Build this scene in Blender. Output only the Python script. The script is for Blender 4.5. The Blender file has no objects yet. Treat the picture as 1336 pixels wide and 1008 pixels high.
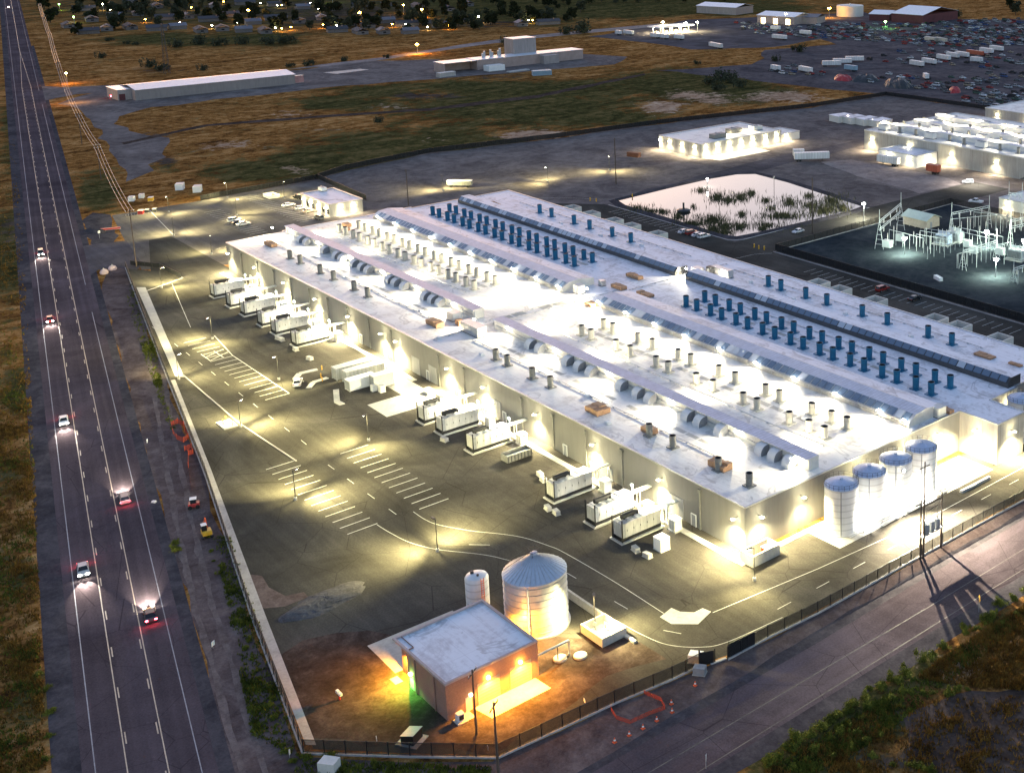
import bpy, math, random
from mathutils import Vector, Matrix
C = bpy.context.scene
COL = C.collection
RND = random.Random(7)
PI = math.pi
# ------------------------------------------------------------------ camera
# World frame: X runs along the long wall of the data hall (u), Y points away from it (v = -Y), Z up, metres.
CAMX, CAMY, CAMZ = -154.26, 133.79, 115.0
F, PITCH, YAW, PX, PY = 1632.99, 0.214534, -0.786847, 1080.85, 218.2
fw = Vector((math.cos(YAW)*math.cos(PITCH), math.sin(YAW)*math.cos(PITCH), -math.sin(PITCH)))
rt = fw.cross(Vector((0, 0, 1))).normalized()
dn = fw.cross(rt)
cd = bpy.data.cameras.new('camera'); cam = bpy.data.objects.new('camera', cd); COL.objects.link(cam)
cam.matrix_world = Matrix(((rt.x, -dn.x, -fw.x, CAMX), (rt.y, -dn.y, -fw.y, CAMY), (rt.z, -dn.z, -fw.z, CAMZ), (0, 0, 0, 1)))
cd.sensor_width = 36; cd.lens = 36*F/1336
cd.shift_x = -(PX-668)/1336; cd.shift_y = -(504-PY)/1336
cd.clip_start = 1; cd.clip_end = 20000
C.camera = cam
# ------------------------------------------------------------------ dusk sky
SUN_EL, SUN_AZ = 4.0, -20
world = bpy.data.worlds.new('World'); C.world = world; world.use_nodes = True
wt = world.node_tree; bg = wt.nodes['Background']
sky = wt.nodes.new('ShaderNodeTexSky'); sky.sky_type = 'NISHITA'; sky.sun_disc = False
sky.sun_elevation = math.radians(SUN_EL); sky.sun_rotation = math.radians(90-SUN_AZ); sky.ozone_density = 2.2
sky.dust_density = 1.1
tint = wt.nodes.new('ShaderNodeMix'); tint.data_type = 'RGBA'; tint.blend_type = 'MULTIPLY'
tint.inputs['Factor'].default_value = 1; tint.inputs['B'].default_value = (1.13, 0.92, 0.95, 1)
wt.links.new(sky.outputs['Color'], tint.inputs['A']); wt.links.new(tint.outputs['Result'], bg.inputs['Color'])
bg.inputs['Strength'].default_value = 0.15
C.view_settings.view_transform = 'Standard'; C.view_settings.look = 'None'; C.view_settings.gamma = 1
C.view_settings.exposure = 2.2
LAMP = 0.6      # common factor for the lamps of the site


# ------------------------------------------------------------------ helpers
def G(px, py, z=0.0):
    """the point of the horizontal plane at height z that the photograph shows at pixel (px, py)"""
    d = rt*((px-PX)/F) + dn*((py-PY)/F) + fw
    t = (z-CAMZ)/d.z
    return Vector((CAMX+d.x*t, CAMY+d.y*t, z))


def W(u, v, z=0.0):
    return Vector((u, -v, z))


class MB:
    def __init__(s): s.v, s.f, s.m = [], [], []
    def face(s, pts, mi=0):
        n = len(s.v); s.v += [tuple(p) for p in pts]; s.f.append(tuple(range(n, n+len(pts)))); s.m.append(mi); return s
    def mesh(s, vs, fs, mi=0):
        n = len(s.v); s.v += [tuple(p) for p in vs]
        for f in fs: s.f.append(tuple(i+n for i in f)); s.m.append(mi)
        return s
    def box(s, x0, x1, y0, y1, z0, z1, mi=0, top=None):
        vs = [(x, y, z) for z in (z0, z1) for y in (y0, y1) for x in (x0, x1)]
        fs = [(0, 2, 3, 1), (4, 5, 7, 6), (0, 1, 5, 4), (2, 6, 7, 3), (0, 4, 6, 2), (1, 3, 7, 5)]
        n = len(s.v); s.v += vs
        for k, f in enumerate(fs):
            s.f.append(tuple(i+n for i in f)); s.m.append(top if (k == 1 and top is not None) else mi)
        return s
    def bar(s, a, b, w, h=None, mi=0):
        a, b = Vector(a), Vector(b); d = (b-a).normalized(); h = h or w
        up = Vector((0, 0, 1)) if abs(d.z) < .95 else Vector((1, 0, 0))
        x = d.cross(up).normalized()*w/2; y = x.normalized().cross(d).normalized()*h/2
        vs = [p+i*x+j*y for p in (a, b) for i, j in ((-1, -1), (1, -1), (1, 1), (-1, 1))]
        return s.mesh(vs, [(0, 3, 2, 1), (4, 5, 6, 7), (0, 1, 5, 4), (1, 2, 6, 5), (2, 3, 7, 6), (3, 0, 4, 7)], mi)
    def tube(s, a, b, r0, r1=None, n=8, mi=0, cap=True, capmi=None):
        a, b = Vector(a), Vector(b); r1 = r0 if r1 is None else r1; d = (b-a).normalized()
        up = Vector((0, 0, 1)) if abs(d.z) < .95 else Vector((1, 0, 0))
        x = d.cross(up).normalized(); y = d.cross(x).normalized()
        vs = [c+r*(math.cos(2*PI*i/n)*x+math.sin(2*PI*i/n)*y) for c, r in ((a, r0), (b, r1)) for i in range(n)]
        s.mesh(vs, [(i, n+i, n+(i+1) % n, (i+1) % n) for i in range(n)], mi)
        if cap:
            s.mesh(vs[:n], [tuple(range(n))], mi); s.mesh(vs[n:], [tuple(reversed(range(n)))], mi if capmi is None else capmi)
        return s
    def lathe(s, prof, cx=0, cy=0, n=24, mi=0, mis=None):
        vs = [(cx+r*math.cos(2*PI*i/n), cy+r*math.sin(2*PI*i/n), z) for r, z in prof for i in range(n)]
        for k in range(len(prof)-1):
            m = mis[k] if mis else mi
            base = len(s.v)
            s.v += vs[k*n:(k+2)*n]
            for i in range(n): s.f.append((base+i, base+(i+1) % n, base+n+(i+1) % n, base+n+i)); s.m.append(m)
        return s
    def prism(s, poly, a, b, axis='x', mi=0, capmi=None):
        """polygon in the plane across the axis, extruded from a to b"""
        def pt(p, t): return (t, p[0], p[1]) if axis == 'x' else ((p[0], t, p[1]) if axis == 'y' else (p[0], p[1], t))
        n = len(poly); vs = [pt(p, a) for p in poly]+[pt(p, b) for p in poly]
        for i in range(n): s.mesh([vs[i], vs[(i+1) % n], vs[n+(i+1) % n], vs[n+i]], [(0, 1, 2, 3)], mi)
        cm = mi if capmi is None else capmi
        s.mesh(vs[:n], [tuple(reversed(range(n)))], cm); s.mesh(vs[n:], [tuple(range(n))], cm)
        return s
    def leaves(s, c, r, n, size, rnd=RND, shell=.35, mi=0):
        for _ in range(n):
            d = Vector((rnd.gauss(0, 1), rnd.gauss(0, 1), rnd.gauss(0, 1))).normalized()*((rnd.uniform(shell, 1)**.6) if shell else min(1.6, abs(rnd.gauss(.62, .30))))
            p = Vector((c[0]+d.x*r[0], c[1]+d.y*r[1], c[2]+d.z*r[2]))
            a = Vector((rnd.gauss(0, 1), rnd.gauss(0, 1), rnd.gauss(0, .7))).normalized(); b = a.cross(Vector((rnd.gauss(0, 1), rnd.gauss(0, 1), rnd.gauss(0, 1)))).normalized()
            k = size*rnd.uniform(.6, 1.4)
            s.face([p-a*k-b*k*.6, p+a*k-b*k*.5, p+a*k*.8+b*k*.6, p-a*k*.7+b*k*.5], mi)
        return s
    def build(s, name, mats, parent=None, smooth=False, loc=None, rotz=0):
        me = bpy.data.meshes.new(name); me.from_pydata(s.v, [], s.f)
        for m in (mats if isinstance(mats, (list, tuple)) else [mats]): me.materials.append(m)
        if any(s.m): me.polygons.foreach_set('material_index', s.m)
        if smooth:
            me.polygons.foreach_set('use_smooth', [True]*len(s.f))
        me.validate(); me.update()
        o = bpy.data.objects.new(name, me); COL.objects.link(o)
        if parent: o.parent = parent
        if loc is not None: o.location = loc
        if rotz: o.rotation_euler.z = rotz
        return o


def weld(o, dist=.0005):
    import bmesh
    bm = bmesh.new(); bm.from_mesh(o.data); bmesh.ops.remove_doubles(bm, verts=bm.verts, dist=dist)
    bmesh.ops.recalc_face_normals(bm, faces=bm.faces); bm.to_mesh(o.data); bm.free()
    return o


def smooth_by_angle(o, deg=35):
    weld(o)
    o.data.polygons.foreach_set('use_smooth', [True]*len(o.data.polygons)); o.data.set_sharp_from_angle(angle=math.radians(deg))
    return o


def tag(o, label, cat, group=None):
    o['label'] = label; o['category'] = cat
    if group: o['group'] = group
    return o


def thing(name, label, cat, loc=(0, 0, 0), rotz=0, group=None):
    o = bpy.data.objects.new(name, None); COL.objects.link(o); o.location = loc; o.rotation_euler.z = rotz; o.empty_display_size = .3
    return tag(o, label, cat, group)


def kind(o, k='structure'):
    o['kind'] = k; return o


KIDS = {}
def dup(src, loc, rotz=0, label=None, group=None, scale=None):
    r = src.copy(); COL.objects.link(r); r.location = loc; r.rotation_euler.z = rotz
    if label: r['label'] = label
    if group: r['group'] = group
    if scale: r.scale = scale
    for ch in list(src.children):
        c = ch.copy(); COL.objects.link(c); c.parent = r
        for g in list(ch.children):
            d = g.copy(); COL.objects.link(d); d.parent = c
    return r


def lamp(name, typ, loc, power, color, direction=None, angle=140, blend=.6, radius=.15, parent=None):
    d = bpy.data.lights.new(name, typ); d.energy = power*LAMP; d.color = color; d.shadow_soft_size = radius
    o = bpy.data.objects.new(name, d); COL.objects.link(o); o.location = loc
    if typ == 'SPOT':
        d.spot_size = math.radians(angle); d.spot_blend = blend
        o.rotation_euler = Vector(direction).to_track_quat('-Z', 'Y').to_euler()
    if parent: o.parent = parent
    return o


ORD = 'first second third fourth fifth sixth seventh eighth ninth tenth eleventh twelfth thirteenth fourteenth fifteenth sixteenth seventeenth eighteenth nineteenth twentieth'.split()


# ------------------------------------------------------------------ materials
def N(t, typ, **kw):
    n = t.nodes.new(typ)
    for k, v in kw.items():
        if k in n.inputs: n.inputs[k].default_value = v
        else: setattr(n, k, v)
    return n


def noise(t, vec, scale, detail=4, rough=.6, dist=0):
    n = N(t, 'ShaderNodeTexNoise', Scale=scale, Detail=detail, Roughness=rough, Distortion=dist)
    t.links.new(vec, n.inputs['Vector']); return n.outputs['Fac']


def ramp(t, fac, stops):
    r = N(t, 'ShaderNodeValToRGB'); e = r.color_ramp.elements
    while len(e) < len(stops): e.new(.5)
    for i, (p, c) in enumerate(stops):
        e[i].position = p; e[i].color = (*c, 1) if len(c) == 3 else c
    t.links.new(fac, r.inputs['Fac']); return r.outputs['Color']


def mixc(t, fac, a, b, blend='MIX'):
    m = N(t, 'ShaderNodeMix', data_type='RGBA', blend_type=blend)
    for s, x in (('Factor', fac), ('A', a), ('B', b)):
        i = [q for q in m.inputs if q.name == s and q.enabled][0]
        if isinstance(x, (int, float)): i.default_value = x
        elif isinstance(x, tuple): i.default_value = (*x, 1) if len(x) == 3 else x
        else: t.links.new(x, i)
    return [q for q in m.outputs if q.enabled][0]


def math_(t, op, a, b=0.0, c=None):
    m = N(t, 'ShaderNodeMath', operation=op)
    for i, x in enumerate((a, b) if c is None else (a, b, c)):
        if isinstance(x, (int, float)): m.inputs[i].default_value = x
        else: t.links.new(x, m.inputs[i])
    return m.outputs[0]


def smooth_(t, x, lo, hi):
    m = N(t, 'ShaderNodeMapRange', interpolation_type='SMOOTHSTEP'); t.links.new(x, m.inputs['Value'])
    m.inputs['From Min'].default_value = lo; m.inputs['From Max'].default_value = hi; return m.outputs['Result']


def new_mat(name):
    m = bpy.data.materials.new(name); m.use_nodes = True; t = m.node_tree
    b = t.nodes['Principled BSDF']; return m, t, b


def wpos(t, scale=None, obj=False):
    if obj: v = N(t, 'ShaderNodeTexCoord').outputs['Object']
    else: v = N(t, 'ShaderNodeNewGeometry').outputs['Position']
    if scale:
        mp = N(t, 'ShaderNodeMapping'); mp.inputs['Scale'].default_value = scale; t.links.new(v, mp.inputs['Vector']); v = mp.outputs['Vector']
    return v


def bump(t, b, h, strength=.3, dist=.05):
    n = N(t, 'ShaderNodeBump', Strength=strength, Distance=dist); t.links.new(h, n.inputs['Height']); t.links.new(n.outputs['Normal'], b.inputs['Normal'])


def mat(name, col, rough=.7, var=.3, fine=2.0, coarse=.15, metal=0.0, stretch=None, bumpy=0.0, spec=.4, obj=False):
    """a plain surface: base colour broken up by a coarse and a fine noise of wear"""
    m, t, b = new_mat(name); v = wpos(t, stretch, obj)
    n1 = noise(t, v, fine, 5, .65); n2 = noise(t, v, coarse, 4, .6, .3)
    f = math_(t, 'ADD', math_(t, 'MULTIPLY', n1, .5), math_(t, 'MULTIPLY', n2, .5))
    lo = tuple(max(0, c*(1-var*1.6)) for c in col); hi = tuple(min(1, c*(1+var*1.2)) for c in col)
    t.links.new(ramp(t, f, [(.3, lo), (.5, col), (.7, hi)]), b.inputs['Base Color'])
    b.inputs['Roughness'].default_value = rough; b.inputs['Metallic'].default_value = metal; b.inputs['Specular IOR Level'].default_value = spec
    if bumpy: bump(t, b, n1, bumpy)
    return m


def emit(name, col, strength):
    m, t, b = new_mat(name); b.inputs['Base Color'].default_value = (*col, 1)
    b.inputs['Emission Color'].default_value = (*col, 1); b.inputs['Emission Strength'].default_value = strength
    return m


def asphalt(name, base, tracks=None, obj=False, patch=.5, cracks=True, run=(.05, 1, 1)):
    base = tuple(c*k for c, k in zip(base, (1.42, 1.30, 1.28)))
    m, t, b = new_mat(name); v = wpos(t, None, obj)
    n1 = noise(t, v, 3.0, 8, .75); n2 = noise(t, v, .05, 5, .65, .6); n3 = noise(t, wpos(t, run, obj) if not obj else wpos(t, (.03, 1, 1), True), .6, 4, .6)
    f = math_(t, 'ADD', math_(t, 'ADD', math_(t, 'MULTIPLY', n1, .35), math_(t, 'MULTIPLY', n2, patch)), math_(t, 'ADD', math_(t, 'MULTIPLY', n3, .16), .07))
    col = ramp(t, f, [(.42, tuple(c*.5 for c in base)), (.57, base), (.72, tuple(c*1.75 for c in base))])
    if cracks:
        vo = N(t, 'ShaderNodeTexVoronoi', feature='DISTANCE_TO_EDGE', Scale=.09); t.links.new(v, vo.inputs['Vector'])
        cr = math_(t, 'LESS_THAN', vo.outputs['Distance'], .004)
        col = mixc(t, math_(t, 'MULTIPLY', cr, .55), col, tuple(c*.35 for c in base))
    if tracks:
        s = N(t, 'ShaderNodeSeparateXYZ'); t.links.new(v, s.inputs[0])
        for y0, w in tracks:
            d = math_(t, 'ABSOLUTE', math_(t, 'SUBTRACT', s.outputs['Y'], y0))
            k = math_(t, 'SUBTRACT', 1.0, smooth_(t, d, w*.25, w))
            col = mixc(t, math_(t, 'MULTIPLY', k, .2), col, tuple(c*.5 for c in base))
    t.links.new(col, b.inputs['Base Color']); b.inputs['Roughness'].default_value = .95; b.inputs['Specular IOR Level'].default_value = .0
    bump(t, b, n1, .04, .02)
    return m


def gravel(name, a, c, d, scale=.06, tracks=False):
    a, c, d = (tuple(q*k for q, k in zip(x, (1.36, 1.24, 1.18))) for x in (a, c, d))
    m, t, b = new_mat(name); v = wpos(t)
    n1 = noise(t, v, 2.2, 8, .8); n2 = noise(t, v, scale, 6, .65, 1.2); n3 = noise(t, v, scale*6, 5, .7, .5)
    f = math_(t, 'ADD', math_(t, 'ADD', math_(t, 'MULTIPLY', n1, .3), math_(t, 'MULTIPLY', n2, .45)), math_(t, 'MULTIPLY', n3, .3))
    t.links.new(ramp(t, f, [(.42, a), (.52, c), (.64, d)]), b.inputs['Base Color']); b.inputs['Roughness'].default_value = .95
    b.inputs['Specular IOR Level'].default_value = .0; bump(t, b, n1, .10, .05)
    return m


def foliage(name, dark, light, dry=None):
    m, t, b = new_mat(name); v = wpos(t)
    n1 = noise(t, v, .5, 3, .6); n2 = noise(t, v, 4, 3, .7)
    f = math_(t, 'ADD', math_(t, 'MULTIPLY', n1, .6), math_(t, 'MULTIPLY', n2, .4))
    st = [(.38, dark), (.6, light)] + ([(.75, dry)] if dry else [])
    t.links.new(ramp(t, f, st), b.inputs['Base Color']); b.inputs['Roughness'].default_value = .9; b.inputs['Specular IOR Level'].default_value = .05
    return m


def paint(name, col, rough=.35, metal=0.0):
    m, t, b = new_mat(name); v = wpos(t, None, True)
    n = noise(t, v, 2.5, 4, .6)
    t.links.new(ramp(t, n, [(.3, tuple(c*.8 for c in col)), (.7, col)]), b.inputs['Base Color']); b.inputs['Roughness'].default_value = rough; b.inputs['Metallic'].default_value = metal
    return m


def concrete_wall():
    m, t, b = new_mat('precast_concrete'); v = wpos(t); s = N(t, 'ShaderNodeSeparateXYZ'); t.links.new(v, s.inputs[0])
    st = noise(t, wpos(t, (.9, .9, .12)), 1.2, 6, .7); n2 = noise(t, v, .09, 4, .6); fine = noise(t, v, 6, 4, .7)
    f = math_(t, 'ADD', math_(t, 'ADD', math_(t, 'MULTIPLY', st, .5), math_(t, 'MULTIPLY', n2, .35)), math_(t, 'MULTIPLY', fine, .2))
    col = ramp(t, f, [(.35, (.25, .235, .21)), (.55, (.38, .365, .33)), (.75, (.47, .455, .42))])
    def joints(axis, pitch):
        r = math_(t, 'ABSOLUTE', math_(t, 'SUBTRACT', math_(t, 'FRACT', math_(t, 'DIVIDE', s.outputs[axis], pitch)), .5))
        return math_(t, 'GREATER_THAN', r, .5-.05/pitch)
    j = math_(t, 'MAXIMUM', joints('X', 6.1), joints('Y', 6.1))
    pan = N(t, 'ShaderNodeTexWhiteNoise', noise_dimensions='1D')
    t.links.new(math_(t, 'FLOOR', math_(t, 'ADD', .5, math_(t, 'DIVIDE', math_(t, 'ADD', s.outputs['X'], s.outputs['Y']), 6.1))), pan.inputs['W'])
    col = mixc(t, math_(t, 'MULTIPLY', pan.outputs['Value'], .22), col, (.26, .25, .23))
    col = mixc(t, math_(t, 'MULTIPLY', j, .7), col, (.12, .115, .11))
    t.links.new(col, b.inputs['Base Color']); b.inputs['Roughness'].default_value = .85; bump(t, b, fine, .15)
    return m


def membrane(name, base, dirt):
    m, t, b = new_mat(name); v = wpos(t); s = N(t, 'ShaderNodeSeparateXYZ'); t.links.new(v, s.inputs[0])
    n1 = noise(t, v, .12, 6, .7, 1.0); n2 = noise(t, v, 1.1, 5, .7); st = noise(t, wpos(t, (.05, 1, 1)), .9, 4, .6)
    f = math_(t, 'ADD', math_(t, 'ADD', math_(t, 'MULTIPLY', n1, .55), math_(t, 'MULTIPLY', n2, .25)), math_(t, 'MULTIPLY', st, .25))
    col = ramp(t, f, [(.40, dirt), (.47, tuple((a+c)/2 for a, c in zip(base, dirt))), (.53, base), (.66, tuple(min(.85, a*1.08) for a in base))])
    pud = noise(t, v, .09, 3, .5, 2.0); ring = math_(t, 'MULTIPLY', smooth_(t, pud, .60, .615), math_(t, 'SUBTRACT', 1.0, smooth_(t, pud, .63, .68)))
    col = mixc(t, math_(t, 'MULTIPLY', ring, .45), col, tuple(d*.6 for d in dirt))
    for ax, p in (('Y', 3.05), ('X', 30.5)):
        r = math_(t, 'ABSOLUTE', math_(t, 'SUBTRACT', math_(t, 'FRACT', math_(t, 'DIVIDE', s.outputs[ax], p)), .5))
        col = mixc(t, math_(t, 'MULTIPLY', math_(t, 'GREATER_THAN', r, .5-.07/p), .3), col, dirt)
    t.links.new(col, b.inputs['Base Color']); b.inputs['Roughness'].default_value = .6; bump(t, b, n2, .1)
    return m


def ribbed(name, col, axis='X', pitch=.6, rough=.45, metal=.0, var=.15):
    """profiled sheet metal: ribs as bump and a fine dark line"""
    m, t, b = new_mat(name); v = wpos(t, None, True); s = N(t, 'ShaderNodeSeparateXYZ'); t.links.new(v, s.inputs[0])
    n = noise(t, wpos(t, (1, 1, .2), True), .7, 5, .65)
    c = ramp(t, n, [(.3, tuple(q*(1-var*2) for q in col)), (.7, col)])
    fr = math_(t, 'FRACT', math_(t, 'DIVIDE', s.outputs[axis], pitch)); w = math_(t, 'PINGPONG', fr, .5)
    line = math_(t, 'LESS_THAN', w, .1)
    t.links.new(mixc(t, math_(t, 'MULTIPLY', line, .45), c, tuple(q*.45 for q in col)), b.inputs['Base Color'])
    b.inputs['Roughness'].default_value = rough; b.inputs['Metallic'].default_value = metal; bump(t, b, w, .5, .06)
    return m


def mesh_screen(name, col, density):
    m, t, b = new_mat(name); b.inputs['Base Color'].default_value = (*col, 1); b.inputs['Roughness'].default_value = .9
    n = noise(t, wpos(t), 1.5, 3, .6)
    t.links.new(math_(t, 'ADD', math_(t, 'MULTIPLY', n, .25), density-.12), b.inputs['Alpha'])
    return m


MT = dict(
    wall=concrete_wall(), roof=membrane('white_membrane', (.79, .75, .68), (.52, .48, .43)), roof2=membrane('old_membrane', (.74, .73, .75), (.42, .40, .40)),
    lavender=ribbed('monitor_sheet', (.58, .60, .68), 'X', .9, .5), cream=mat('cream_panel', (.60, .58, .52), .6, .12), steel=mat('galvanised_steel', (.45, .46, .47), .4, .2, 3, .4, .6),
    white=mat('white_paint', (.72, .72, .70), .5, .1), grey=mat('grey_paint', (.25, .26, .27), .5, .2), dark=mat('dark_metal', (.035, .036, .038), .5, .3),
    black=mat('black_paint', (.012, .012, .013), .5, .3), glassblue=mat('vent_blue', (.010, .125, .225), .45, .25, 3, .5), beige=mat('vent_beige', (.40, .385, .33), .55, .2, 3, .5),
    greyvent=mat('vent_grey', (.20, .195, .175), .55, .3, 3, .5), hole=mat('duct_opening', (.02, .02, .022), .9, .2), wood=mat('pale_timber', (.42, .24, .13), .8, .3, 4, .6),
    conc=mat('pale_concrete', (.42, .40, .36), .85, .2, 1.5, .2), conc2=mat('kerb_concrete', (.40, .37, .35), .85, .25, 2, .3), genw=mat('generator_panel', (.44, .43, .40), .5, .22, 1.5, .4, stretch=(1, 1, .3)), hwline=mat('faded_edge_line', (.30, .285, .29), .8, .35, 1.2, .08), line=mat('road_paint_white', (.50, .49, .44), .7, .25, 3, .4), lineyel=mat('road_paint_yellow', (.52, .40, .28), .7, .3, 3, .4),
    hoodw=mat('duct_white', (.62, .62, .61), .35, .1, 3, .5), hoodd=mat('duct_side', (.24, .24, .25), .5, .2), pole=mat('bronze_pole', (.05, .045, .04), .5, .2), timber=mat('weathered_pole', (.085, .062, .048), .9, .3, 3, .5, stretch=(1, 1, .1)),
    brick=mat('brown_brick', (.30, .17, .125), .85, .2, 5, .3), silo=ribbed('corrugated_silo', (.58, .57, .56), 'Z', 1.1, .38, .45, .12), tank=ribbed('white_tank', (.70, .70, .69), 'Z', 1.25, .45, 0, .08), dome=mat('blue_dome', (.40, .46, .58), .45, .2, 2, .3),
    screen=mesh_screen('fence_mesh', (.012, .012, .012), .70), screen2=mesh_screen('windscreen_mesh', (.008, .008, .009), .94), red=mat('red_paint', (.35, .03, .03), .5, .2), orange=mat('safety_orange', (.75, .11, .03), .6, .2), yellow=mat('machine_yellow', (.70, .38, .03), .5, .2),
    netting=mesh_screen('orange_netting', (.5, .06, .025), .62), tyre=mat('rubber', (.015, .015, .015), .9, .2), glass=mat('dark_glass', (.015, .018, .022), .08, .1), wirem=mat('power_line', (.25, .23, .22), .5, .1), chrome=mat('alloy', (.5, .5, .5), .3, .1, metal=.8),
    porcelain=mat('porcelain', (.55, .53, .50), .3, .15), aluminium=mat('bus_aluminium', (.60, .62, .60), .4, .15, metal=.2), greenroof=mat('pale_green_roof', (.45, .52, .45), .5, .15), tan=mat('tan_siding', (.42, .36, .28), .7, .2), redbarn=mat('barn_red', (.10, .028, .032), .7, .3),
    palesheet=ribbed('pale_roof_sheet', (.74, .75, .78), 'X', 1.2, .4, 0, .1), palewall=ribbed('pale_wall_sheet', (.34, .30, .285), 'X', .8, .6), pinkwall=mat('aged_block_wall', (.34, .26, .23), .85, .2, 3, .2),
    bark=mat('bark', (.045, .034, .026), .9, .3), leaf=foliage('tree_leaves', (.010, .013, .008), (.034, .038, .016)), leaf2=foliage('bush_leaves', (.040, .050, .010), (.17, .18, .028), (.28, .23, .05)), sage=foliage('sage_leaves', (.030, .035, .022), (.07, .075, .045)),
    reed=foliage('reed_blades', (.060, .062, .030), (.14, .125, .06)), dryg=foliage('dry_grass_blades', (.07, .036, .010), (.24, .13, .028), (.36, .22, .05)), greeng=foliage('verge_weeds', (.035, .045, .010), (.14, .15, .024), (.24, .19, .045)),
    house=mat('house_wall', (.14, .12, .11), .8, .3, 1, .05), shingle=mat('roof_shingle', (.06, .055, .06), .9, .3, 1, .03), shingle2=mat('pale_roof', (.15, .14, .155), .8, .3, 1, .03),
    e_white=emit('lamp_white', (1, .97, .85), 40), e_warm=emit('lamp_warm', (1, .90, .55), 40), e_orange=emit('lamp_sodium', (1, .48, .06), 40), e_green=emit('lamp_green', (.35, 1, .2), 12), e_cool=emit('lamp_cool', (.80, 1, .86), 60), e_red=emit('lamp_red', (1, .05, .08), 14), e_win=emit('lit_window', (1, .75, .35), 3),
)

# ------------------------------------------------------------------ ground, roads, yards, water
def cover_at(x, y):
    r = g = b = 0
    for cx, cy, rx, ry, a, ch in COVER:
        q = ((x-cx)/rx)**2+((y-cy)/ry)**2
        if q < 6:
            w = a*math.exp(-q)
            if ch == 'g': r += w
            elif ch == 'd': g += w
            else: b += w
    return (min(r, 1), min(g, 1), min(b, 1), 1)


# patches of land cover as seen in the fields: g green growth, d dark bare soil, p pale straw
COVER = [(640, 100, 60, 8, .5, 'd'), (300, 190, 60, 10, .5, 'p'), (500, 140, 50, 5, .4, 'p'), (250, 165, 60, 6, .4, 'p'), (600, 112, 120, 8, .5, 'g'), (330, 12, 290, 24, .75, 'g'), (200, 10, 200, 30, .5, 'd'), (480, 20, 140, 22, .6, 'd'), (690, 8, 150, 22, .8, 'g'), (900, -4, 150, 12, .8, 'g'), (560, 195, 150, 26, .9, 'g'), (420, 212, 90, 14, .7, 'g'), (330, 225, 90, 14, .6, 'g'), (640, 140, 110, 22, .8, 'g'), (700, 120, 90, 12, .6, 'g'), (800, 150, 90, 20, .6, 'g'),
         (900, 108, 110, 16, 1, 'g'), (960, 125, 70, 10, .8, 'g'), (440, 135, 60, 9, .9, 'g'), (480, 120, 50, 6, .8, 'g'), (200, 205, 40, 12, .3, 'g'), (130, 250, 26, 22, .9, 'g'), (220, 52, 70, 7, 1, 'g'), (340, 52, 50, 8, .9, 'g'),
         (860, 15, 110, 5, .9, 'g'), (1000, 12, 90, 6, .6, 'g'), (640, 6, 50, 8, .5, 'g'), (720, 175, 90, 8, .5, 'p'), (690, 178, 40, 5, .8, 'p'), (860, 140, 35, 9, .9, 'p'), (900, 124, 40, 5, .8, 'p'), (1020, 127, 60, 8, .9, 'p'), (930, 132, 30, 5, .6, 'p'),
         (380, 150, 80, 8, .5, 'p'), (420, 168, 60, 5, .4, 'p'), (390, 222, 30, 6, .7, 'p'), (570, 182, 30, 4, .5, 'p'), (110, 80, 20, 10, .3, 'p'), (560, 125, 60, 5, .9, 'd'), (210, 208, 25, 7, .9, 'd'), (195, 175, 40, 20, .5, 'd'), (650, 32, 60, 5, .6, 'd'),
         (200, 90, 60, 6, .5, 'd'), (1060, 75, 60, 6, .7, 'd'), (15, 170, 18, 60, .5, 'g'), (10, 330, 22, 60, .8, 'g'), (30, 520, 22, 35, .8, 'g'), (10, 640, 30, 30, .3, 'g'), (15, 760, 40, 45, .5, 'g'), (30, 900, 40, 60, .4, 'g'), (10, 300, 15, 30, .5, 'd'),
         (1100, 930, 90, 40, .9, 'g'), (1050, 990, 80, 30, .8, 'g'), (1200, 870, 60, 30, .6, 'g'), (1300, 840, 60, 40, .3, 'p'), (1250, 870, 60, 20, .6, 'p'), (1290, 800, 50, 20, .5, 'g'), (1260, 960, 90, 40, .8, 'd'), (1130, 990, 50, 25, .4, 'd')]


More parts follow.
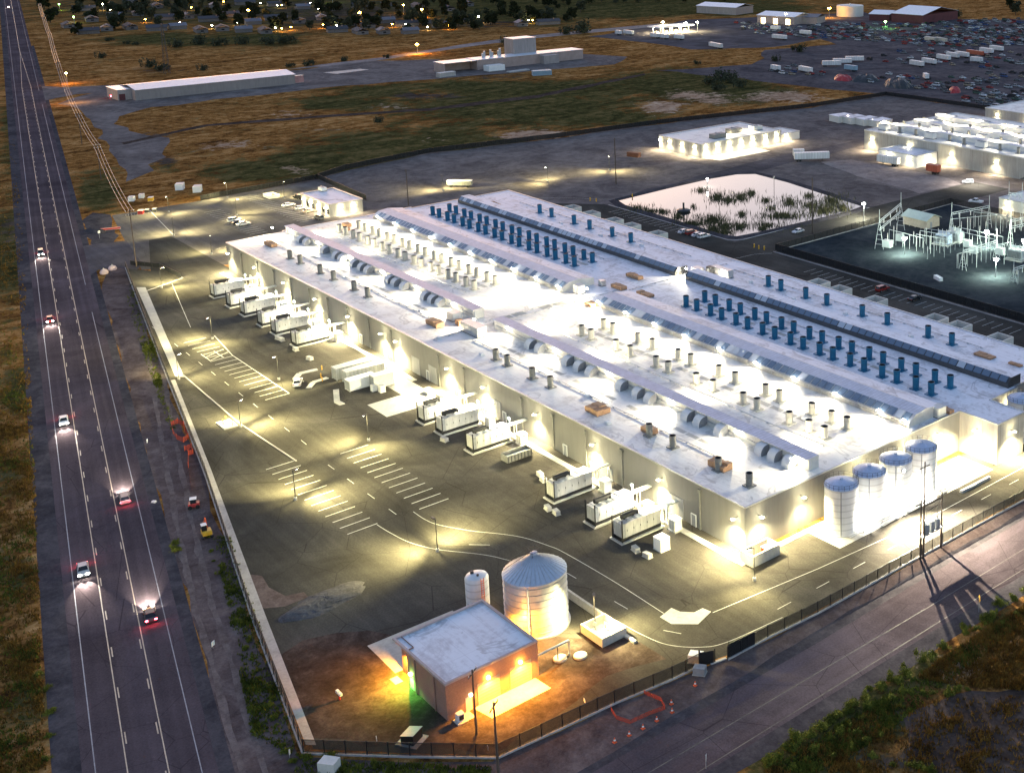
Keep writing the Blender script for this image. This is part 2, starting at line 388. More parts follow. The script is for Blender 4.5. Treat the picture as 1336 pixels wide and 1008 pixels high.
def make_ground():
    xs = [-700+i*12 for i in range(12)] + [-556+i*9 for i in range(230)] + [1514+i*40 for i in range(12)]
    ys = [-131, -128, -124, -118, -110, -100, -88, -74, -60, -46, -32] + [-20+i*5 for i in range(60)] + [280+i*9 for i in range(85)] + [1045+i*40 for i in range(12)]
    vs = [G(x, y) for y in ys for x in xs]; n = len(xs)
    fs = [(j*n+i, (j+1)*n+i, (j+1)*n+i+1, j*n+i+1) for j in range(len(ys)-1) for i in range(n-1)]
    me = bpy.data.meshes.new('ground'); me.from_pydata([tuple(v) for v in vs], [], fs)
    ca = me.color_attributes.new('cover', 'FLOAT_COLOR', 'POINT')
    flat = []
    for y in ys:
        for x in xs: flat += cover_at(x, y)
    ca.data.foreach_set('color', flat)
    m, t, b = new_mat('dry_field'); v = wpos(t)
    at = N(t, 'ShaderNodeAttribute', attribute_name='cover'); s = N(t, 'ShaderNodeSeparateColor'); t.links.new(at.outputs['Color'], s.inputs[0])
    n1 = noise(t, v, 1.6, 8, .8); n2 = noise(t, v, .035, 7, .68, 1.0); n3 = noise(t, v, .22, 6, .72, .8); n4 = noise(t, wpos(t, (1, .35, 1)), .075, 7, .74, 1.4)
    f = math_(t, 'ADD', math_(t, 'ADD', math_(t, 'MULTIPLY', n1, .3), math_(t, 'MULTIPLY', n3, .4)), math_(t, 'MULTIPLY', n4, .4))
    dry = ramp(t, f, [(.45, (.042, .022, .012)), (.51, (.130, .058, .017)), (.57, (.30, .143, .042)), (.65, (.50, .29, .12))])
    grn = ramp(t, f, [(.46, (.020, .019, .008)), (.55, (.062, .058, .020)), (.64, (.16, .115, .045))])
    soil = ramp(t, f, [(.45, (.030, .024, .020)), (.55, (.062, .047, .038)), (.66, (.12, .09, .07))])
    pale = ramp(t, f, [(.45, (.15, .09, .055)), (.55, (.36, .23, .145)), (.65, (.52, .38, .26))])
    wob = math_(t, 'MULTIPLY', math_(t, 'SUBTRACT', n3, .5), 1.9); wob2 = math_(t, 'MULTIPLY', math_(t, 'SUBTRACT', n2, .5), 1.7)
    w = math_(t, 'ADD', wob, wob2)
    col = mixc(t, smooth_(t, math_(t, 'ADD', s.outputs['Red'], w), .16, .50), dry, grn)
    col = mixc(t, smooth_(t, math_(t, 'ADD', s.outputs['Blue'], math_(t, 'MULTIPLY', w, .8)), .38, .7), col, pale)
    col = mixc(t, smooth_(t, math_(t, 'ADD', s.outputs['Green'], w), .4, .75), col, soil)
    t.links.new(col, b.inputs['Base Color']); b.inputs['Roughness'].default_value = 1; b.inputs['Specular IOR Level'].default_value = .0
    bump(t, b, f, .4, .4)
    me.materials.append(m); o = bpy.data.objects.new('ground', me); COL.objects.link(o); kind(o)


make_ground()


def ragged(pts, jit, step):
    if not jit: return pts
    rnd = random.Random(len(pts)*31+int(abs(pts[0].x)*10)); out = []
    for i, a in enumerate(pts):
        c = pts[(i+1) % len(pts)]; n = max(1, min(40, int((c-a).length/step)))
        for k in range(n):
            p = a.lerp(c, k/n); out.append(Vector((p.x+rnd.uniform(-jit, jit), p.y+rnd.uniform(-jit, jit), p.z)))
    return out


def sheet(name, pts, z, m, jit=0, step=6):
    pts = ragged([Vector((p[0], p[1], z)) for p in pts], jit, step)
    return kind(MB().face(pts).build(name, m))


def px(*a): return [G(x, y) for x, y in a]
def uv(*a): return [W(u, v) for u, v in a]


g_yard = gravel('grey_yard', (.070, .062, .060), (.115, .105, .10), (.18, .165, .155), .05)
g_dark = gravel('dark_gravel', (.030, .029, .033), (.052, .050, .055), (.085, .08, .085), .08)
g_verge = gravel('verge_dirt', (.050, .038, .036), (.088, .070, .066), (.15, .125, .115), .07)
g_red = gravel('reddish_dirt', (.026, .020, .017), (.046, .036, .030), (.090, .072, .062), .09)
g_blue = gravel('substation_gravel', (.016, .021, .026), (.027, .034, .040), (.044, .052, .058), .07)
g_pale = gravel('pale_dirt', (.12, .105, .10), (.19, .17, .16), (.27, .245, .23), .06)
g_pale2 = gravel('track_dirt', (.075, .060, .054), (.12, .10, .092), (.18, .155, .14), .12)
g_scrap = gravel('scrapyard_dirt', (.040, .038, .042), (.072, .068, .072), (.12, .11, .11), .05)
a_lot = asphalt('lot_asphalt', (.055, .054, .046), patch=.45)
a_old = asphalt('old_asphalt', (.070, .066, .068), patch=.5)
HA = -0.208407


def hw(x, off): return Vector((CAMX+x*math.cos(HA)-off*math.sin(HA), CAMY+x*math.sin(HA)+off*math.cos(HA), 0))


def hwsheet(name, rects, z, m):
    b = MB()
    for r in rects:
        if not isinstance(r[0], tuple): x0, x1, y0, y1 = r; b.face([(x0, y0, 0), (x1, y0, 0), (x1, y1, 0), (x0, y1, 0)])
        else: b.face([(p[0], p[1], 0) for p in r])
    o = b.build(name, m, loc=(CAMX, CAMY, z), rotz=HA); return kind(o)


def dashes(x0, x1, y0, y1, on=3.0, gap=9.1): 
    out = []; x = x0
    while x < x1: out.append((x, x+on, y0, y1)); x += on+gap
    return out


a_hw = asphalt('highway_asphalt', (.080, .066, .070), tracks=((1.1, .8), (-.6, .8), (-7.3, .8), (-9.0, .8)), obj=True, patch=.4)
hwsheet('highway_shoulder', [(60, 3200, 3.0, 7.0), (60, 1150, -13.6, -11.0)], .008, g_dark)
hwsheet('highway', [(60, 3200, -11.8, 3.6)], .014, a_hw)
lines = [(60, 3200, 2.0, 2.15), (60, 395, -9.98, -9.83), (425, 820, -9.98, -9.83), (880, 3200, -9.98, -9.83)]
hwsheet('highway_edge_line', lines, .020, MT['hwline'])
hwsheet('highway_centre_line', [(60, 900, -1.62, -1.46), (60, 900, -6.28, -6.12)]+dashes(60, 900, -2.0, -1.82)+dashes(60, 900, -5.92, -5.74) +
        [[(900, -1.62), (1100, -3.8), (1100, -3.6), (900, -1.46)], [(900, -6.28), (1100, -4.0), (1100, -3.8), (900, -6.12)], (1100, 3000, -3.9, -3.6)], .020, MT['lineyel'])
# verge between highway and fence, driveways
sheet('verge', [hw(138, -13.5), hw(424, -13.5)]+px((150, 330), (186, 350))+uv((268, -22.6), (226, -31.5), (168.6, -43.4), (101.6, -57.2), (41.6, -70.6), (3, -78.6), (-8, -68.6), (-17, -60), (-23, -60), (-27, -84)), .004, g_verge, .8, 8)
sheet('driveway', px((100, 322), (128, 318), (165, 314), (186, 345), (178, 352), (150, 349), (128, 352), (111, 364)), .012, a_old)
sheet('track', px((48, 112), (85, 114), (150, 111), (150, 120), (100, 123), (75, 128), (58, 132)), .010, g_yard, .5, 8)
sheet('yard', px((76, 135), (148, 112), (390, 92), (470, 80), (575, 78), (575, 88), (760, 70), (815, 74), (800, 84), (700, 92), (560, 104), (395, 117), (200, 140), (150, 152), (165, 172), (225, 180), (220, 200), (195, 222), (165, 236), (150, 215), (128, 165), (112, 148)), .006, g_yard, 3, 12)
sheet('concrete_slab', px((421, 95), (470, 90), (482, 91), (440, 96.5)), .012, MT['conc'])
sheet('farm_road', px((375, 91), (420, 87), (500, 78), (590, 64), (650, 56), (700, 50), (760, 44), (860, 35), (862, 31), (760, 40), (700, 46), (640, 53), (585, 61), (500, 75), (420, 84)), .010, g_pale, 1, 15)
sheet('ditch', px((160, 186), (270, 162), (400, 152), (560, 141), (700, 124), (840, 96), (842, 98), (702, 127.5), (562, 144.5), (400, 155), (270, 165), (162, 189)), .009, g_red, 1.2, 8)
# NE yard, east parking, pond, substation
sheet('gravel_yard', px((262, 262), (415, 232), (450, 222), (560, 200), (720, 181), (860, 162), (1060, 140), (1158, 124), (1345, 152), (1700, 230), (1700, 620), (1345, 470), (900, 350), (640, 265), (480, 300), (420, 262)), .004, g_yard, 1.5, 12)
sheet('site_road', px((800, 262), (850, 246), (940, 222), (1010, 205), (1090, 190), (1150, 176), (1150, 184), (1060, 206), (960, 232), (860, 258), (800, 275)), .008, a_old, 1.5, 12)
sheet('parking_yard', uv((-40, 99.5), (262, 99.5), (262, 100), (250, 118), (232, 133), (157, 133.5), (157, 262), (138, 262), (138, 134), (-40, 134)), .010, a_lot)
sheet('laydown_yard', px((1072, 212), (1110, 208), (1236, 232), (1250, 240), (1200, 252), (1120, 230)), .0065, g_pale, 1, 8)
sheet('substation_yard', uv((-80, 135.6), (139, 135.6), (139, 226), (-80, 226)), .012, g_blue)
# scrap yard and truck stop ground
sheet('scrapyard', px((860, 92), (985, 84), (1000, 66), (1090, 58), (1060, 46), (1140, 24), (1330, 26), (1500, 30), (1800, 120), (1800, 235), (1345, 150), (1158, 123), (1050, 113), (960, 102)), .006, g_scrap, 3, 15)
sheet('truck_stop_lot', px((770, 48), (860, 33), (900, 26), (1010, 22), (1130, 16), (1150, 30), (1090, 47), (1010, 62), (900, 65), (860, 58)), .008, a_old, 2, 15)
# the site's own asphalt
sheet('car_park', px((146, 281), (268, 261), (413, 239), (478, 268), (482, 300), (300, 345), (185, 352), (165, 318)), .010, asphalt('car_park_asphalt', (.105, .10, .092), patch=.45))
sheet('lot', uv((261, -17.5), (300, -6), (300, 1), (244, 1), (-2, 1), (-2, 140), (-22.2, 140), (-22.2, 10), (-21.4, -20), (-19.6, -27), (-18, -48), (-16.4, -59), (-8, -67), (3, -76.6), (41.6, -69.9), (101.6, -56.4), (168.6, -42.8), (224, -31.4), (269, -22)), .014, a_lot)
sheet('fence_verge', uv((-20.2, -28), (-22, -20), (-22.9, 10), (-23.3, 160), (-25.2, 160), (-25.8, 0), (-26.5, -35), (-27, -88), (-17, -60), (-18.5, -42)), .010, g_verge, .4, 4)
for off_ in (-1.3, 1.3):
    trk = [(187, 375), (200, 440), (210, 500), (222, 570), (236, 640), (252, 720), (272, 800), (298, 880), (328, 980), (345, 1040)]; pt = [G(x, y)+Vector((0, off_, 0)) for x, y in trk]; bk = [p+Vector((0, .9, 0)) for p in pt]
    sheet('dirt_track', pt+bk[::-1], .0105 if off_ > 0 else .0095, g_pale2, .25, 3)
sheet('bare_dirt', px((345, 868), (395, 835), (480, 822), (560, 838), (640, 815), (760, 832), (832, 838), (872, 855), (800, 882), (657, 972), (640, 980), (402, 962)), .018, g_red, .8, 4)
sheet('frontage_shoulder', uv((-23.5, -90), (-24.5, -30), (-24, 10), (-23.4, 160), (-43.5, 160), (-43, 0), (-42.4, -24), (-41, -90)), .008, g_dark, .5, 5)
sheet('frontage_road', uv((-28.0, -110), (-28.4, -10), (-27.6, 30), (-27, 160), (-39.4, 160), (-39.2, 0), (-38.6, -110)), .014, asphalt('frontage_asphalt', (.066, .056, .060), patch=.5, run=(1, .03, 1)))
sheet('trodden_dirt', px((1178, 940), (1215, 915), (1270, 903), (1345, 898), (1420, 900), (1420, 1030), (1240, 1030), (1190, 985)), .008, g_red, .7, 3)


def strips(name, segs, z, m, w=.12):
    """painted lines: polylines in (u, v), each a flat strip"""
    b = MB()
    for s in segs:
        ww = w; pts = [W(*p) for p in s]
        for i in range(len(pts)-1):
            a, c = pts[i], pts[i+1]; d = (c-a).normalized(); nrm = Vector((-d.y, d.x, 0))*ww/2
            e = d*ww*.4
            b.face([a-nrm-e*(i > 0), c-nrm+e, c+nrm+e, a+nrm-e*(i > 0)])
    for i in range(len(b.v)): b.v[i] = (b.v[i][0], b.v[i][1], z)
    return kind(b.build(name, m))


def curve(pts, n=6):
    """Catmull-Rom through (u, v) points"""
    out = []
    for i in range(len(pts)-1):
        p0, p1, p2, p3 = pts[max(0, i-1)], pts[i], pts[i+1], pts[min(len(pts)-1, i+2)]
        for k in range(n):
            t = k/n
            out.append(tuple(.5*((2*p1[j])+(-p0[j]+p2[j])*t+(2*p0[j]-5*p1[j]+4*p2[j]-p3[j])*t*t+(-p0[j]+3*p1[j]-3*p2[j]+p3[j])*t**3) for j in (0, 1)))
    return out+[pts[-1]]


st = []
for k in range(18): st.append([(131.6+k*3.16, -27.3), (131.6+k*3.16, -32.8)])
st += [[(131.6, -27.3), (167, -27.3)], [(167, -27.3), (185.3, -25.2)], [(167, -32.7), (170.3, -27.3)], [(170.3, -32.7), (173.3, -27.3)], [(166.9, -29.5), (173.4, -29.5)], [(166.9, -32.7), (173.4, -32.7)]]
for k in range(13): st.append([(57.2+k*3.13, -47.1), (57.2+k*3.13, -41.4)])
for k in range(12): st.append([(56.8+k*3.13, -33.1), (56.8+k*3.13, -27.1)])
strips('parking_marking', st, .030, MT['line'], .22)
inner = [(56.7, -34.4), (52.4, -34.3), (48.6, -33.5), (42.3, -30.4), (37.2, -27.0), (33.0, -24.8), (27.6, -23.3), (23.3, -22.6), (9.0, -22.0), (-4.6, -22.0)]
outer = [(56.8, -41.6), (52.4, -41.3), (46.3, -40.4), (40.5, -38.1), (33.8, -33.7), (29.5, -31.6), (25, -30.6), (8, -29.6), (-1.1, -28.7), (-6.7, -28.2), (-12.0, -27.0), (-16.2, -23.8), (-18.2, -19.8), (-19.3, -9.1)]
strips('lane_marking', [curve(inner), curve(outer), [(215.7, -23.2), (196.9, -27.3)], [(242, -17.4), (215.7, -23.2)], [(240, -25), (246, -13)],
       [(-10.2, -16.2), (-12.7, 5.7), (-14.6, 31.3), (-14.4, 64), (-14.4, 130)]] + [[(205-k*9.2, -34.5-(k*.15)), (202-k*9.2, -34.6-(k*.15))] for k in range(12)] +
       [[(88-k*9, -37.2), (85-k*9, -37.2)] for k in range(4)] + [[(38, -33.2), (35.2, -30.6)], [(18, -26.2), (14.6, -26)], [(4, -25.6), (.6, -25.4)], [(-8.5, -25), (-11.2, -23.6)]] +
       [[(-17, v), (-17, v+3)] for v in range(-8, 120, 9)], .030, MT['line'], .13)
strips('east_parking_marking', [[(u, 125.6), (u, 130.9)] for u in [36+3.05*k for k in range(27)]] + [[(u, 127), (u, 132.4)] for u in [172+3.05*k for k in range(17)]] +
       [[(-30, 112), (262, 112)]] + [curve([(150, 108), (146, 112), (142, 120), (141, 128), (138, 133)])] + [curve([(260, 118), (252, 128), (243, 134), (237, 139), (234, 146)])], .024, MT['line'], .16)
cp = []
for k in range(16): cp.append([(283+k*2.9, 21), (283+k*2.9, 27)])
for k in range(20): cp.append([(287+k*2.9, 40), (287+k*2.9, 46)])
cp += [[(272, 6), (274, 18)], [(300, 2), (345, 8)]]
strips('car_park_marking', cp, .022, MT['line'], .22)
strips('frontage_road_line', [[(-33.0, -110), (-33.9, -15), (-34.2, 10), (-33.8, 160)], [(-38.2, -110), (-38.2, 160)]], .022, mat('worn_line', (.14, .12, .10), .8, .5, 1, .1), .16)
# kerbs and walks of the lot: real steps
kb = MB()
def kerb(pts, w=.3, h=.14):
    for a, c in zip(pts[:-1], pts[1:]):
        kb.bar(W(*a, h/2), W(*c, h/2), w, h)
kerb([(240, -25), (246, -13), (259, -14)]); kerb([(164.4, -40.9), (159, -42.6)])
kerb([(163, -40.9), (122.4, -42.2), (94.3, -41.1)], .28)
kerb([(230, 133.6), (160, 133.2), (157, 137), (157, 200)]); kerb([(139, 134.6), (-40, 134.6)])
kerb([(245, 3), (246, 46)], .5, .3)
kind(kb.build('kerb', MT['conc2']))
wk = MB(); wk.box(-1.2, 112, 2.0, 3.3, 0, .13); wk.box(118, 243, 2.0, 3.3, 0, .13); wk.box(-2.6, -1.3, -45, 3.2, 0, .13)
kind(wk.build('pavement', MT['conc']))
sheet('loading_apron', uv((112.0, -17.4), (102.3, -17.4), (102.3, -3.4), (118, -3.4), (118, -9), (112.0, -9)), .024, MT['conc'])
sheet('loading_apron', uv((129.5, -3.4), (118, -3.4), (118, -9), (129.5, -9)), .026, MT['conc'])
sheet('tank_pad', uv((-1.6, 13.2), (-10.6, 13.2), (-10.6, 58), (-1.6, 58)), .026, MT['conc'])
sheet('concrete_crossing', uv((-5.1, -23.1), (-4.3, -20.1), (-6.2, -19.8), (-8.0, -18.3), (-8.0, -16.5), (-9.8, -16.2), (-11.1, -20.0), (-8.0, -23.0)), .036, MT['conc'])
sheet('concrete_swale', uv((246, -26.1), (162, -42.6), (160, -41.2), (244, -24.2)), .030, MT['conc'])
sheet('fence_walk', uv((160, -43.3), (103, -55.0), (41.3, -68.2), (3.5, -76.0), (4.6, -77.0), (41.3, -69.6), (102.9, -56.6), (160, -44.8)), .030, MT['conc2'])
# pond
wm, t, b = new_mat('pond_water'); b.inputs['Base Color'].default_value = (.02, .022, .024, 1); b.inputs['Roughness'].default_value = .04; b.inputs['IOR'].default_value = 1.5; b.inputs['Specular Tint'].default_value = (.92, 1, 1, 1)
b.inputs['Specular IOR Level'].default_value = 1.0; bump(t, b, noise(t, wpos(t), .6, 3, .5), .03, .1)
POND = uv((233.2, 139.7), (236, 165), (237.5, 190), (236, 203), (231, 209), (210, 208), (185, 204), (160, 200), (158, 190), (159, 170), (160, 148), (161.5, 138.2), (166, 136.4), (200, 137), (226, 137.5))
kind(MB().face([Vector((p.x, p.y, .02)) for p in ragged(POND, .6, 5)]).build('pond', wm))
bank = MB(); cpt = Vector((198, -172, 0))
for i in range(len(POND)):
    a, c = POND[i], POND[(i+1) % len(POND)]
    out = lambda p, k, z: Vector((p.x+(p-cpt).normalized().x*k, p.y+(p-cpt).normalized().y*k, z))
    bank.face([out(a, -.8, .0), out(c, -.8, .0), out(c, 1.6, .5), out(a, 1.6, .5)]); bank.face([out(a, 1.6, .5), out(c, 1.6, .5), out(c, 3.4, .0), out(a, 3.4, .0)])
kind(bank.build('pond_bank', g_dark))

# ------------------------------------------------------------------ the data hall
ZR = 9.0
hall = thing('data_hall', 'huge pale concrete data hall with white roof, rows of vents and floodlit long wall', 'building', (0, 0, 0))
OUT = [(0, 0), (244.2, 0), (244.2, 99.6), (0, 99.6), (0, 81.5), (0, 81.5)]
OUT = [(0, 0), (244.2, 0), (244.2, 18), (245.6, 18), (245.6, 62), (244.2, 62), (244.2, 99.6), (0, 99.6), (0, 79), (-.9, 79), (-.9, 69), (-10, 69), (-10, 60), (0, 60)]
b = MB(); n = len(OUT)
for i in range(n):
    a, c = OUT[i], OUT[(i+1) % n]; b.face([W(*a, 0), W(*c, 0), W(*c, ZR-.1), W(*a, ZR-.1)])
b.build('wall', MT['wall'], hall)
kind_ = MB().face([W(u, v, ZR) for u, v in reversed(OUT) if v <= 46 or u > 240 or u < 5])
def roofzone(name, pts, m, z=ZR): return MB().face([W(u, v, z) for u, v in pts]).build(name, m, hall)
roofzone('roof', [(0, 0), (244.2, 0), (244.2, 18), (245.6, 18), (245.6, 46), (0, 46)][::-1], MT['roof'])
roofzone('roof', [(0, 46), (245.6, 46), (245.6, 62), (244.2, 62), (244.2, 99.6), (0, 99.6), (0, 79), (-.9, 79), (-.9, 69), (-10, 69), (-10, 60), (0, 60)][::-1], MT['roof2'])
b = MB()
for i in range(n):
    a, c = W(*OUT[i]), W(*OUT[(i+1) % n]); d = (c-a).normalized()
    b.bar(a-d*.05+Vector((0, 0, ZR+.02)), c+d*.05+Vector((0, 0, ZR+.02)), .36, .26)
b.build('parapet_cap', MT['steel'], hall)
# downpipes and doors on the long wall
for u in (12.4, 36.5, 49, 61, 73.3, 98, 110, 134.3, 146.5, 159, 171, 183, 195.3, 207.5, 219.6, 231.9):
    p = MB(); p.tube(W(u, -.22, .1), W(u, -.22, 7.6), .14, n=8); p.box(u-.35, u+.35, .08, .55, 7.5, 8.2); p.build('downpipe', MT['greyvent'], hall)
for u in (14.5, 23, 41, 57, 81, 104, 116, 138, 152, 176, 200, 226):
    d = MB(); d.box(u-.6, u+.6, .02, .12, 0, 2.3); dd = d.build('door', MT['grey'], hall)
    f = MB(); f.box(u-.75, u-.6, .02, .18, 0, 2.45); f.box(u+.6, u+.75, .02, .18, 0, 2.45); f.box(u-.6, u+.6, .02, .18, 2.3, 2.45); f.build('frame', MT['white'], dd)
for u in (19.5, 84.5, 113.5, 122):
    d = MB(); d.box(u-2, u+2, .02, .14, 0.0, 4.2); d.build('roller_door', ribbed('roller_door_sheet', (.33, .33, .33), 'Z', .3, .5), hall)


def panes(b, u0, u1, v0, z0, v1, z1, step):
    """glazing strip between two rails: one quad per pane"""
    k = int((u1-u0)/step); st = (u1-u0)/k
    for i in range(k):
        a, c = u0+i*st+.12, u0+(i+1)*st-.12
        b.face([W(a, v0, z0), W(c, v0, z0), W(c, v1, z1), W(a, v1, z1)], mi=0 if RND.random() > .22 else 1)


pane_m, t, bs = new_mat('skylight_glass'); bs.inputs['Base Color'].default_value = (.10, .14, .20, 1); bs.inputs['Roughness'].default_value = .12; bs.inputs['Specular IOR Level'].default_value = .8
pane_b, t, bs = new_mat('skylight_glass_bright'); bs.inputs['Base Color'].default_value = (.42, .45, .50, 1); bs.inputs['Roughness'].default_value = .3
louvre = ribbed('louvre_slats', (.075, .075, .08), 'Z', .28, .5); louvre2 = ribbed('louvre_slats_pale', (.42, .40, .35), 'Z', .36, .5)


def monitor(u0, u1, prof, m, mats, end):
    """raised roof monitor: (v, z) profile run from u0 to u1"""
    b = MB()
    for i in range(len(prof)-1):
        (v0, z0), (v1, z1) = prof[i], prof[i+1]
        b.face([W(u0, v0, z0), W(u0, v1, z1), W(u1, v1, z1), W(u1, v0, z0)], mats[i])
    poly = [W(u0, v, z) for v, z in prof]; b.face(poly, end); b.face([W(u1, v, z) for v, z in reversed(prof)], end)
    return b.build('roof_monitor', m, hall)


hood_w = MB(); arc = [(-1.9, 0.0), (-2.5, .15)]
for i in range(9): a = PI*i/8*.5; arc.append((-.9-1.6*math.cos(a)+.0, .55+1.45*math.sin(a)))
hp = [(0, 0), (0, 2.0)]+[(-.9-1.5*math.cos(PI/2-PI/2*i/7-0), .55+1.45*math.sin(PI/2-PI/2*i/7)) for i in range(8)]
hp = [(.0, .45), (.0, 2.0), (-.8, 2.0)]+[(-.8-1.5*math.sin(PI/2*i/7), .5+1.5*math.cos(PI/2*i/7)) for i in range(1, 8)]+[(-2.3, .0), (-.9, .0)]


def hood(u, parent):
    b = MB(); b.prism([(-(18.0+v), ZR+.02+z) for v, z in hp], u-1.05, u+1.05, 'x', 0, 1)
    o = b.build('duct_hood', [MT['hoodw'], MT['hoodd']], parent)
    smooth_by_angle(o, 40)


HOODS = [[228.3, 223.9, 211.2, 203, 199, 191.2, 186.2, 182, 169.2, 165.4, 160.4, 148.5, 144.5, 140.5], [96.6, 92.5, 80.9, 76.2, 71.5, 60, 54, 49.7, 37, 33, 26.5, 14.2, 10.5, 6.4]]
for (u0, u1), hs in zip(((124.5, 242.5), (2.2, 115)), HOODS):
    m1 = monitor(u0, u1, [(17.9, ZR), (17.9, 11.25), (17.5, 11.25), (17.5, 11.45), (20.5, 11.55), (20.5, ZR)], [MT['lavender'], MT['cream']], [1, 1, 0, 0, 1], 1)
    for u in hs: hood(u, m1)
    b = MB(); b.box(u0+1, u1-1, -17.88, -17.7, 9.9, 10.05); b.build('cable_rail', MT['steel'], m1)
for u0, u1 in ((127.5, 240.3), (1.8, 111)):
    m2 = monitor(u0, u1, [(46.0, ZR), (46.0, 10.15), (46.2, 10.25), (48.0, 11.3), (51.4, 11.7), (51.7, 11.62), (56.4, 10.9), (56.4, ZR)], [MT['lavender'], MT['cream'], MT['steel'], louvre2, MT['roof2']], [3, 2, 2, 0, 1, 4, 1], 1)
    g = MB(); panes(g, u0+.5, u1-.5, 46.15, 10.33, 47.85, 11.32, 2.03); g.build('glazing', [pane_m, pane_b], m2)
    b = MB(); b.bar(W(u0, 45.7, 10.1), W(u1, 45.7, 10.1), .12, .1); b.bar(W(u0, 45.7, 9.6), W(u1, 45.7, 9.6), .1, .08)
    for k in range(int((u1-u0)/4)): b.bar(W(u0+1+k*4, 45.7, ZR), W(u0+1+k*4, 45.7, 10.15), .1)
    b.build('guard_rail', MT['steel'], m2)
for u0, u1 in ((117.5, 240), (.2, 113)):
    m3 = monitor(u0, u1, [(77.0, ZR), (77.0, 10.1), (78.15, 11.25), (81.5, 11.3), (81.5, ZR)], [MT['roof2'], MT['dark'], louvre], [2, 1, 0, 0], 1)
    g = MB(); panes(g, u0+.5, u1-.5, 77.0, 10.22, 78.05, 11.27, 2.35); g.build('glazing', [pane_m, pane_b], m3)
# ------------------------------------------------------------------ rooftop vents: every one a thing of its own
def make_vent(name, h, r, flare, m, label):
    t = thing(name, label, 'roof vent')
    s = MB(); s.lathe([(r, .05), (r, h*.55), (r*1.06, h*.56), (r*1.06, h*.60), (r, h*.61), (r*flare, h), (r*flare-.1, h), (r*.85, h*.75), (0, h*.75)], n=16, mis=[0, 0, 0, 0, 0, 0, 1, 1])
    smooth_by_angle(s.build('stack', [m, MT['hole']], t), 40)
    c = MB(); k = r*1.45; c.box(-k, k, -k, k, .0, .22); c.build('base_flange', m, t)
    return t


vent_blue = make_vent('blue_vent', 2.9, .72, 1.12, MT['glassblue'], '')
vent_beige = make_vent('beige_vent', 2.6, .72, 1.08, MT['beige'], '')
vent_grey = make_vent('grey_vent', 2.6, .66, 1.05, MT['greyvent'], '')
first = {}
def put_vent(src, u, v, label, group):
    loc = W(u, v, ZR)
    if src.name not in first: first[src.name] = 1; src.location = loc; src['label'] = label; src['group'] = group; return src
    return dup(src, loc, 0, label, group)


def pairs(n, u0, du=10.0, w=4.4): return [u0-k*du-s*w for k in range(n) for s in (0, 1)]


for half, end, u0b in (('car park', 'car park', 230.6), ('tank', 'gap in the skylights', 94.4)):
    hn = 'car park half of the roof' if half == 'car park' else 'tank half of the roof'
    for row, v in (('near', 62.5), ('far', 68.5)):
        for k, u in enumerate(pairs(9, u0b-(0.4 if row == 'far' else 0))):
            put_vent(vent_blue, u, v, f'{"left" if k % 2 == 0 else "right"} vent of the {ORD[k//2]} pair, {row} blue row, {hn}', 'dark blue vents in two dense rows')
    us = [207.4, 200.1, 186.8, 177.9, 165.4, 155.6] if half == 'car park' else [92, 86.9, 77.1, 69.1, 56.2, 47.5, 34, 26.5]
    for k, u in enumerate(us):
        put_vent(vent_blue, u, 89.6, f'{ORD[k]} blue vent of the sparse far edge row, {hn}', 'blue vents along the far roof edge')
for row, v, dv in (('near', 30.4, 0), ('far', 36.9, 0)):
    for k, u in enumerate(pairs(9, 231.2)):
        put_vent(vent_beige, u, v, f'{"left" if k % 2 == 0 else "right"} beige vent of the {ORD[k//2]} pair in the {row} row, car park half', 'beige vents between the roof monitors')
    us = [95.1, 91.1, 80.8, 75.2, 65.2, 60.7, 50.7, 45, 35, 30.6, 20.7, 14.9, 10.5]
    for k, u in enumerate(us):
        put_vent(vent_beige, u, v-.1, f'{ORD[k]} beige vent of the {row} row on the tank half of the roof', 'beige vents between the roof monitors')
for k, (u, v) in enumerate([(212.5, 6.9), (205.2, 6.9), (191.5, 6.9), (182.7, 6.9), (169.5, 6.8), (161.1, 6.7), (95.3, 6.7), (90.1, 6.6), (79.2, 6.4), (71.9, 6.4), (36.2, 6.4), (28.5, 6.3), (14.6, 6.2), (5.7, 6.1)]):
    put_vent(vent_grey, u, v, f'{ORD[k]} dark grey vent from the car park end, lone row above the long wall', 'grey vents above the long wall')
# small roof furniture
CR = 0
def crate_stack(u, v, sx, sy, h, label, rz=0, z=ZR):
    t = thing('pallet_stack', label, 'pallet stack', W(u, v, z), rz, 'timber stacks on the roof')
    rnd = random.Random(int(u*10)); b = MB(); k = 0
    nx = max(1, int(sx/1.2)); ny = max(1, int(sy/1.2)); p = MB()
    for i in range(nx):
        for j in range(ny):
            x0, y0 = -sx/2+i*sx/nx, -sy/2+j*sy/ny; hh = h*rnd.uniform(.7, 1)
            for q in range(3): p.box(x0+.06+q*.42, x0+.18+q*.42, y0+.05, y0+sy/ny-.05, 0, .12)
            b.box(x0+.04, x0+sx/nx-.04, y0+.04, y0+sy/ny-.04, .12, hh)
            for q in range(1, 4): b.box(x0+.02, x0+sx/nx-.02, y0+.02, y0+sy/ny-.02, hh*q/4-.02, hh*q/4+.02)
    p.build('pallet', MT['timber'], t); b.build('boards', MT['wood'], t)


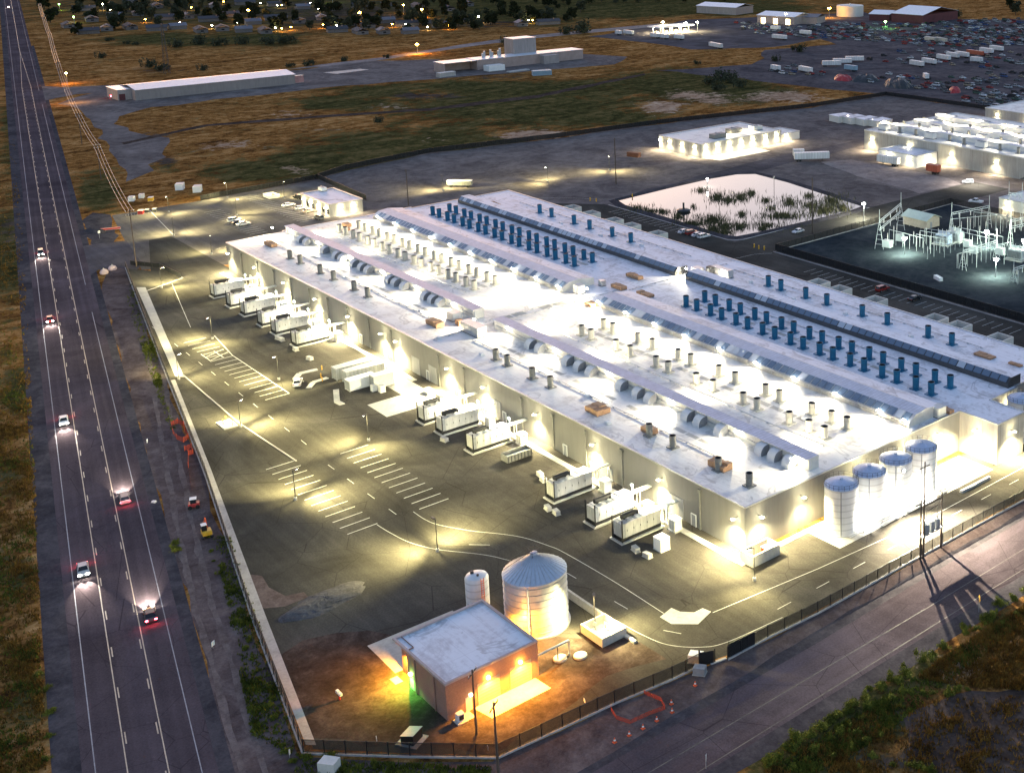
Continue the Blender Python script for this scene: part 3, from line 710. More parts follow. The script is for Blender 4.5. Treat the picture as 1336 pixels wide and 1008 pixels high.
for a in [(231, 8.5, 5.5, 2, 1.3, 'long timber stack on the roof corner above the car park'), (127.5, 8.4, 5.6, 2.2, 1.5, 'low timber stack on the roof beside the square cabinet'), (123.2, 13.0, 2.4, 1.6, 1.5, 'timber stack behind the long grey container on the roof'),
          (53.5, 6.0, 4.6, 3.4, 1.5, 'largest timber stack alone on the roof above the generators'), (15.3, 7.2, 4.6, 2.4, 1.4, 'timber stack wrapped around the second to last grey vent'), (37.6, 7.4, 3.6, 1.8, 1.2, 'small timber stack behind a grey vent above the generators'),
          (236.5, 35.2, 3, 2, 1.2, 'timber stack behind the first beige vents'), (232, 33, 2.5, 1.6, 1.0, 'low timber stack between the first beige vents'), (112.5, 45, 3.4, 2.2, 1.2, 'timber stack at the start of the lit skylight'), (119.5, 59, 5, 2, 1.3, 'timber stack between the blue vent fields'),
          (124.5, 68, 6, 1.8, 1.1, 'long timber stack before the gap of the far skylight'), (109.5, 60.5, 5.6, 2, .9, 'reddish timber stack behind the lit skylight'), (226.5, 83.6, 5.2, 2, 1.4, 'timber stack on the far corner of the roof'), (231, 81.6, 3.6, 1.6, 1.1, 'dark timber stack beside the far corner stack'),
          (112.8, 86.6, 3.2, 2, 1.3, 'timber stack beside the long grey unit on the far roof'), (1.8, 57.6, 3.4, 1.6, 1.0, 'timber stack at the tank end of the roof behind the monitor'), (16, 89, 5, 2.4, .5, 'flat scatter of boards near the far roof edge'), (7.5, 89.5, 3.5, 1.2, .5, 'low board pile at the far tank end of the roof')]:
    crate_stack(*a)


def roof_unit(name, u, v, sx, sy, h, m, label, cat='roof unit', seams=3):
    t = thing(name, label, cat, W(u, v, ZR), 0, 'equipment boxes on the roof')
    b = MB(); b.box(-sx/2, sx/2, -sy/2, sy/2, .15, h); b.build('casing', m, t)
    f = MB(); f.box(-sx/2-.08, sx/2+.08, -sy/2-.08, sy/2+.08, 0, .15); f.build('base_frame', MT['dark'], t)
    p = MB()
    for k in range(seams): x = -sx/2+sx*(k+.5)/seams; p.box(x-.3*sx/seams, x+.3*sx/seams, sy/2, sy/2+.05, .5, h-.4)
    p.build('access_panel', MT['steel'], t)


roof_unit('roof_container', 115.2, 12.2, 8.2, 2.5, 2.6, MT['steel'], 'long grey container on the roof between the two monitors')
roof_unit('roof_cabinet', 128, 14, 3.2, 2.6, 2.2, MT['steel'], 'square grey cabinet beside the low timber stack on the roof')
roof_unit('roof_cabinet', 117.6, 20.5, 2, 1.6, 1.3, MT['cream'], 'small cream box at the end of the near monitor')
roof_unit('roof_cabinet', 123.8, 49, 2.6, 2.2, 2.4, MT['cream'], 'cream stair head with dark lid between the skylights', seams=1)
roof_unit('roof_cabinet', 124.8, 57.2, 1.6, 1.4, 1.6, MT['steel'], 'small grey box behind the cream stair head', seams=1)
roof_unit('roof_cabinet', 114, 82.4, 3, 2.4, 2.2, MT['steel'], 'grey box lit by the lamp at the gap of the far skylight', seams=2)
roof_unit('roof_cabinet', 111.2, 84.6, 1.6, 1.5, 2.6, MT['dark'], 'tall dark box at the end of the far skylight', seams=1)
roof_unit('roof_container', 108.4, 86.8, 7.5, 2, 2.3, MT['steel'], 'long grey unit on the far roof strip', seams=4)
roof_unit('roof_cabinet', 1.5, 54.8, 2.2, 2.4, 2.2, MT['cream'], 'cream box at the tank end of the middle monitor', seams=1)
for k, (u, v) in enumerate([(215.5, 84.5), (190, 86.6), (168.5, 87.2), (150, 89.5), (78.5, 86.3), (60.2, 87.5), (37, 86.6), (98, 88.2), (100.5, 6), (140, 11), (118, 4.4), (183, 10), (62, 9.2), (47, 4), (20, 34), (56, 33.5), (85, 33.8), (105, 36)]):
    b = MB(); b.box(-.6, .6, -.45, .45, 0, .35); b.box(-.5, .5, -.35, .35, .35, .5)
    tag(b.build('roof_hatch', MT['white'], loc=W(u, v, ZR)), ('low white hatch on the far roof strip by the sparse blue vents' if v > 80 else 'low white hatch on the near roof strip' if v < 20 else 'low white hatch among the beige vents'), 'roof hatch', 'small roof hatches')
# ------------------------------------------------------------------ lamps of the hall
WARM, NEUT = (1, .89, .50), (1, .88, .60)
def wall_light(u, v, z, d, power, ang=150, col=WARM, kids=True):
    b = MB(); dd = Vector((d[0], -d[1], 0)).normalized(); p = W(u, v, z); b.bar(p, p+dd*1.1, .12, .1); q = p+dd*1.1
    o = b.build('wall_lamp', MT['dark'], hall)
    e = MB(); e.box(q.x-.28, q.x+.28, q.y-.28, q.y+.28, z-.16, z-.05); e.build('lamp_lens', MT['e_warm'], o)
    aim = Vector((dd.x*.75, dd.y*.75, -1))
    lamp('wall_lamp_light', 'SPOT', q+Vector((0, 0, -.25)), power*2.0*RND.uniform(.75, 1.25), col, aim, ang, .6, .25, hall)


for u in (240.4, 219.6, 198.4, 177.2, 156.8, 137.9, 130.0, 104.4, 88.1, 66.7, 45.5, 23.5, 1.9): wall_light(u, -.1, 6.6, (0, -1), 9000 if u != 130.0 else 15000)
for v in (2.9, 13.4, 52.3): wall_light(-.1, v, 6.6, (-1, 0), 6000)
wall_light(-10.1, 64.2, 6.6, (-1, 0), 9000); wall_light(-5, 59.9, 6.6, (0, -1), 6000); wall_light(-.1, 29, 7.6, (-1, 0), 5500, 155); wall_light(-.1, 43, 7.6, (-1, 0), 5500, 155)
wall_light(-1.0, 75, 6.6, (-1, 0), 12000)
for u, d in ((244.3, 8), (245.7, 30), (245.7, 52)): wall_light(u, d, 6.6, (1, 0), 5000)
def roof_light(u, v, z, d, power, ang=150):
    p = W(u, v, z); b = MB(); b.box(p.x-.25, p.x+.25, p.y-.1, p.y+.25, z-.2, z+.05); b.build('roof_lamp', MT['e_white'], hall)
    lamp('roof_lamp_light', 'SPOT', p+Vector((0, d*.5, .2)), power*1.7, NEUT, Vector((0, d*1.9, -1)), ang, .9, .25, hall)


for u in (238, 218, 196, 175, 155, 135, 108, 87.4, 66, 44, 22, 5): roof_light(u, 17.6, 10.9, 1, 3000)
for u in (236, 224, 212, 200, 188, 176, 164, 152, 140, 129, 110, 98, 86, 74, 61, 48, 35.5, 22.6, 9.8, 2.8): roof_light(u, 45.5, 10.7, 1, 3400)
for u in (233, 205, 170, 135, 106, 80, 45, 12): roof_light(u, 21.2, 10.9, -1, 3000)
roof_light(116.0, 80, 11.0, 1, 2200); roof_light(107, 85.6, 11.0, 1, 1800); roof_light(120, 49, 11.2, 1, 3000); roof_light(119.5, 15, 11, 1, 4000); roof_light(243, 14, 11.5, 1, 4000)

# roof clutter: conduit runs, walkway pads
rnd = random.Random(77)
for u0, v0, u1, v1 in ((10, 58.9, 95, 58.9), (140, 58.9, 232, 58.9), (20, 72.6, 96, 72.6), (146, 72.6, 231, 72.6), (8, 27.3, 100, 27.3), (146, 27.3, 232, 27.3), (20, 9.6, 110, 9.6), (130, 10.2, 238, 10.2), (20, 92.8, 110, 92.8), (130, 92.8, 225, 92.8), (118, 3, 118, 60), (121, 20, 121, 45), (116, 60, 116, 95)):
    c = MB(); c.tube(W(u0, v0, ZR+.2), W(u1, v1, ZR+.2), .09, n=6)
    k = int(max(abs(u1-u0), abs(v1-v0))/4)
    for i in range(k+1): p = W(u0, v0, ZR).lerp(W(u1, v1, ZR), i/k); c.box(p.x-.2, p.x+.2, p.y-.2, p.y+.2, ZR, ZR+.12)
    c.build('conduit', MT['steel'], hall)
for u, v, a, c_ in ((120, 30, 5, 24), (60, 33.6, 42, 1.2), (190, 33.7, 44, 1.2), (55, 65.6, 44, 1.2), (188, 65.6, 44, 1.2), (70, 12.4, 50, 1.0), (185, 12.6, 50, 1.0)):
    for i in range(int(max(a*2, c_)/4)):
        if a*2 > c_: x, y, sx, sy = u-a+i*4+2, v, 1.7, c_/2
        else: x, y, sx, sy = u, v-c_/2+i*4+2, 1.2, 1.7
        if rnd.random() < .75: b = MB(); b.box(x-sx, x+sx, -y-sy, -y+sy, ZR, ZR+.03); b.build('walkway_pad', MT['conc'], hall)

# ------------------------------------------------------------------ generators along the long wall
def make_gen():
    t = thing('generator', '', 'generator', (0, 0, 0), 0, 'standby generators along the long wall')      # origin: front left corner of the pad; local +y is towards the lot
    p = MB(); p.box(-3.85, 0, -9.6, 0, 0, .26); p.build('pad', MT['conc'], t)
    s = MB(); s.box(-3.3, -.55, -9.2, -.4, .26, .5); s.box(-3.3, -3.0, -9.2, -.4, .5, .95); s.box(-.85, -.55, -9.2, -.4, .5, .95)
    for k in range(8): s.box(-3.0, -.85, -9+k*1.15, -8.8+k*1.15, .5, .95)
    s.build('skid', MT['black'], t)
    e = MB(); e.box(-3.35, -.5, -9.2, -1.25, .95, 3.72)
    enc = e.build('enclosure', MT['genw'], t)
    for k in range(5):
        for x in (-.5, -3.39): y = -8.9+k*1.5; d = MB(); d.box(x, x+.04, y, y+1.38, 1.05, 3.6); d.build('side_door', MT['genw'], enc)
        h = MB(); h.box(-3.43, -3.39, -7.6+k*1.5, -7.5+k*1.5, 2.1, 2.5); h.build('handle', MT['dark'], enc)
    for k in range(4): r = MB(); r.box(-3.25+k*.69, -2.68+k*.69, -1.2, -.55, 1.0, 3.66); r.build('radiator_panel', MT['genw'], t)
    g = MB(); g.box(-3.3, -.55, -1.25, -.62, .95, 3.6); g.build('radiator_core', MT['grey'], t)
    for x in (-3.45, -.4):
        q = MB(); q.box(x-.09, x+.09, -.52, -.34, .26, 4.55); q.build('corner_post', MT['black'], t)
    for k in range(4):
        v = MB(); v.box(-3.1, -.75, -2.6-k*1.5, -2.1-k*1.5, 3.72, 3.8); v.build('roof_vent', MT['grey'], t)
    m = MB(); m.tube((-1.75, -1.5, 4.35), (-1.75, -4.6, 4.35), .48, n=14); m.box(-2.0, -1.5, -2.2, -1.9, 3.72, 4.1); m.box(-2.0, -1.5, -4.2, -3.9, 3.72, 4.1); m.tube((-1.75, -4.6, 4.35), (-1.75, -5.1, 4.35), .2); m.tube((-1.75, -5.1, 4.4), (-1.75, -5.1, 3.7), .2)
    smooth_by_angle(m.build('silencer', MT['black'], t), 40)
    return t


gen0 = make_gen(); GENS = []
gl = []
for grp, us in (('six by the parking bays', (221.7, 209.2, 198.9, 186.6, 177.3, 164.2)), ('three beside the pale apron', (95.7, 87.5, 74.5)), ('three near the tank corner', (43.9, 30.3, 21.8))):
    for k, u in enumerate(us):
        lab = f'white generator container with black silencer, {ORD[k]} of the {grp}'
        loc = W(u, -13.9, 0.015)
        if not GENS: o = gen0; o.location = loc; o['label'] = lab
        else: o = dup(gen0, loc, 0, lab)
        GENS.append((u, o))
        lamp('generator_lamp_light', 'SPOT', W(u-1.9, -3.9, 4.6), 3800, (1, .97, .88), Vector((0, .5, -1)), 165, .4, .3)
# electrical cabinets, cable bridges and lamps between each generator and the wall
def make_cabinet():
    t = thing('switch_cabinet', '', 'electrical cabinet', (0, 0, 0), 0, 'switch cabinets between generators and wall')
    b = MB(); b.box(-.95, .95, -.8, .8, .2, 2.3); b.build('housing', MT['white'], t); p = MB(); p.box(-1.2, 1.2, -1.05, 1.05, 0, .2); p.build('plinth', MT['conc'], t)
    for x in (-.85, .04): d = MB(); d.box(x, x+.81, .8, .86, .35, 2.15); d.build('door', MT['cream'], t)
    r = MB(); r.box(-1.05, 1.05, -.9, .9, 2.3, 2.4); r.build('lid', MT['white'], t)
    return t


def make_bridge():
    t = thing('cable_bridge', '', 'cable bridge', (0, 0, 0), 0, 'cable bridges from generators to wall')
    for x in (-.5, .5):
        p = MB(); p.box(x-.08, x+.08, 2.6, 2.76, 0, 3.4); p.build('leg', MT['steel'], t)
    tr = MB(); tr.box(-.62, -.54, -.1, 4.2, 3.3, 3.55); tr.box(.54, .62, -.1, 4.2, 3.3, 3.55)
    for k in range(8): tr.box(-.54, .54, k*.54, k*.54+.06, 3.32, 3.38)
    tr.build('tray', MT['steel'], t); c = MB()
    for k in range(4): c.tube((-.4+k*.26, -.1, 3.44), (-.4+k*.26, 4.2, 3.44), .07, n=6)
    c.build('cables', MT['white'], t); return t


def make_lampbox():
    t = thing('flood_lamp', '', 'flood lamp', (0, 0, 0), 0, 'floodlights behind the generators')
    p = MB(); p.tube((0, 0, 0), (0, 0, 4.6), .07, n=6); p.build('post', MT['steel'], t); h = MB(); h.box(-.3, .3, -.06, .16, 4.5, 4.85); h.build('head', MT['grey'], t); l = MB(); l.box(-.24, .24, .16, .2, 4.55, 4.8); l.build('lens', MT['e_cool'], t); return t


cab0, br0, fl0 = make_cabinet(), make_bridge(), make_lampbox()
for k, (u, o) in enumerate(GENS):
    g = f'{ORD[k]} generator from the car park end'
    for src, du, v, lab in ((cab0, -6.0 if k not in (2, 4) else -5.2, -3.4, f'white twin door switch cabinet beside the {g}'), (br0, -2.4, -4.3, f'steel cable bridge linking the {g} to the wall'), (fl0, -1.9, -3.7, f'bright floodlight post behind the {g}')):
        loc = W(u+du, v if src is not br0 else -4.2, .015)
        if src is br0: loc = W(u+du, -.1, .015)
        if k == 0: src.location = loc; src['label'] = lab
        else: dup(src, loc, 0, lab)


def block_thing(name, u, v, sx, sy, h, m, label, cat, rz=0, lid=True, group=None):
    t = thing(name, label, cat, W(u, v, .02), rz, group)
    b = MB(); b.box(-sx/2, sx/2, -sy/2, sy/2, 0.08, h); b.build('body', m, t)
    p = MB(); p.box(-sx/2-.1, sx/2+.1, -sy/2-.1, sy/2+.1, 0, .08); p.build('base', MT['conc'], t)
    if lid: l = MB(); l.box(-sx/2-.05, sx/2+.05, -sy/2-.05, sy/2+.05, h, h+.08); l.build('lid', MT['cream'], t)
    return t


block_thing('switch_box', 12.0, -9.5, 2.2, 2.0, 2.4, MT['white'], 'large white switch box beside the last generator', 'electrical cabinet')
for k, (u, v, l) in enumerate([(159, -14.4, 'pale concrete block in front of the sixth generator'), (170.5, -14.2, 'pale block in front of the gap after the fifth generator'), (168.8, -14.0, 'second pale block beside the fifth generator'), (150, -14.6, 'lone pale hay coloured block near the grey containers'), (81.5, -14.5, 'pale block beside the ninth generator'),
                              (39.2, -15.8, 'pale block left of the eleventh generator'), (36.6, -15.6, 'pale block nearer the eleventh generator'), (52.6, -9.0, 'pale block right of the open dumpster'), (50.2, -9.8, 'small white block right of the dumpster'), (11.6, -13.0, 'long pale block in front of the large switch box'), (14.8, -13.2, 'white block at the foot of the last generator')]):
    block_thing('concrete_block', u, v, 1.7, .9, .8, MT['conc'], l, 'block', RND.uniform(-.3, .3), False, 'concrete blocks on the lot')
# open dumpster
t = thing('dumpster', 'dark open topped dumpster standing alone between generator groups', 'dumpster', W(63.0, -8.0, .02), 0)
b = MB(); X, Y, Z = 1.3, 3.0, 1.7
for a in ((-X, -X+.1, -Y, Y), (X-.1, X, -Y, Y), (-X+.1, X-.1, -Y, -Y+.1), (-X+.1, X-.1, Y-.1, Y)): b.box(*a, .25, Z)
b.box(-X+.1, X-.1, -Y+.1, Y-.1, .25, .35); b.build('bin', MT['greyvent'], t)
r = MB()
for k in range(8): y = -Y+.3+k*.78; r.box(X, X+.1, y, y+.12, .3, Z-.1); r.box(-X-.1, -X, y, y+.12, .3, Z-.1)
r.build('rib', MT['dark'], t); w = MB(); w.box(-X+.1, X-.1, -Y+.1, Y-.4, .35, .9); w.build('rubbish', MT['grey'], t)
for y in (-2.3, 2.3): q = MB(); q.tube((-1.2, y, .12), (1.2, y, .12), .12, n=8); q.build('roller', MT['black'], t)
# the service corner: two grey containers, white trailer units, walks
def container(name, loc, rz, L, Wd, H, m, label, cat, group=None, doors=True, roofm=None):
    t = thing(name, label, cat, loc, rz, group)
    b = MB(); b.box(-L/2, L/2, -Wd/2, Wd/2, .15, H, 0, 1); b.build('body', [m, roofm or m], t)
    for x in (-L/2, L/2-.12):
        for y in (-Wd/2, Wd/2-.12): c = MB(); c.box(x-.02, x+.14, y-.02, y+.14, 0, H+.02); c.build('corner_post', MT['steel'], t)
    if doors:
        for y in (-Wd/2+.15, .03): d = MB(); d.box(L/2, L/2+.05, y, y+Wd/2-.18, .3, H-.2); d.build('door', MT['grey'], t)
    return t


greyc = ribbed('grey_container_sheet', (.36, .37, .37), 'X', 1.0, .5)
container('storage_container', W(132.5, -11.2, .02), PI/2, 9.6, 2.7, 3.0, greyc, 'grey container, left one of the pair beside the curved walk', 'container')
container('storage_container', W(128.5, -10.4, .02), PI/2, 9.6, 2.7, 3.0, greyc, 'grey container, right one of the pair beside the curved walk', 'container')
container('storage_container', W(123.4, -13.6, .02), PI/2, 6.6, 2.6, 2.7, MT['white'], 'white open topped unit in front of the grey container pair', 'container')
container('storage_container', W(120.6, -9.6, .02), PI/2, 5, 2.4, 3.2, MT['cream'], 'cream boxy unit behind the white open topped one', 'container')
block_thing('switch_box', 117.0, -11.4, 1.4, 1.2, 1.6, MT['cream'], 'cream box on the ground right of the cream unit', 'electrical cabinet')
block_thing('switch_box', 119.0, -12.4, 1.2, 1.2, 1.4, MT['white'], 'white box on the ground before the cream unit', 'electrical cabinet')
block_thing('switch_box', 101.5, -4.6, 2.0, 1.6, 2.2, MT['beige'], 'beige box against the wall above the loading apron', 'electrical cabinet')
block_thing('switch_box', 98.0, -4.6, 2.0, 1.6, 2.4, MT['white'], 'white box against the wall by the loading apron', 'electrical cabinet')
block_thing('lift_cart', 108.0, -4.4, 2.2, 1.3, .9, MT['steel'], 'small steel lift cart by the loading doors', 'cart')
wlk = MB()
for pts in ([(141.8, -16.2), (142.3, -20.4), (139.6, -22.6), (136.4, -22.4)], [(134.6, -16.8), (134.2, -20.4), (131.4, -22.8)], [(125.8, -18.6), (118.6, -21.6), (116.2, -21.4)]):
    for a, c in zip(pts[:-1], pts[1:]): wlk.bar(W(*a, .09), W(*c, .09), 1.3, .18)
kind(wlk.build('kerb_walk', MT['conc']))
for k, (u, v) in enumerate([(141, -15.4), (136, -17.8), (133.4, -18.6)]):
    b = MB(); b.tube((0, 0, 0), (0, 0, 1.1), .12, n=8); tag(b.build('bollard', MT['yellow'], loc=W(u, v, .02)), ('yellow bollard by the curved walk', 'yellow bollard between the two walks', 'yellow bollard at the right walk')[k], 'bollard', 'bollards by the curved walks')
# ------------------------------------------------------------------ lot lights
def make_pole(h=6.2):
    t = thing('lot_light', '', 'light pole', (0, 0, 0), 0, 'light poles of the lot')
    b = MB(); b.tube((0, 0, 0), (0, 0, .55), .3, n=10); b.build('base', MT['conc'], t)
    p = MB(); p.tube((0, 0, .55), (0, 0, h), .09, .07, n=8); p.build('pole', MT['pole'], t)
    a = MB(); a.bar((0, 0, h-.1), (.5, 0, h), .08); a.build('arm', MT['pole'], t)
    hd = MB(); hd.box(.35, 1.35, -.22, .22, h-.06, h+.1); hd.build('lamp_head', MT['pole'], t)
    l = MB(); l.box(.45, 1.25, -.16, .16, h-.1, h-.06); l.build('lens', MT['e_warm'], t); return t


YEL = (1, .90, .42)
pole0 = make_pole(); firstp = [1]
def put_pole(loc, rz, label, power=11000, col=YEL, group='light poles of the lot', ang=168, two=False):
    o = pole0 if firstp else dup(pole0, loc, rz, label, group)
    if firstp: firstp.clear(); o.location = loc; o.rotation_euler.z = rz; o['label'] = label
    h = Vector((math.cos(rz)*.9, math.sin(rz)*.9, 6.0))
    a, c = math.cos(rz), math.sin(rz)      # batwing optics: two lobes along the lane and a weaker one straight down
    for s in (-1, 1): lamp('pole_light', 'SPOT', Vector(loc)+h, power*2.0, col, Vector((-c*s*2.0+a*.9, a*s*2.0+c*.9, -1)), 118, 1, .2)
    lamp('pole_light', 'SPOT', Vector(loc)+h, power*.2, col, Vector((a*.3, c*.3, -1)), ang, .8, .2)


for (u, v), rz, lab, pw in (((39.8, -38.4), 0, 'dark light pole on the outer curve of the lot road behind the silo', 12000), ((77.3, -48.3), -1.2, 'dark light pole at the end of the near parking bays', 12000), ((119.8, -42.8), -1.2, 'dark light pole on the island with yellow posts', 11000), ((159.5, -42.6), -1.2, 'dark light pole at the end of the concrete swale', 4500),
                            ((141.8, -25.6), 1.9, 'light pole beside the bays facing the grey containers', 8000), ((183, -26.5), 1.9, 'light pole at the far end of the hatched bays', 9000), ((93.1, -26.0), 1.9, 'light pole at the head of the bays near the apron', 11000), ((.0, -32.2), 2.6, 'light pole standing in the concrete box beside the silo', 9000),
                            ((-7.7, -4.8), 1.2, 'light pole near the enclosure at the hall corner', 5000), ((240, -21), -1.5, 'light pole at the far lot entrance', 9000)):
    put_pole(W(u, v, .02), rz, lab, pw)
for k, ((u, v), lab) in enumerate(zip([(267.2, 2.9), (313.2, 27.9), (344.0, 35.8), (328.5, 51.3), (295.7, 100.7), (279.0, 138.4), (280.5, 169.8), (300, 2), (336, 12)],
                                     ['light pole between the hall corner and the car park', 'light pole beside the two white cars', 'light pole at the field edge of the car park', 'light pole before the guard building', 'light pole right of the flatbed trailer in the grey yard', 'light pole in the middle of the grey yard', 'light pole near the brown bin in the yard', 'light pole at the car park entrance', 'light pole by the highway side of the car park'])):
    put_pole(W(u, v, .02), RND.uniform(-3, 3), lab, 5000, YEL, 'light poles of the lot', 150)
# island with posts, enclosure at the corner, block box by the silo
t = thing('traffic_island', 'small concrete island with three yellow posts at the lot edge', 'island', W(123.5, -44.4, .02))
b = MB(); b.box(-2.6, 2.6, -1.5, 1.5, 0, .2); b.build('slab', MT['conc'], t)
for x, y in ((-1.6, -.6), (.2, .7), (1.8, -.5)): q = MB(); q.tube((x, y, .2), (x, y, 1.4), .13, n=8); q.build('bollard', MT['yellow'], t)
def open_box(name, u0, u1, v0, v1, h, m, label, cat, th=.35, floor=.1):
    t = thing(name, label, cat, W((u0+u1)/2, (v0+v1)/2, .03)); a, c = (u1-u0)/2, (v1-v0)/2; b = MB()
    b.box(-a, a, -c, -c+th, 0, h); b.box(-a, a, c-th, c, 0, h); b.box(-a, -a+th, -c+th, c-th, 0, h); b.box(a-th, a, -c+th, c-th, 0, h); b.build('wall', m, t)
    f = MB(); f.box(-a+th, a-th, -c+th, c-th, 0, floor); f.build('floor', MT['conc'], t); return t


en = open_box('bin_enclosure', -4.5, -1.1, -2.3, 4.2, 2.1, MT['conc'], 'pale walled enclosure at the hall corner holding a red bin', 'enclosure')
block_thing('waste_bin', -2.9, 2.4, 1.6, 1.2, 1.5, MT['orange'], 'red brown bin inside the walled enclosure at the corner', 'bin')
ob = open_box('valve_box', -5.6, .3, -34.7, -30.1, 1.5, MT['conc'], 'open concrete box with pipes beside the steel silo', 'concrete box')
for k in range(4):
    p = MB(); x = -2+k*1.3; p.tube((x, -.8+(k % 2), .1), (x, -.8+(k % 2), 1.3), .1, n=8); p.tube((x-.3, -.8+(k % 2), 1.25), (x+.3, -.8+(k % 2), 1.25), .12, n=8); p.build('pipe', MT['steel'], ob)
t = thing('retaining_wall', 'long low concrete wall running from the silo to the box', 'wall', W(6.4, -30.3, .02)); b = MB(); b.box(-6, 5.8, -.2, .2, 0, 1.4); b.build('stem', MT['conc'], t); b = MB(); b.box(-14.6, -6.0, -.3, .3, 0, .35); b.build('foot', MT['conc'], t)
# ------------------------------------------------------------------ pump house, silo, tank
t = thing('pump_house', 'brown brick pump house with white flat roof, orange lamps and green lit door', 'building', W(-4.7, -60.6, .02))
H = 5.9; b = MB(); Lx, Ly = 15.8, -15.0
for a, c in (((0, 0), (0, Ly)), ((0, Ly), (Lx, Ly)), ((Lx, Ly), (Lx, -1.2)), ((Lx, -1.2), (Lx-4.2, -1.2)), ((Lx-4.2, -1.2), (Lx-4.2, 0)), ((Lx-4.2, 0), (0, 0))):
    b.face([(a[0], a[1], 0), (c[0], c[1], 0), (c[0], c[1], H), (a[0], a[1], H)])
b.build('wall', MT['brick'], t)
r = MB(); r.box(.3, Lx-.3, Ly+.3, -.3, H-.35, H-.25); r.build('roof', membrane('pump_roof', (.66, .69, .72), (.40, .41, .44)), t)
r = MB(); r.box(-.06, .3, Ly-.06, .06, H-.3, H+.06); r.box(Lx-.3, Lx+.06, Ly-.06, .06, H-.3, H+.06); r.box(.3, Lx-.3, Ly-.06, Ly+.3, H-.3, H+.06); r.box(.3, Lx-.3, -.3, .06, H-.3, H+.06); r.build('parapet', mat('pink_coping', (.42, .34, .32), .7, .15), t)
rd = ribbed('dock_door', (.50, .42, .30), 'Z', .5, .6)
for y0 in (-4.9, -10.2):      # south face (x = 0): roller doors
    d = MB(); d.box(-.05, -.0, y0-3.6, y0, .0, 3.5); d.build('roller_door', rd, t)
d = MB(); d.box(-.06, 0, -3.9, -2.9, 0, 2.2); d.build('door', MT['cream'], t)
d = MB(); d.box(9.7, 11.0, .0, .06, .05, 2.2); d.build('door', MT['greenroof'], t)
d = MB(); d.box(Lx-2.6, Lx-1.6, -1.2, -1.14, .05, 2.2); d.build('door', MT['cream'], t)
for x in (3.2, 8.9): q = MB(); q.tube((x, .12, .1), (x, .12, H-.3), .1, n=8); q.build('downpipe', MT['brick'], t)
kk = thing('air_conditioner', 'small white air conditioner on a pad at the pump house corner', 'air conditioner', W(-5.9, -59.3, .02)); b = MB(); b.box(-.45, .45, -.5, .5, .15, 1.3); b.build('casing', MT['white'], kk); b = MB(); b.box(-.47, -.45, -.35, .35, .35, 1.1); b.build('grille', MT['black'], kk); b = MB(); b.box(-.9, .7, -.8, .8, 0, .15); b.build('pad', MT['conc'], kk)
def sodium(p, d, power, em='e_orange', col=(1, .42, .03), ang=150, parent=None, nm='wall_lamp'):
    b = MB(); b.box(p.x-.2, p.x+.2, p.y-.2, p.y+.2, p.z-.16, p.z+.16); b.build(nm, MT[em], parent, loc=(0, 0, 0) if not parent else -Vector(parent.location))
    lamp('sodium_light', 'SPOT', p+Vector(d)*.35, power, col, Vector((d[0]*.8, d[1]*.8, -1)), 165, .5, .12)


sodium(W(-4.95, -54.0, 3.9), (-1, 0, 0), 7500, parent=t); sodium(W(-4.95, -48.7, 3.9), (-1, 0, 0), 7500, parent=t); sodium(W(3.5, -45.4, 3.6), (0, -1, 0), 6000, parent=t)
sodium(W(9.0, -59.2, 3.3), (0, 1, 0), 10000, parent=t); sodium(W(5.6, -60.85, 2.7), (0, 1, 0), 1600, 'e_green', (.2, 1, .12), parent=t); sodium(W(-4.9, -56.9, 2.5), (-1, 0, 0), 60, 'e_win', (1, .6, .05), parent=t)
sheet('door_slab', uv((-4.75, -56.5), (-4.75, -46.3), (-8.6, -46.0), (-8.6, -55.8)), .032, MT['conc'])
sheet('door_slab', uv((8.5, -61.9), (10.4, -61.9), (10.4, -60.7), (8.5, -60.7)), .032, MT['conc']); sheet('door_slab', uv((-4.8, -59.1), (-4.8, -57.3), (-6.6, -57.3), (-6.6, -58.9)), .030, MT['conc'])
sheet('side_slab', uv((11.2, -60.6), (21.0, -60.4), (20.6, -46.0), (11.2, -46.0)), .030, MT['conc'])
silo = thing('silo', 'large round corrugated steel silo with cone roof beside the pump house', 'silo', W(7.6, -38.1, .02))
b = MB(); pr = [(5.05, 0), (5.05, .3)]+[(5.0, .3+k*1.0) for k in range(10)]
b.lathe([(5.3, 0), (5.3, .35), (4.98, .36), (4.98, 9.35)], n=48); o = b.build('shell', MT['silo'], silo); smooth_by_angle(o, 30)
for k in range(8): q = MB(); q.lathe([(4.98, 1.0+k*1.1), (5.06, 1.03+k*1.1), (5.06, 1.1+k*1.1), (4.98, 1.13+k*1.1)], n=48); smooth_by_angle(q.build('hoop', MT['steel'], silo), 50)
b = MB(); b.lathe([(5.1, 9.3), (5.1, 9.42), (.6, 12.1), (.6, 12.5), (0, 12.6)], n=36); o = b.build('cone_roof', mat('cone_sheet', (.46, .50, .56), .45, .12, 3, .4, .2), silo); weld(o)
b = MB()
for k in range(36): a = 2*PI*k/36; b.bar((5.08*math.cos(a), 5.08*math.sin(a), 9.46), (.6*math.cos(a), .6*math.sin(a), 12.14), .07, .07)
b.build('roof_rib', MT['steel'], silo)
b = MB(); b.tube((-3.65, 3.65, .2), (-3.65, 3.65, 8.9), .16, n=10); b.tube((-3.65, 3.65, 8.9), (-3.3, 3.3, 9.2), .16, n=8); smooth_by_angle(b.build('fill_pipe', MT['cream'], silo), 40)
b = MB()
for p in ((-.7, -.7), (.7, -.7), (.7, .7), (-.7, .7)): b.tube((p[0], p[1], 12), (p[0], p[1], 13.3), .04, n=6)
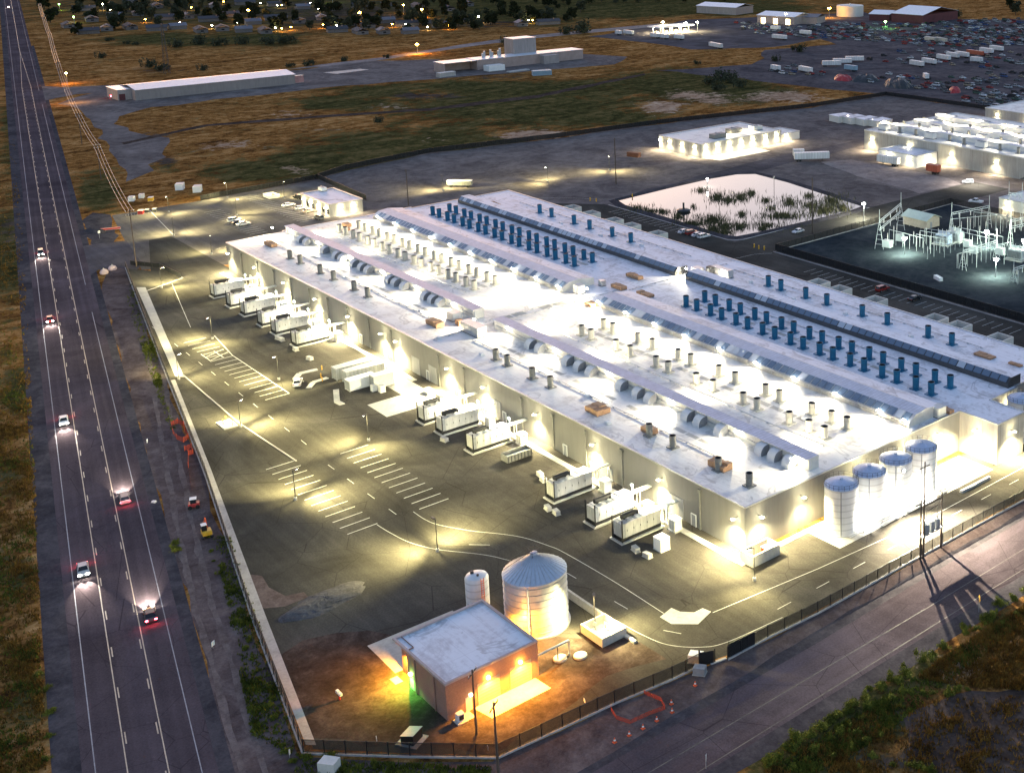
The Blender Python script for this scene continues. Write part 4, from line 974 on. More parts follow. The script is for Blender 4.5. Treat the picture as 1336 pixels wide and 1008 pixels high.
for z in (12.7, 13.3): b.bar((-.7, -.7, z), (.7, -.7, z), .05); b.bar((.7, -.7, z), (.7, .7, z), .05); b.bar((.7, .7, z), (-.7, .7, z), .05); b.bar((-.7, .7, z), (-.7, -.7, z), .05)
b.bar((.7, .7, 13.3), (3.9, 3.2, 10.1), .06); b.bar((-.7, .7, 13.3), (2.4, 4.4, 10.1), .06); b.build('walkway', MT['dark'], silo)
tk = thing('white_tank', 'small white domed tank behind the pump house beside the silo', 'tank', W(18.6, -42.4, .02)); b = MB(); b.lathe([(1.9, 0), (1.9, 5.4), (1.7, 5.75), (.9, 6.05), (0, 6.1)], n=28); smooth_by_angle(b.build('shell', MT['tank'], tk), 30)
b = MB(); b.tube((.5, .5, 6), (.5, .5, 6.5), .3, n=10); b.tube((-.8, .2, 5.9), (-.8, .2, 6.3), .2, n=8); b.build('hatch', MT['dark'], tk); b = MB(); b.bar((-1.95, .3, 0), (-1.95, .3, 6), .06); b.bar((-1.95, -.2, 0), (-1.95, -.2, 6), .06)
for k in range(14): b.bar((-1.95, .3, .3+k*.4), (-1.95, -.2, .3+k*.4), .05)
b.build('ladder', MT['orange'], tk)
block_thing('pump_skid', 21.6, -41.0, 2.6, 1.4, 1.2, MT['white'], 'white box at the foot of the small white tank', 'pump box')
t = thing('pipe_rack', 'bent steel pipes running from the pump house toward the silo foot', 'pipes', W(.6, -43.5, .02)); b = MB(); b.tube((-4.2, 1.4, 2.6), (-4.2, -4.0, 2.6), .18, n=8); b.tube((-4.2, -4.0, 2.6), (-4.2, -4.0, 0), .18, n=8); b.build('pipe', MT['steel'], t); b = MB(); b.tube((-4.2, -2, 0), (-4.2, -2, 2.5), .08, n=6); b.build('leg', MT['dark'], t)
for k, (u, v) in enumerate([(-3.4, -41.0), (-5.0, -38.4)]):
    b = MB(); b.lathe([(1.05, 0), (1.05, .25), (.95, .32), (0, .34)], n=20); tag(b.build('manhole', MT['conc'], loc=W(u, v, .03)), ('round pale manhole beside the pipes', 'round pale manhole with a dark cover left open')[k], 'manhole', 'manholes by the silo')
t = thing('dumpster', 'dark dumpster with pale lid near the fence corner below the pump house', 'dumpster', W(-5.0, -66.2, .03), .5); b = MB(); b.prism([(-1.0, .1), (1.0, .1), (1.0, 1.2), (-1.0, 1.6)], -1.1, 1.1, 'y'); b.build('bin', MT['black'], t); b = MB(); b.prism([(-1.05, 1.62), (1.05, 1.22), (1.05, 1.28), (-1.05, 1.68)], -1.15, 1.15, 'y'); b.build('lid', MT['grey'], t); b = MB(); b.box(-1.7, 1.7, -1.5, 1.5, 0, .08); b.build('pad', MT['conc'], t)
t = thing('well_head', 'small white well head with two caps on the lit dirt', 'well head', G(443, 912, .03)); b = MB(); b.tube((0, 0, 0), (0, 0, 1.0), .15, n=10); b.build('pipe', MT['red'], t); b = MB(); b.box(-.75, -.1, -.2, .2, .9, 1.3); b.box(.1, .75, -.2, .2, .9, 1.3); b.build('cap', MT['white'], t)
# gravel heap
def heap(name, cx, cy, rx, ry, h, rz, m, label, seed=1):
    rnd = random.Random(seed); b = MB(); nr, na = 10, 36; ph = [rnd.uniform(0, 6) for _ in range(4)]
    vs = []
    for i in range(nr+1):
        for j in range(na):
            a = 2*PI*j/na; q = i/nr; wob = 1+.10*math.sin(2*a+ph[0])+.07*math.sin(5*a+ph[1])+rnd.uniform(-.05, .05); z = h*(1-q**3)*(1+.25*math.sin(3*a+ph[2])*q)+rnd.uniform(-.05, .05)*h
            vs.append((rx*q*wob*math.cos(a), ry*q*wob*math.sin(a), max(z, 0) if i < nr else -.02))
    b.mesh(vs, [(i*na+j, i*na+(j+1) % na, (i+1)*na+(j+1) % na, (i+1)*na+j) for i in range(nr) for j in range(na)])
    o = b.build(name, m, loc=(cx, cy, .02), rotz=rz); weld(o, .02); return tag(o, label, 'gravel heap')


hp_ = G(424, 784); hv = G(474, 762)-G(370, 806)
heap('gravel_heap', hp_.x, hp_.y, hv.length/2, 3.6, .7, math.atan2(hv.y, hv.x), gravel('heap_gravel', (.055, .055, .054), (.085, .085, .083), (.12, .12, .118), .5), 'long low heap of grey gravel on the dark lot')
sheet('dirt_smear', px((322, 748), (340, 752), (350, 768), (375, 778), (398, 772), (402, 778), (375, 790), (345, 795), (330, 790)), .019, g_verge, .5, 3)
# ------------------------------------------------------------------ four white tanks and one in the second recess
def make_tank():
    t = thing('storage_tank', '', 'tank', (0, 0, 0), 0, 'white storage tanks on the pad')
    b = MB(); b.lathe([(3.3, 0), (3.3, .2), (3.15, .21), (3.15, 9.0)], n=40); smooth_by_angle(b.build('shell', MT['tank'], t), 30)
    b = MB(); b.lathe([(3.25, 8.95), (3.25, 9.08), (2.2, 9.55), (1.0, 9.85), (.35, 9.9), (.35, 10.25), (0, 10.28)], n=32); smooth_by_angle(b.build('dome', MT['dome'], t), 30)
    b = MB()
    for k in range(20): a = 2*PI*k/20; b.bar((3.2*math.cos(a), 3.2*math.sin(a), 9.0), (3.2*math.cos(a), 3.2*math.sin(a), 10.0), .05)
    for z in (9.5, 10.0):
        for k in range(20): a, c = 2*PI*k/20, 2*PI*(k+1)/20; b.bar((3.2*math.cos(a), 3.2*math.sin(a), z), (3.2*math.cos(c), 3.2*math.sin(c), z), .04)
    b.build('guard_rail', MT['dark'], t)
    b = MB(); b.bar((2.3, -2.6, 0), (2.3, -2.6, 9.8), .07); b.bar((2.6, -2.2, 0), (2.6, -2.2, 9.8), .07)
    for k in range(24): b.bar((2.3, -2.6, .3+k*.4), (2.6, -2.2, .3+k*.4), .05)
    for k in range(9):
        z = 2.4+k*.85
        b.bar((2.3, -2.6, z), (3.0, -3.0, z), .05); b.bar((3.0, -3.0, z), (2.6, -2.2, z), .05)
    b.build('ladder', MT['grey'], t)
    b = MB(); b.tube((-2.2, 2.35, .1), (-2.2, 2.35, 8.9), .1, n=8); b.build('pipe', MT['grey'], t); return t


tank0 = make_tank()
for k, v in enumerate((18.6, 26.1, 33.5, 41.0)):
    lab = f'white ribbed storage tank with blue dome, {("nearest the hall corner","second from the hall corner","third, before the recess","last, deepest in the recess")[k]}'
    if k == 0: tank0.location = W(-5.7, v, .03); tank0['label'] = lab
    else: dup(tank0, W(-5.7, v, .03), 0, lab)
dup(tank0, W(-5.4, 74.6, .03), 0, 'white tank with blue dome standing beyond the projecting block')
t = thing('pipe_manifold', 'tangle of white pipes and valves along the feet of the tanks', 'pipes', W(-9.6, 32, .03)); rnd = random.Random(5)
for k in range(5): b = MB(); b.tube((rnd.uniform(-1, .6), -14, .25+k*.12), (rnd.uniform(-1, .6), 15, .25+k*.12), .09, n=6); b.build('pipe', MT['white'], t)
for k in range(22): b = MB(); y = -13+k*1.25; x = rnd.uniform(-1, .8); b.tube((x, y, 0), (x, y, rnd.uniform(.5, 1.3)), .09, n=6); b.box(x-.18, x+.18, y-.18, y+.18, .5, .75); b.build('valve', MT['steel' if k % 3 else 'white'], t)
for u, v, pw in ((-9.5, 22, 5000), (-9.5, 30, 5000), (-9.5, 38, 5000), (-7.5, 47, 8000)): lamp('tank_light', 'POINT', W(u, v, 1.6), pw*.18, (1, .95, .82), radius=.3)
block_thing('pipe_trench', -12.4, 50, .6, 9, .4, MT['grey'], 'long grey trench cover at the edge of the tank pad', 'trench cover', 0, False)

t = thing('flood_light', 'flood light on a tall post between the second and third white tanks', 'flood light', W(-10.4, 30.2, .03)); b = MB(); b.tube((0, 0, 0), (0, 0, 9.2), .08, n=8); b.build('post', MT['steel'], t); b = MB(); b.box(-.35, .05, -.3, .3, 9.0, 9.5); b.build('head', MT['grey'], t); b = MB(); b.box(-.38, -.35, -.25, .25, 9.05, 9.45); b.build('lens', MT['e_white'], t)
lamp('flood_beam', 'SPOT', W(-11.1, 30.2, 9.2), 110000, (1, .90, .66), Vector((-1, .15, -.5)), 130, .6, .12)

# ------------------------------------------------------------------ fences
def fence(name, pts, label, h=2.2, step=3.05, screen='screen', kerb_m='conc2', posts=True, postm='black', rails=True):
    """chain of posts and mesh panels along a polyline; posts are parts, the mesh of the whole run is one part"""
    t = thing(name, label, 'fence', (0, 0, 0)); s = MB(); k = MB(); r = MB(); n = 0
    for a, c in zip(pts[:-1], pts[1:]):
        d = c-a; L = d.length; d = d/L
        s.face([a+Vector((0, 0, .15)), c+Vector((0, 0, .15)), c+Vector((0, 0, h)), a+Vector((0, 0, h))])
        if kerb_m: k.bar(a+Vector((0, 0, .12)), c+Vector((0, 0, .12)), .45, .24)
        if rails: r.bar(a+Vector((0, 0, h)), c+Vector((0, 0, h)), .07); r.bar(a+Vector((0, 0, .35)), c+Vector((0, 0, .35)), .05)
        m = max(1, round(L/step))
        if posts:
            for i in range(m):
                p = a+d*(L*i/m); n += 1
                if n < 98: q = MB(); q.bar(p, p+Vector((0, 0, h+.12)), .12); q.build('post', MT[postm], t)
    s.build('mesh_panel', MT[screen], t)
    if kerb_m: k.build('kerb_base', MT[kerb_m], t)
    if rails: r.build('rail', MT[postm], t)
    return t


fence('perimeter_fence', uv((270, -22), (224, -31.6), (168.6, -43.0), (101.6, -56.6), (41.6, -70.1), (3, -78.0)), 'long black mesh fence on a concrete kerb beside the highway verge', 2.2, 3.05)
fence('perimeter_fence', uv((3, -78.0), (-8, -68.0), (-16.7, -59.6), (-17.6, -49.9), (-18.3, -41.5), (-19.7, -32.0), (-20, -27)), 'black mesh fence with kerb curving around the pump house corner', 2.2)
fence('perimeter_fence', uv((-21.8, -22.9), (-21.9, -14.7), (-22.6, -4.2), (-22.7, 18.8), (-22.8, 36.0), (-23.0, 51.7), (-23.2, 120)), 'black mesh fence along the frontage road in front of the white tanks', 2.2)
t = thing('sliding_gate', 'solid black sliding gate between the two fence runs at the road bend', 'gate', (0, 0, 0)); b = MB(); b.bar(W(-20, -27, 1.2), W(-21.0, -25, 1.2), .1, 2.2); b.bar(W(-21.5, -22.6, 1.25), W(-21.9, -17.5, 1.25), .1, 2.3); b.build('panel', MT['black'], t); b = MB(); b.bar(W(-20, -27, 0), W(-20, -27, 2.8), .18); b.bar(W(-21.6, -22.4, 0), W(-21.6, -22.4, 2.8), .18); b.bar(W(-21.0, -24.8, 0), W(-21.0, -24.8, 2.5), .16); b.build('post', MT['black'], t)
b = MB(); b.bar(W(-20.8, -25.5, .1), W(-21.4, -22.9, .1), .4, .2); b.build('kerb_base', MT['conc2'], t)
fence('yard_fence', px((262, 262), (415, 234), (478, 262)), 'dark screened fence behind the car park and guard building', 2.2, 3.05, 'screen2', None)
fence('yard_fence', px((415, 234), (450, 222), (560, 200), (720, 181), (860, 162), (1060, 140), (1156, 125)), 'long dark screened fence between the grass field and grey yard', 2.4, 6, 'screen2', None)
fence('yard_fence', px((1156, 125), (1250, 138), (1345, 152), (1450, 172)), 'dark screened fence between scrap yard and lit halls', 2.4, 6, 'screen2', None)
fence('substation_fence', uv((-60, 135.6), (139, 135.6)), 'dark screened substation fence beside the east parking bays', 2.6, 3.05, 'screen2', None)
fence('substation_fence', uv((139, 135.6), (139, 226), (100, 226)), 'black mesh substation fence beside the pond road', 2.4, 3.05, 'screen', 'conc2')
fence('substation_fence', uv((100, 226), (-60, 226)), 'dark mesh fence at the back of the substation', 2.4, 6, 'screen', None)
fence('lot_fence', uv((246, -13.5), (262, -14.5), (272, -20)), 'short dark fence and hedge strip beside the lot entrance', 1.6, 3, 'screen2', None)
for k, (x, y) in enumerate([(492, 972), (637, 984), (763, 922)]):
    p = G(x, y); b = MB(); b.bar(p+Vector((-.3, .1, 1.1)), p+Vector((.3, -.1, 1.1)), .05, .5); tag(b.build('fence_sign', MT['white']), f'small white sign hung on the black fence, {("left of the leaning pole","behind the leaning pole","right of the pump house doors")[k]}', 'sign', 'signs on the fence')
# ------------------------------------------------------------------ utility poles and power lines
def upole(name, base, h, label, arms=1, lean=(0, 0), rz=0, r=.2):
    t = thing(name, label, 'utility pole', base, 0, 'wooden utility poles'); top = Vector((lean[0], lean[1], h))
    b = MB(); b.tube((0, 0, 0), top, r, r*.6, n=10); smooth_by_angle(b.build('pole', MT['timber'], t), 40)
    ax = Vector((math.cos(rz), math.sin(rz), 0))
    for k in range(arms):
        c = top*(1-(.05+.07*k)); b = MB(); b.bar(c-ax*1.3, c+ax*1.3, .12, .14); arm = b.build('crossarm', MT['timber'], t)
        i = MB()
        for q in (-1.15, -.4, .4, 1.15): i.tube(c+ax*q+Vector((0, 0, .07)), c+ax*q+Vector((0, 0, .35)), .07, n=6)
        i.build('insulator', MT['porcelain'], arm)
    return base+top*.95, ax


HWR = HA+PI/2; tops = []
for k, (x, y, lab) in enumerate([(178, 348, 'tall dark utility pole at the lot entrance beside the highway'), (132, 234, 'utility pole halfway up the highway verge'), (107, 188, 'utility pole with a white box arm near the track'), (79, 112, 'utility pole by the side track and orange lamp'), (68, 70, 'utility pole above the side track'), (60, 45, 'utility pole near the bend of the far highway'), (54, 25, 'farthest utility pole of the highway line')]):
    tops.append(upole('utility_pole', G(x, y), 19 if k == 0 else 15, lab, 2, rz=HWR))
for k in range(len(tops)-1):
    for q, nm in ((-1.1, 'left'), (0, 'middle'), (1.1, 'right')):
        (a, ax), (c, ay) = tops[k], tops[k+1]; cu = []
        for i in range(15): s_ = i/14; p = (a+ax*q).lerp(c+ay*q, s_); p.z -= 2.2*4*s_*(1-s_)*((c-a).length/160); cu.append(p)
        b = MB()
        for i in range(14): b.tube(cu[i], cu[i+1], .07 if k < 3 else .1, n=5, cap=False)
        tag(b.build('power_line', MT['wirem']), f'{nm} power line on the {ORD[k]} span of the highway poles, counted from the lot', 'power line', 'power lines along the highway')
upole('utility_pole', G(621.7, 958), 10.2, 'dark utility pole standing before the pump house roller doors', 1, rz=2.2, r=.18)
upole('utility_pole', G(651, 1022), 12.6, 'leaning pale utility pole at the bottom edge in front of the fence', 1, (-.5, .3), 2.2, .2)
upole('utility_pole', W(257, 156.4), 19, 'tall dark pole standing between grey yard and pond', 0, r=.28)
upole('utility_pole', W(145.8, 159.3), 20, 'tall dark pole between the pond road and the substation', 0, r=.28)
upole('utility_pole', G(278+440-185, 268), 14, 'brown pole rising behind the guard building', 0, r=.2)
upole('utility_pole', W(-23.4, 21.3), 18.4, 'tallest pole of the transformer frame by the frontage road', 1, rz=PI/2, r=.2)
upole('utility_pole', W(-23.3, 20.6), 11.3, 'near short pole carrying the transformer platform', 1, rz=PI/2, r=.2)
upole('utility_pole', W(-23.2, 26.4), 10.8, 'far short pole carrying the transformer platform', 1, rz=PI/2, r=.2)
t = thing('transformer_bank', 'three grey pole mounted transformers on a platform between two poles', 'transformers', W(-23.2, 23.5, 4.2)); b = MB(); b.box(-.5, .5, -3.1, 3.1, 0, .18); b.build('platform', MT['steel'], t); b = MB(); b.bar((0, -3, 4.6), (0, 3, 4.6), .12); b.bar((0, -3, 5.6), (0, 3, 5.6), .12); b.build('beam', MT['timber'], t)
for k in range(3):
    y = -1.6+k*1.5; b = MB(); b.lathe([(0, .2), (.52, .2), (.55, .4), (.55, 1.9), (.45, 2.1), (0, 2.15)], cx=-.1, cy=y, n=16); smooth_by_angle(b.build('transformer', MT['grey'], t), 40); b = MB(); b.tube((-.1, y, 2.1), (-.1, y, 2.7), .08, n=6); b.tube((.2, y, 2.05), (.2, y, 2.6), .08, n=6); b.build('bushing', MT['porcelain'], t)
    b = MB(); b.tube((-.1, y, 2.6), (-.1, y, 4.6), .03, n=5); b.build('lead', MT['dark'], t)
# ------------------------------------------------------------------ vehicles
PAL = {'white': (.70, .70, .70), 'silver': (.38, .39, .40), 'grey': (.16, .165, .17), 'black': (.02, .02, .022), 'red': (.30, .03, .025), 'blue': (.04, .08, .20), 'tan': (.35, .28, .20), 'green': (.05, .10, .07), 'orange': (.5, .12, .03)}
PMS = {k: mat('faded_paint_'+k, tuple(q*.85+.02 for q in c), .8, .2, spec=.1, obj=True) for k, c in PAL.items()}
PM = {k: paint('car_paint_'+k, c, .28) for k, c in PAL.items()}
PROF = {'sedan': ([(-2.3, .35), (-2.3, .75), (-2.15, .95), (-1.5, 1.0), (1.0, .98), (2.1, .82), (2.3, .6), (2.3, .35)], [(-1.75, .98), (-1.1, 1.42), (.35, 1.44), (1.15, .98)]),
        'suv': ([(-2.3, .4), (-2.35, .9), (-2.3, 1.1), (-1.6, 1.12), (1.0, 1.1), (2.15, 1.0), (2.35, .75), (2.35, .4)], [(-2.25, 1.1), (-2.0, 1.72), (.4, 1.74), (1.2, 1.1)]),
        'pickup': ([(-2.8, .5), (-2.8, 1.1), (-2.7, 1.15), (-.9, 1.15), (1.3, 1.12), (2.6, 1.05), (2.8, .8), (2.8, .45)], [(-.85, 1.12), (-.6, 1.8), (.7, 1.82), (1.45, 1.12)]),
        'van': ([(-2.7, .4), (-2.75, 1.1), (-2.7, 1.3), (-1, 1.3), (1.4, 1.3), (2.4, 1.1), (2.7, .9), (2.7, .4)], [(-2.7, 1.28), (-2.55, 2.15), (1.0, 2.18), (1.9, 1.28)])}


def car_parts(kind_):
    """meshes of one car kind: body, windows, roof, wheel at the origin; x forward"""
    low, cab = PROF[kind_]; w = .92 if kind_ != 'pickup' else 1.0; B, Gl, Rf = MB(), MB(), MB()
    n = len(low); vs = []
    for y, k in ((-w, 0), (-w*.93, 1), (w*.93, 1), (w, 0)):
        pass
    for y in (-w, w):
        vs += [(x, y*(.9 if z > .85 or z < .45 else 1), z) for x, z in low]
    B.mesh(vs, [(i, (i+1) % n, n+(i+1) % n, n+i) for i in range(n)]+[tuple(reversed(range(n))), tuple(range(n, 2*n))])
    q = len(cab); ins = lambda z: w*(.86 if z < 1.3 else .70)
    cv = [(x, s*(w*.88 if k in (0, q-1) else w*.70), z) for s in (-1, 1) for k, (x, z) in enumerate(cab)]
    Gl.mesh(cv, [(i, (i+1) % q, q+(i+1) % q, q+i) for i in range(q-1)]+[tuple(reversed(range(q))), tuple(range(q, 2*q))])
    (x1, z1), (x2, z2) = cab[1], cab[2]; Rf.box(x1-.05, x2+.05, -w*.72, w*.72, z1-.01, z1+.05)
    for x, z in ((cab[0], cab[1]), (cab[3], cab[2])):
        for s in (-1, 1): Rf.bar((x[0], s*w*.88, x[1]), (z[0], s*w*.71, z[1]), .09)
    xm = (x1+x2)/2-.1
    for s in (-1, 1): Rf.bar((xm, s*w*.885, cab[0][1]), (xm, s*w*.715, z1), .08)
    return B, Gl, Rf, low


CARS = {}
def car(kind_, colour, loc, rz, label, group=None, lights=False, cat='car', tails=False):
    key = (kind_, colour)
    if key in CARS and not lights: return dup(CARS[key], loc, rz, label, group)
    t = thing('car' if kind_ != 'pickup' else 'pickup_truck', label, cat, loc, rz, group); B, Gl, Rf, low = car_parts(kind_)
    smooth_by_angle(B.build('body', PM[colour], t), 40); Gl.build('windows', MT['glass'], t); Rf.build('roof', PM[colour], t); xe = low[-1][0]; xr = low[0][0]
    for x in (xr+.85, xe-.85):
        for s in (-1, 1):
            wl = MB(); wl.tube((x, s*.68, .33), (x, s*.93, .33), .33, n=16); ob = wl.build('wheel', MT['tyre'], t); h = MB(); h.tube((x, s*.925, .33), (x, s*.945, .33), .19, n=12); h.build('rim', MT['chrome'], ob)
    for s in (-1, 1):
        h = MB(); h.box(xe-.14, xe+.03, s*.62-.2, s*.62+.2, .62, .80); h.build('headlight', MT['e_white'] if lights else MT['chrome'], t)
        h = MB(); h.box(xr-.03, xr+.08, s*.66-.18, s*.66+.18, .70, .88); h.build('taillight', MT['e_red'] if lights else MT['red'], t)
    if lights:
        for s in (-.6, .6): lamp('headlight_beam', 'SPOT', (xe+.15, s, .7), 8000, (1, .93, .82), (1, 0, -.11), 46, .9, .08, t)
        for s in (-.6, .6): lamp('taillight_glow', 'POINT', (xr-.25, s, .8), 26, (1, .05, .08), radius=.1, parent=t)
    if not lights: CARS[key] = t
    return t


def on_hw(x, off): p = hw(x, off); p.z = .02; return p
for x, off, rz, c, lab in ((311, .3, PI, 'white', 'white car with lit headlights coming down the highway, left lane, middle one'), (236, .4, PI, 'silver', 'silver car with lit headlights coming down the highway, nearest one'), (392, .3, PI, 'red', 'red car with lit headlights on the highway beside the lot entrance'), (470, .3, PI, 'grey', 'grey car with headlights beyond the lot entrance'), (1560, -.8, PI, 'white', 'far car with bright headlights at the top of the highway'),
                           (262, -7.9, 0, 'grey', 'grey car showing red tail lights on the right highway lane, farther one'), (214, -7.9, 0, 'black', 'black car showing red tail lights on the right highway lane, nearest')):
    car('sedan' if c != 'grey' else 'suv', c, on_hw(x, off), HA+rz, lab, 'cars driving on the highway', True)
c45 = -PI/2
for kd, c, (u, v), rz, lab in (('suv', 'white', (304.7, 24), c45, 'white car parked left of its pair in the car park'), ('sedan', 'white', (297, 24.2), c45, 'white car parked right of its pair in the car park'), ('sedan', 'black', (300.8, 24.0), c45, 'black car between the two white cars'),
                               ('suv', 'black', (323.3, 54.7), .2, 'black car before the guard building roof'), ('sedan', 'white', (313.8, 47), c45, 'white car at the guard building, farthest left'), ('sedan', 'silver', (305.8, 48.3), c45, 'silver car parked along the guard building'), ('suv', 'grey', (286.4, 46.8), .1, 'dark grey car at the near corner of the guard building'), ('sedan', 'tan', (299, 48.5), c45, 'tan car beside the guard building door'),
                               ('sedan', 'white', (178, 128.4), c45, 'white car leftmost of four by the pond kerb'), ('suv', 'red', (174.9, 129.2), c45, 'red car between white cars by the pond kerb'), ('sedan', 'white', (171.4, 129.1), c45, 'white car right of the red one by the pond'), ('suv', 'white', (168.2, 129.1), c45, 'rightmost white car by the pond kerb corner'),
                               ('suv', 'red', (85.4, 129.2), c45, 'dark red car parked along the substation fence'), ('sedan', 'black', (72.8, 129.4), c45, 'black car parked along the substation fence'), ('pickup', 'white', (133.2, 234.2), .3, 'white pickup on the road behind the substation'), ('suv', 'white', (156.5, 258.3), .8, 'white car on the lit crossing below the second hall'),
                               ('suv', 'silver', (147, 281), .6, 'silver car by the wall of the second hall'), ('sedan', 'grey', (143.5, 280), .6, 'grey car right of the silver one by the second hall'), ('sedan', 'white', (150.2, 156.6), 1.6, 'white car on the pond road beside the tall pole'), ('sedan', 'white', (135.6, -23.6), -.5, 'white car alone beside the curved walk on the lot'),
                               ('sedan', 'black', (128, 262), .4, 'black car at the right edge near the second hall')):
    car(kd, c, W(u, v, .03), rz, lab, 'parked cars', cat='car' if kd != 'pickup' else 'pickup')
def trailer(loc, rz, L, label, colour='white', group=None, cat='trailer'):
    t = thing('box_trailer', label, cat, loc, rz, group); b = MB(); b.box(-L/2, L/2, -1.28, 1.28, 1.15, 4.0); b.build('box', TRM[colour], t)
    f = MB(); f.box(-L/2+.4, L/2-.6, -.5, .5, .85, 1.15); f.box(L/2-3.2, L/2-3.0, -.8, -.6, .1, .9); f.box(L/2-3.2, L/2-3.0, .6, .8, .1, .9); f.build('chassis', MT['dark'], t)
    for x in (-L/2+1.2, -L/2+2.5):
        for s in (-1, 1): w = MB(); w.tube((x, s*.7, .5), (x, s*1.2, .5), .5, n=12); w.build('wheel', MT['tyre'], t)
    return t


TRM = {'white': ribbed('trailer_white', (.66, .66, .66), 'X', 1.2, .4), 'red': ribbed('trailer_red', (.40, .08, .04), 'X', 1.2, .5), 'blue': ribbed('trailer_blue', (.25, .38, .48), 'X', 1.2, .5), 'cream': ribbed('trailer_cream', (.52, .48, .40), 'X', 1.2, .5)}
trailer(G(1059, 210), -2.2, 15.5, 'long white box trailer parked at the edge of the pale laydown yard'); trailer(G(1042, 206), -2.2, 5, 'short white trailer nose behind the long box trailer')
# ------------------------------------------------------------------ verge: netting, machine, cones, signs, boxes, barrier bags
t = thing('safety_netting', 'orange safety netting strung around a pit beside the black fence', 'safety netting', (0, 0, 0)); nets = [[(224, 556), (232, 552), (240, 556), (241, 563), (246, 572), (240, 577), (231, 573), (226, 566), (224, 556)], [(241, 588), (250, 585), (252, 592), (246, 594), (246, 610), (250, 640)]]
for poly in nets:
    b = MB()
    for a, c in zip(poly[:-1], poly[1:]): A, Cc = G(*a), G(*c); b.face([A, Cc, Cc+Vector((0, 0, 1.1)), A+Vector((0, 0, 1.1))])
    b.build('net', MT['netting'], t)
for poly in nets:
    for a in poly[:-1]: q = MB(); A = G(*a); q.bar(A, A+Vector((0, 0, 1.3)), .07); q.build('stake', MT['orange'], t)
t = thing('safety_netting', 'orange safety netting lying around the dug hole by the frontage road', 'safety netting', (0, 0, 0)); b = MB(); poly = [(840, 905), (862, 914), (868, 925), (848, 932), (822, 944), (804, 938), (797, 926)]
for a, c in zip(poly[:-1], poly[1:]): A, Cc = G(*a), G(*c); b.face([A, Cc, Cc+Vector((0, 0, .7)), A+Vector((0, 0, .7))])
b.build('net', MT['netting'], t)
t = thing('mini_excavator', 'small yellow and white excavator with an orange arm reaching the fence', 'excavator', G(270, 699, .02), -.15)
b = MB()
for s in (-.75, .75): b.prism([(-1.1, .1), (1.1, .1), (1.25, .3), (1.1, .55), (-1.1, .55), (-1.25, .3)], s-.2, s+.2, 'y')
b.build('track', MT['black'], t); b = MB(); b.box(-1.0, .9, -.8, .8, .6, 1.25); b.prism([(-1.25, .65), (-.9, .65), (-.9, 1.4), (-1.25, 1.25)], -.75, .75, 'y'); b.build('body', MT['yellow'], t)
b = MB(); b.box(-.3, .7, -.1, .75, 1.25, 2.3); c_ = b.build('cab', MT['glass'], t); b = MB(); b.box(-.35, .75, -.15, .8, 2.3, 2.4); b.build('roof', MT['white'], c_)
b = MB(); b.bar((.8, -.3, 1.1), (2.2, -.3, 2.6), .22, .28); b.bar((2.2, -.3, 2.6), (3.4, -.3, 1.2), .18, .24); b.build('arm', MT['orange'], t); b = MB(); b.prism([(3.2, .5), (3.7, .6), (3.6, 1.3), (3.3, 1.3)], -.6, 0, 'y'); b.build('bucket', MT['dark'], t)
t = thing('mini_loader', 'small dark loader with white cab roof beside the orange netting', 'loader', G(253, 662, .02), 1.2); b = MB(); b.box(-1, .9, -.6, .6, .35, 1.1); b.build('body', MT['red'], t); b = MB(); b.box(-.5, .5, -.5, .5, 1.1, 1.9); c_ = b.build('cab', MT['glass'], t); b = MB(); b.box(-.6, .6, -.6, .6, 1.9, 2.0); b.build('roof', MT['white'], c_)
for x in (-.7, .6):
    for s in (-.7, .7): w = MB(); w.tube((x, s-.12, .38), (x, s+.12, .38), .38, n=12); w.build('wheel', MT['tyre'], t)
for k, (x, y) in enumerate([(802, 968), (821, 959), (839, 950), (857, 940), (877, 929), (876, 918), (907, 894)]):
    p = G(x, y); b = MB(); b.lathe([(.22, .04), (.05, .75), (0, .75)], n=10); c_ = thing('traffic_cone', f'orange traffic cone, {ORD[k]} from the left along the frontage road edge', 'traffic cone', (p.x, p.y, .02), 0, 'traffic cones by the frontage road'); b.build('cone', MT['orange'], c_); b = MB(); b.box(-.26, .26, -.26, .26, 0, .04); b.build('foot', MT['orange'], c_); b = MB(); b.lathe([(.165, .3), (.115, .5)], n=10); b.build('band', MT['white'], c_)
def sign(x, y, m, label, w=.75, rz=0, diamond=False, h=2.1):
    t = thing('road_sign', label, 'road sign', G(x, y), rz); p = MB(); p.tube((0, 0, 0), (0, 0, h), .05, n=6); p.build('post', MT['steel'], t); b = MB()
    if diamond: b.prism([(0, h-.9), (w, h-.9+w), (0, h-.9+2*w), (-w, h-.9+w)], .05, .08, 'y')
    else: b.box(-w/2, w/2, .05, .08, h-.8, h)
    b.build('panel', m, t)


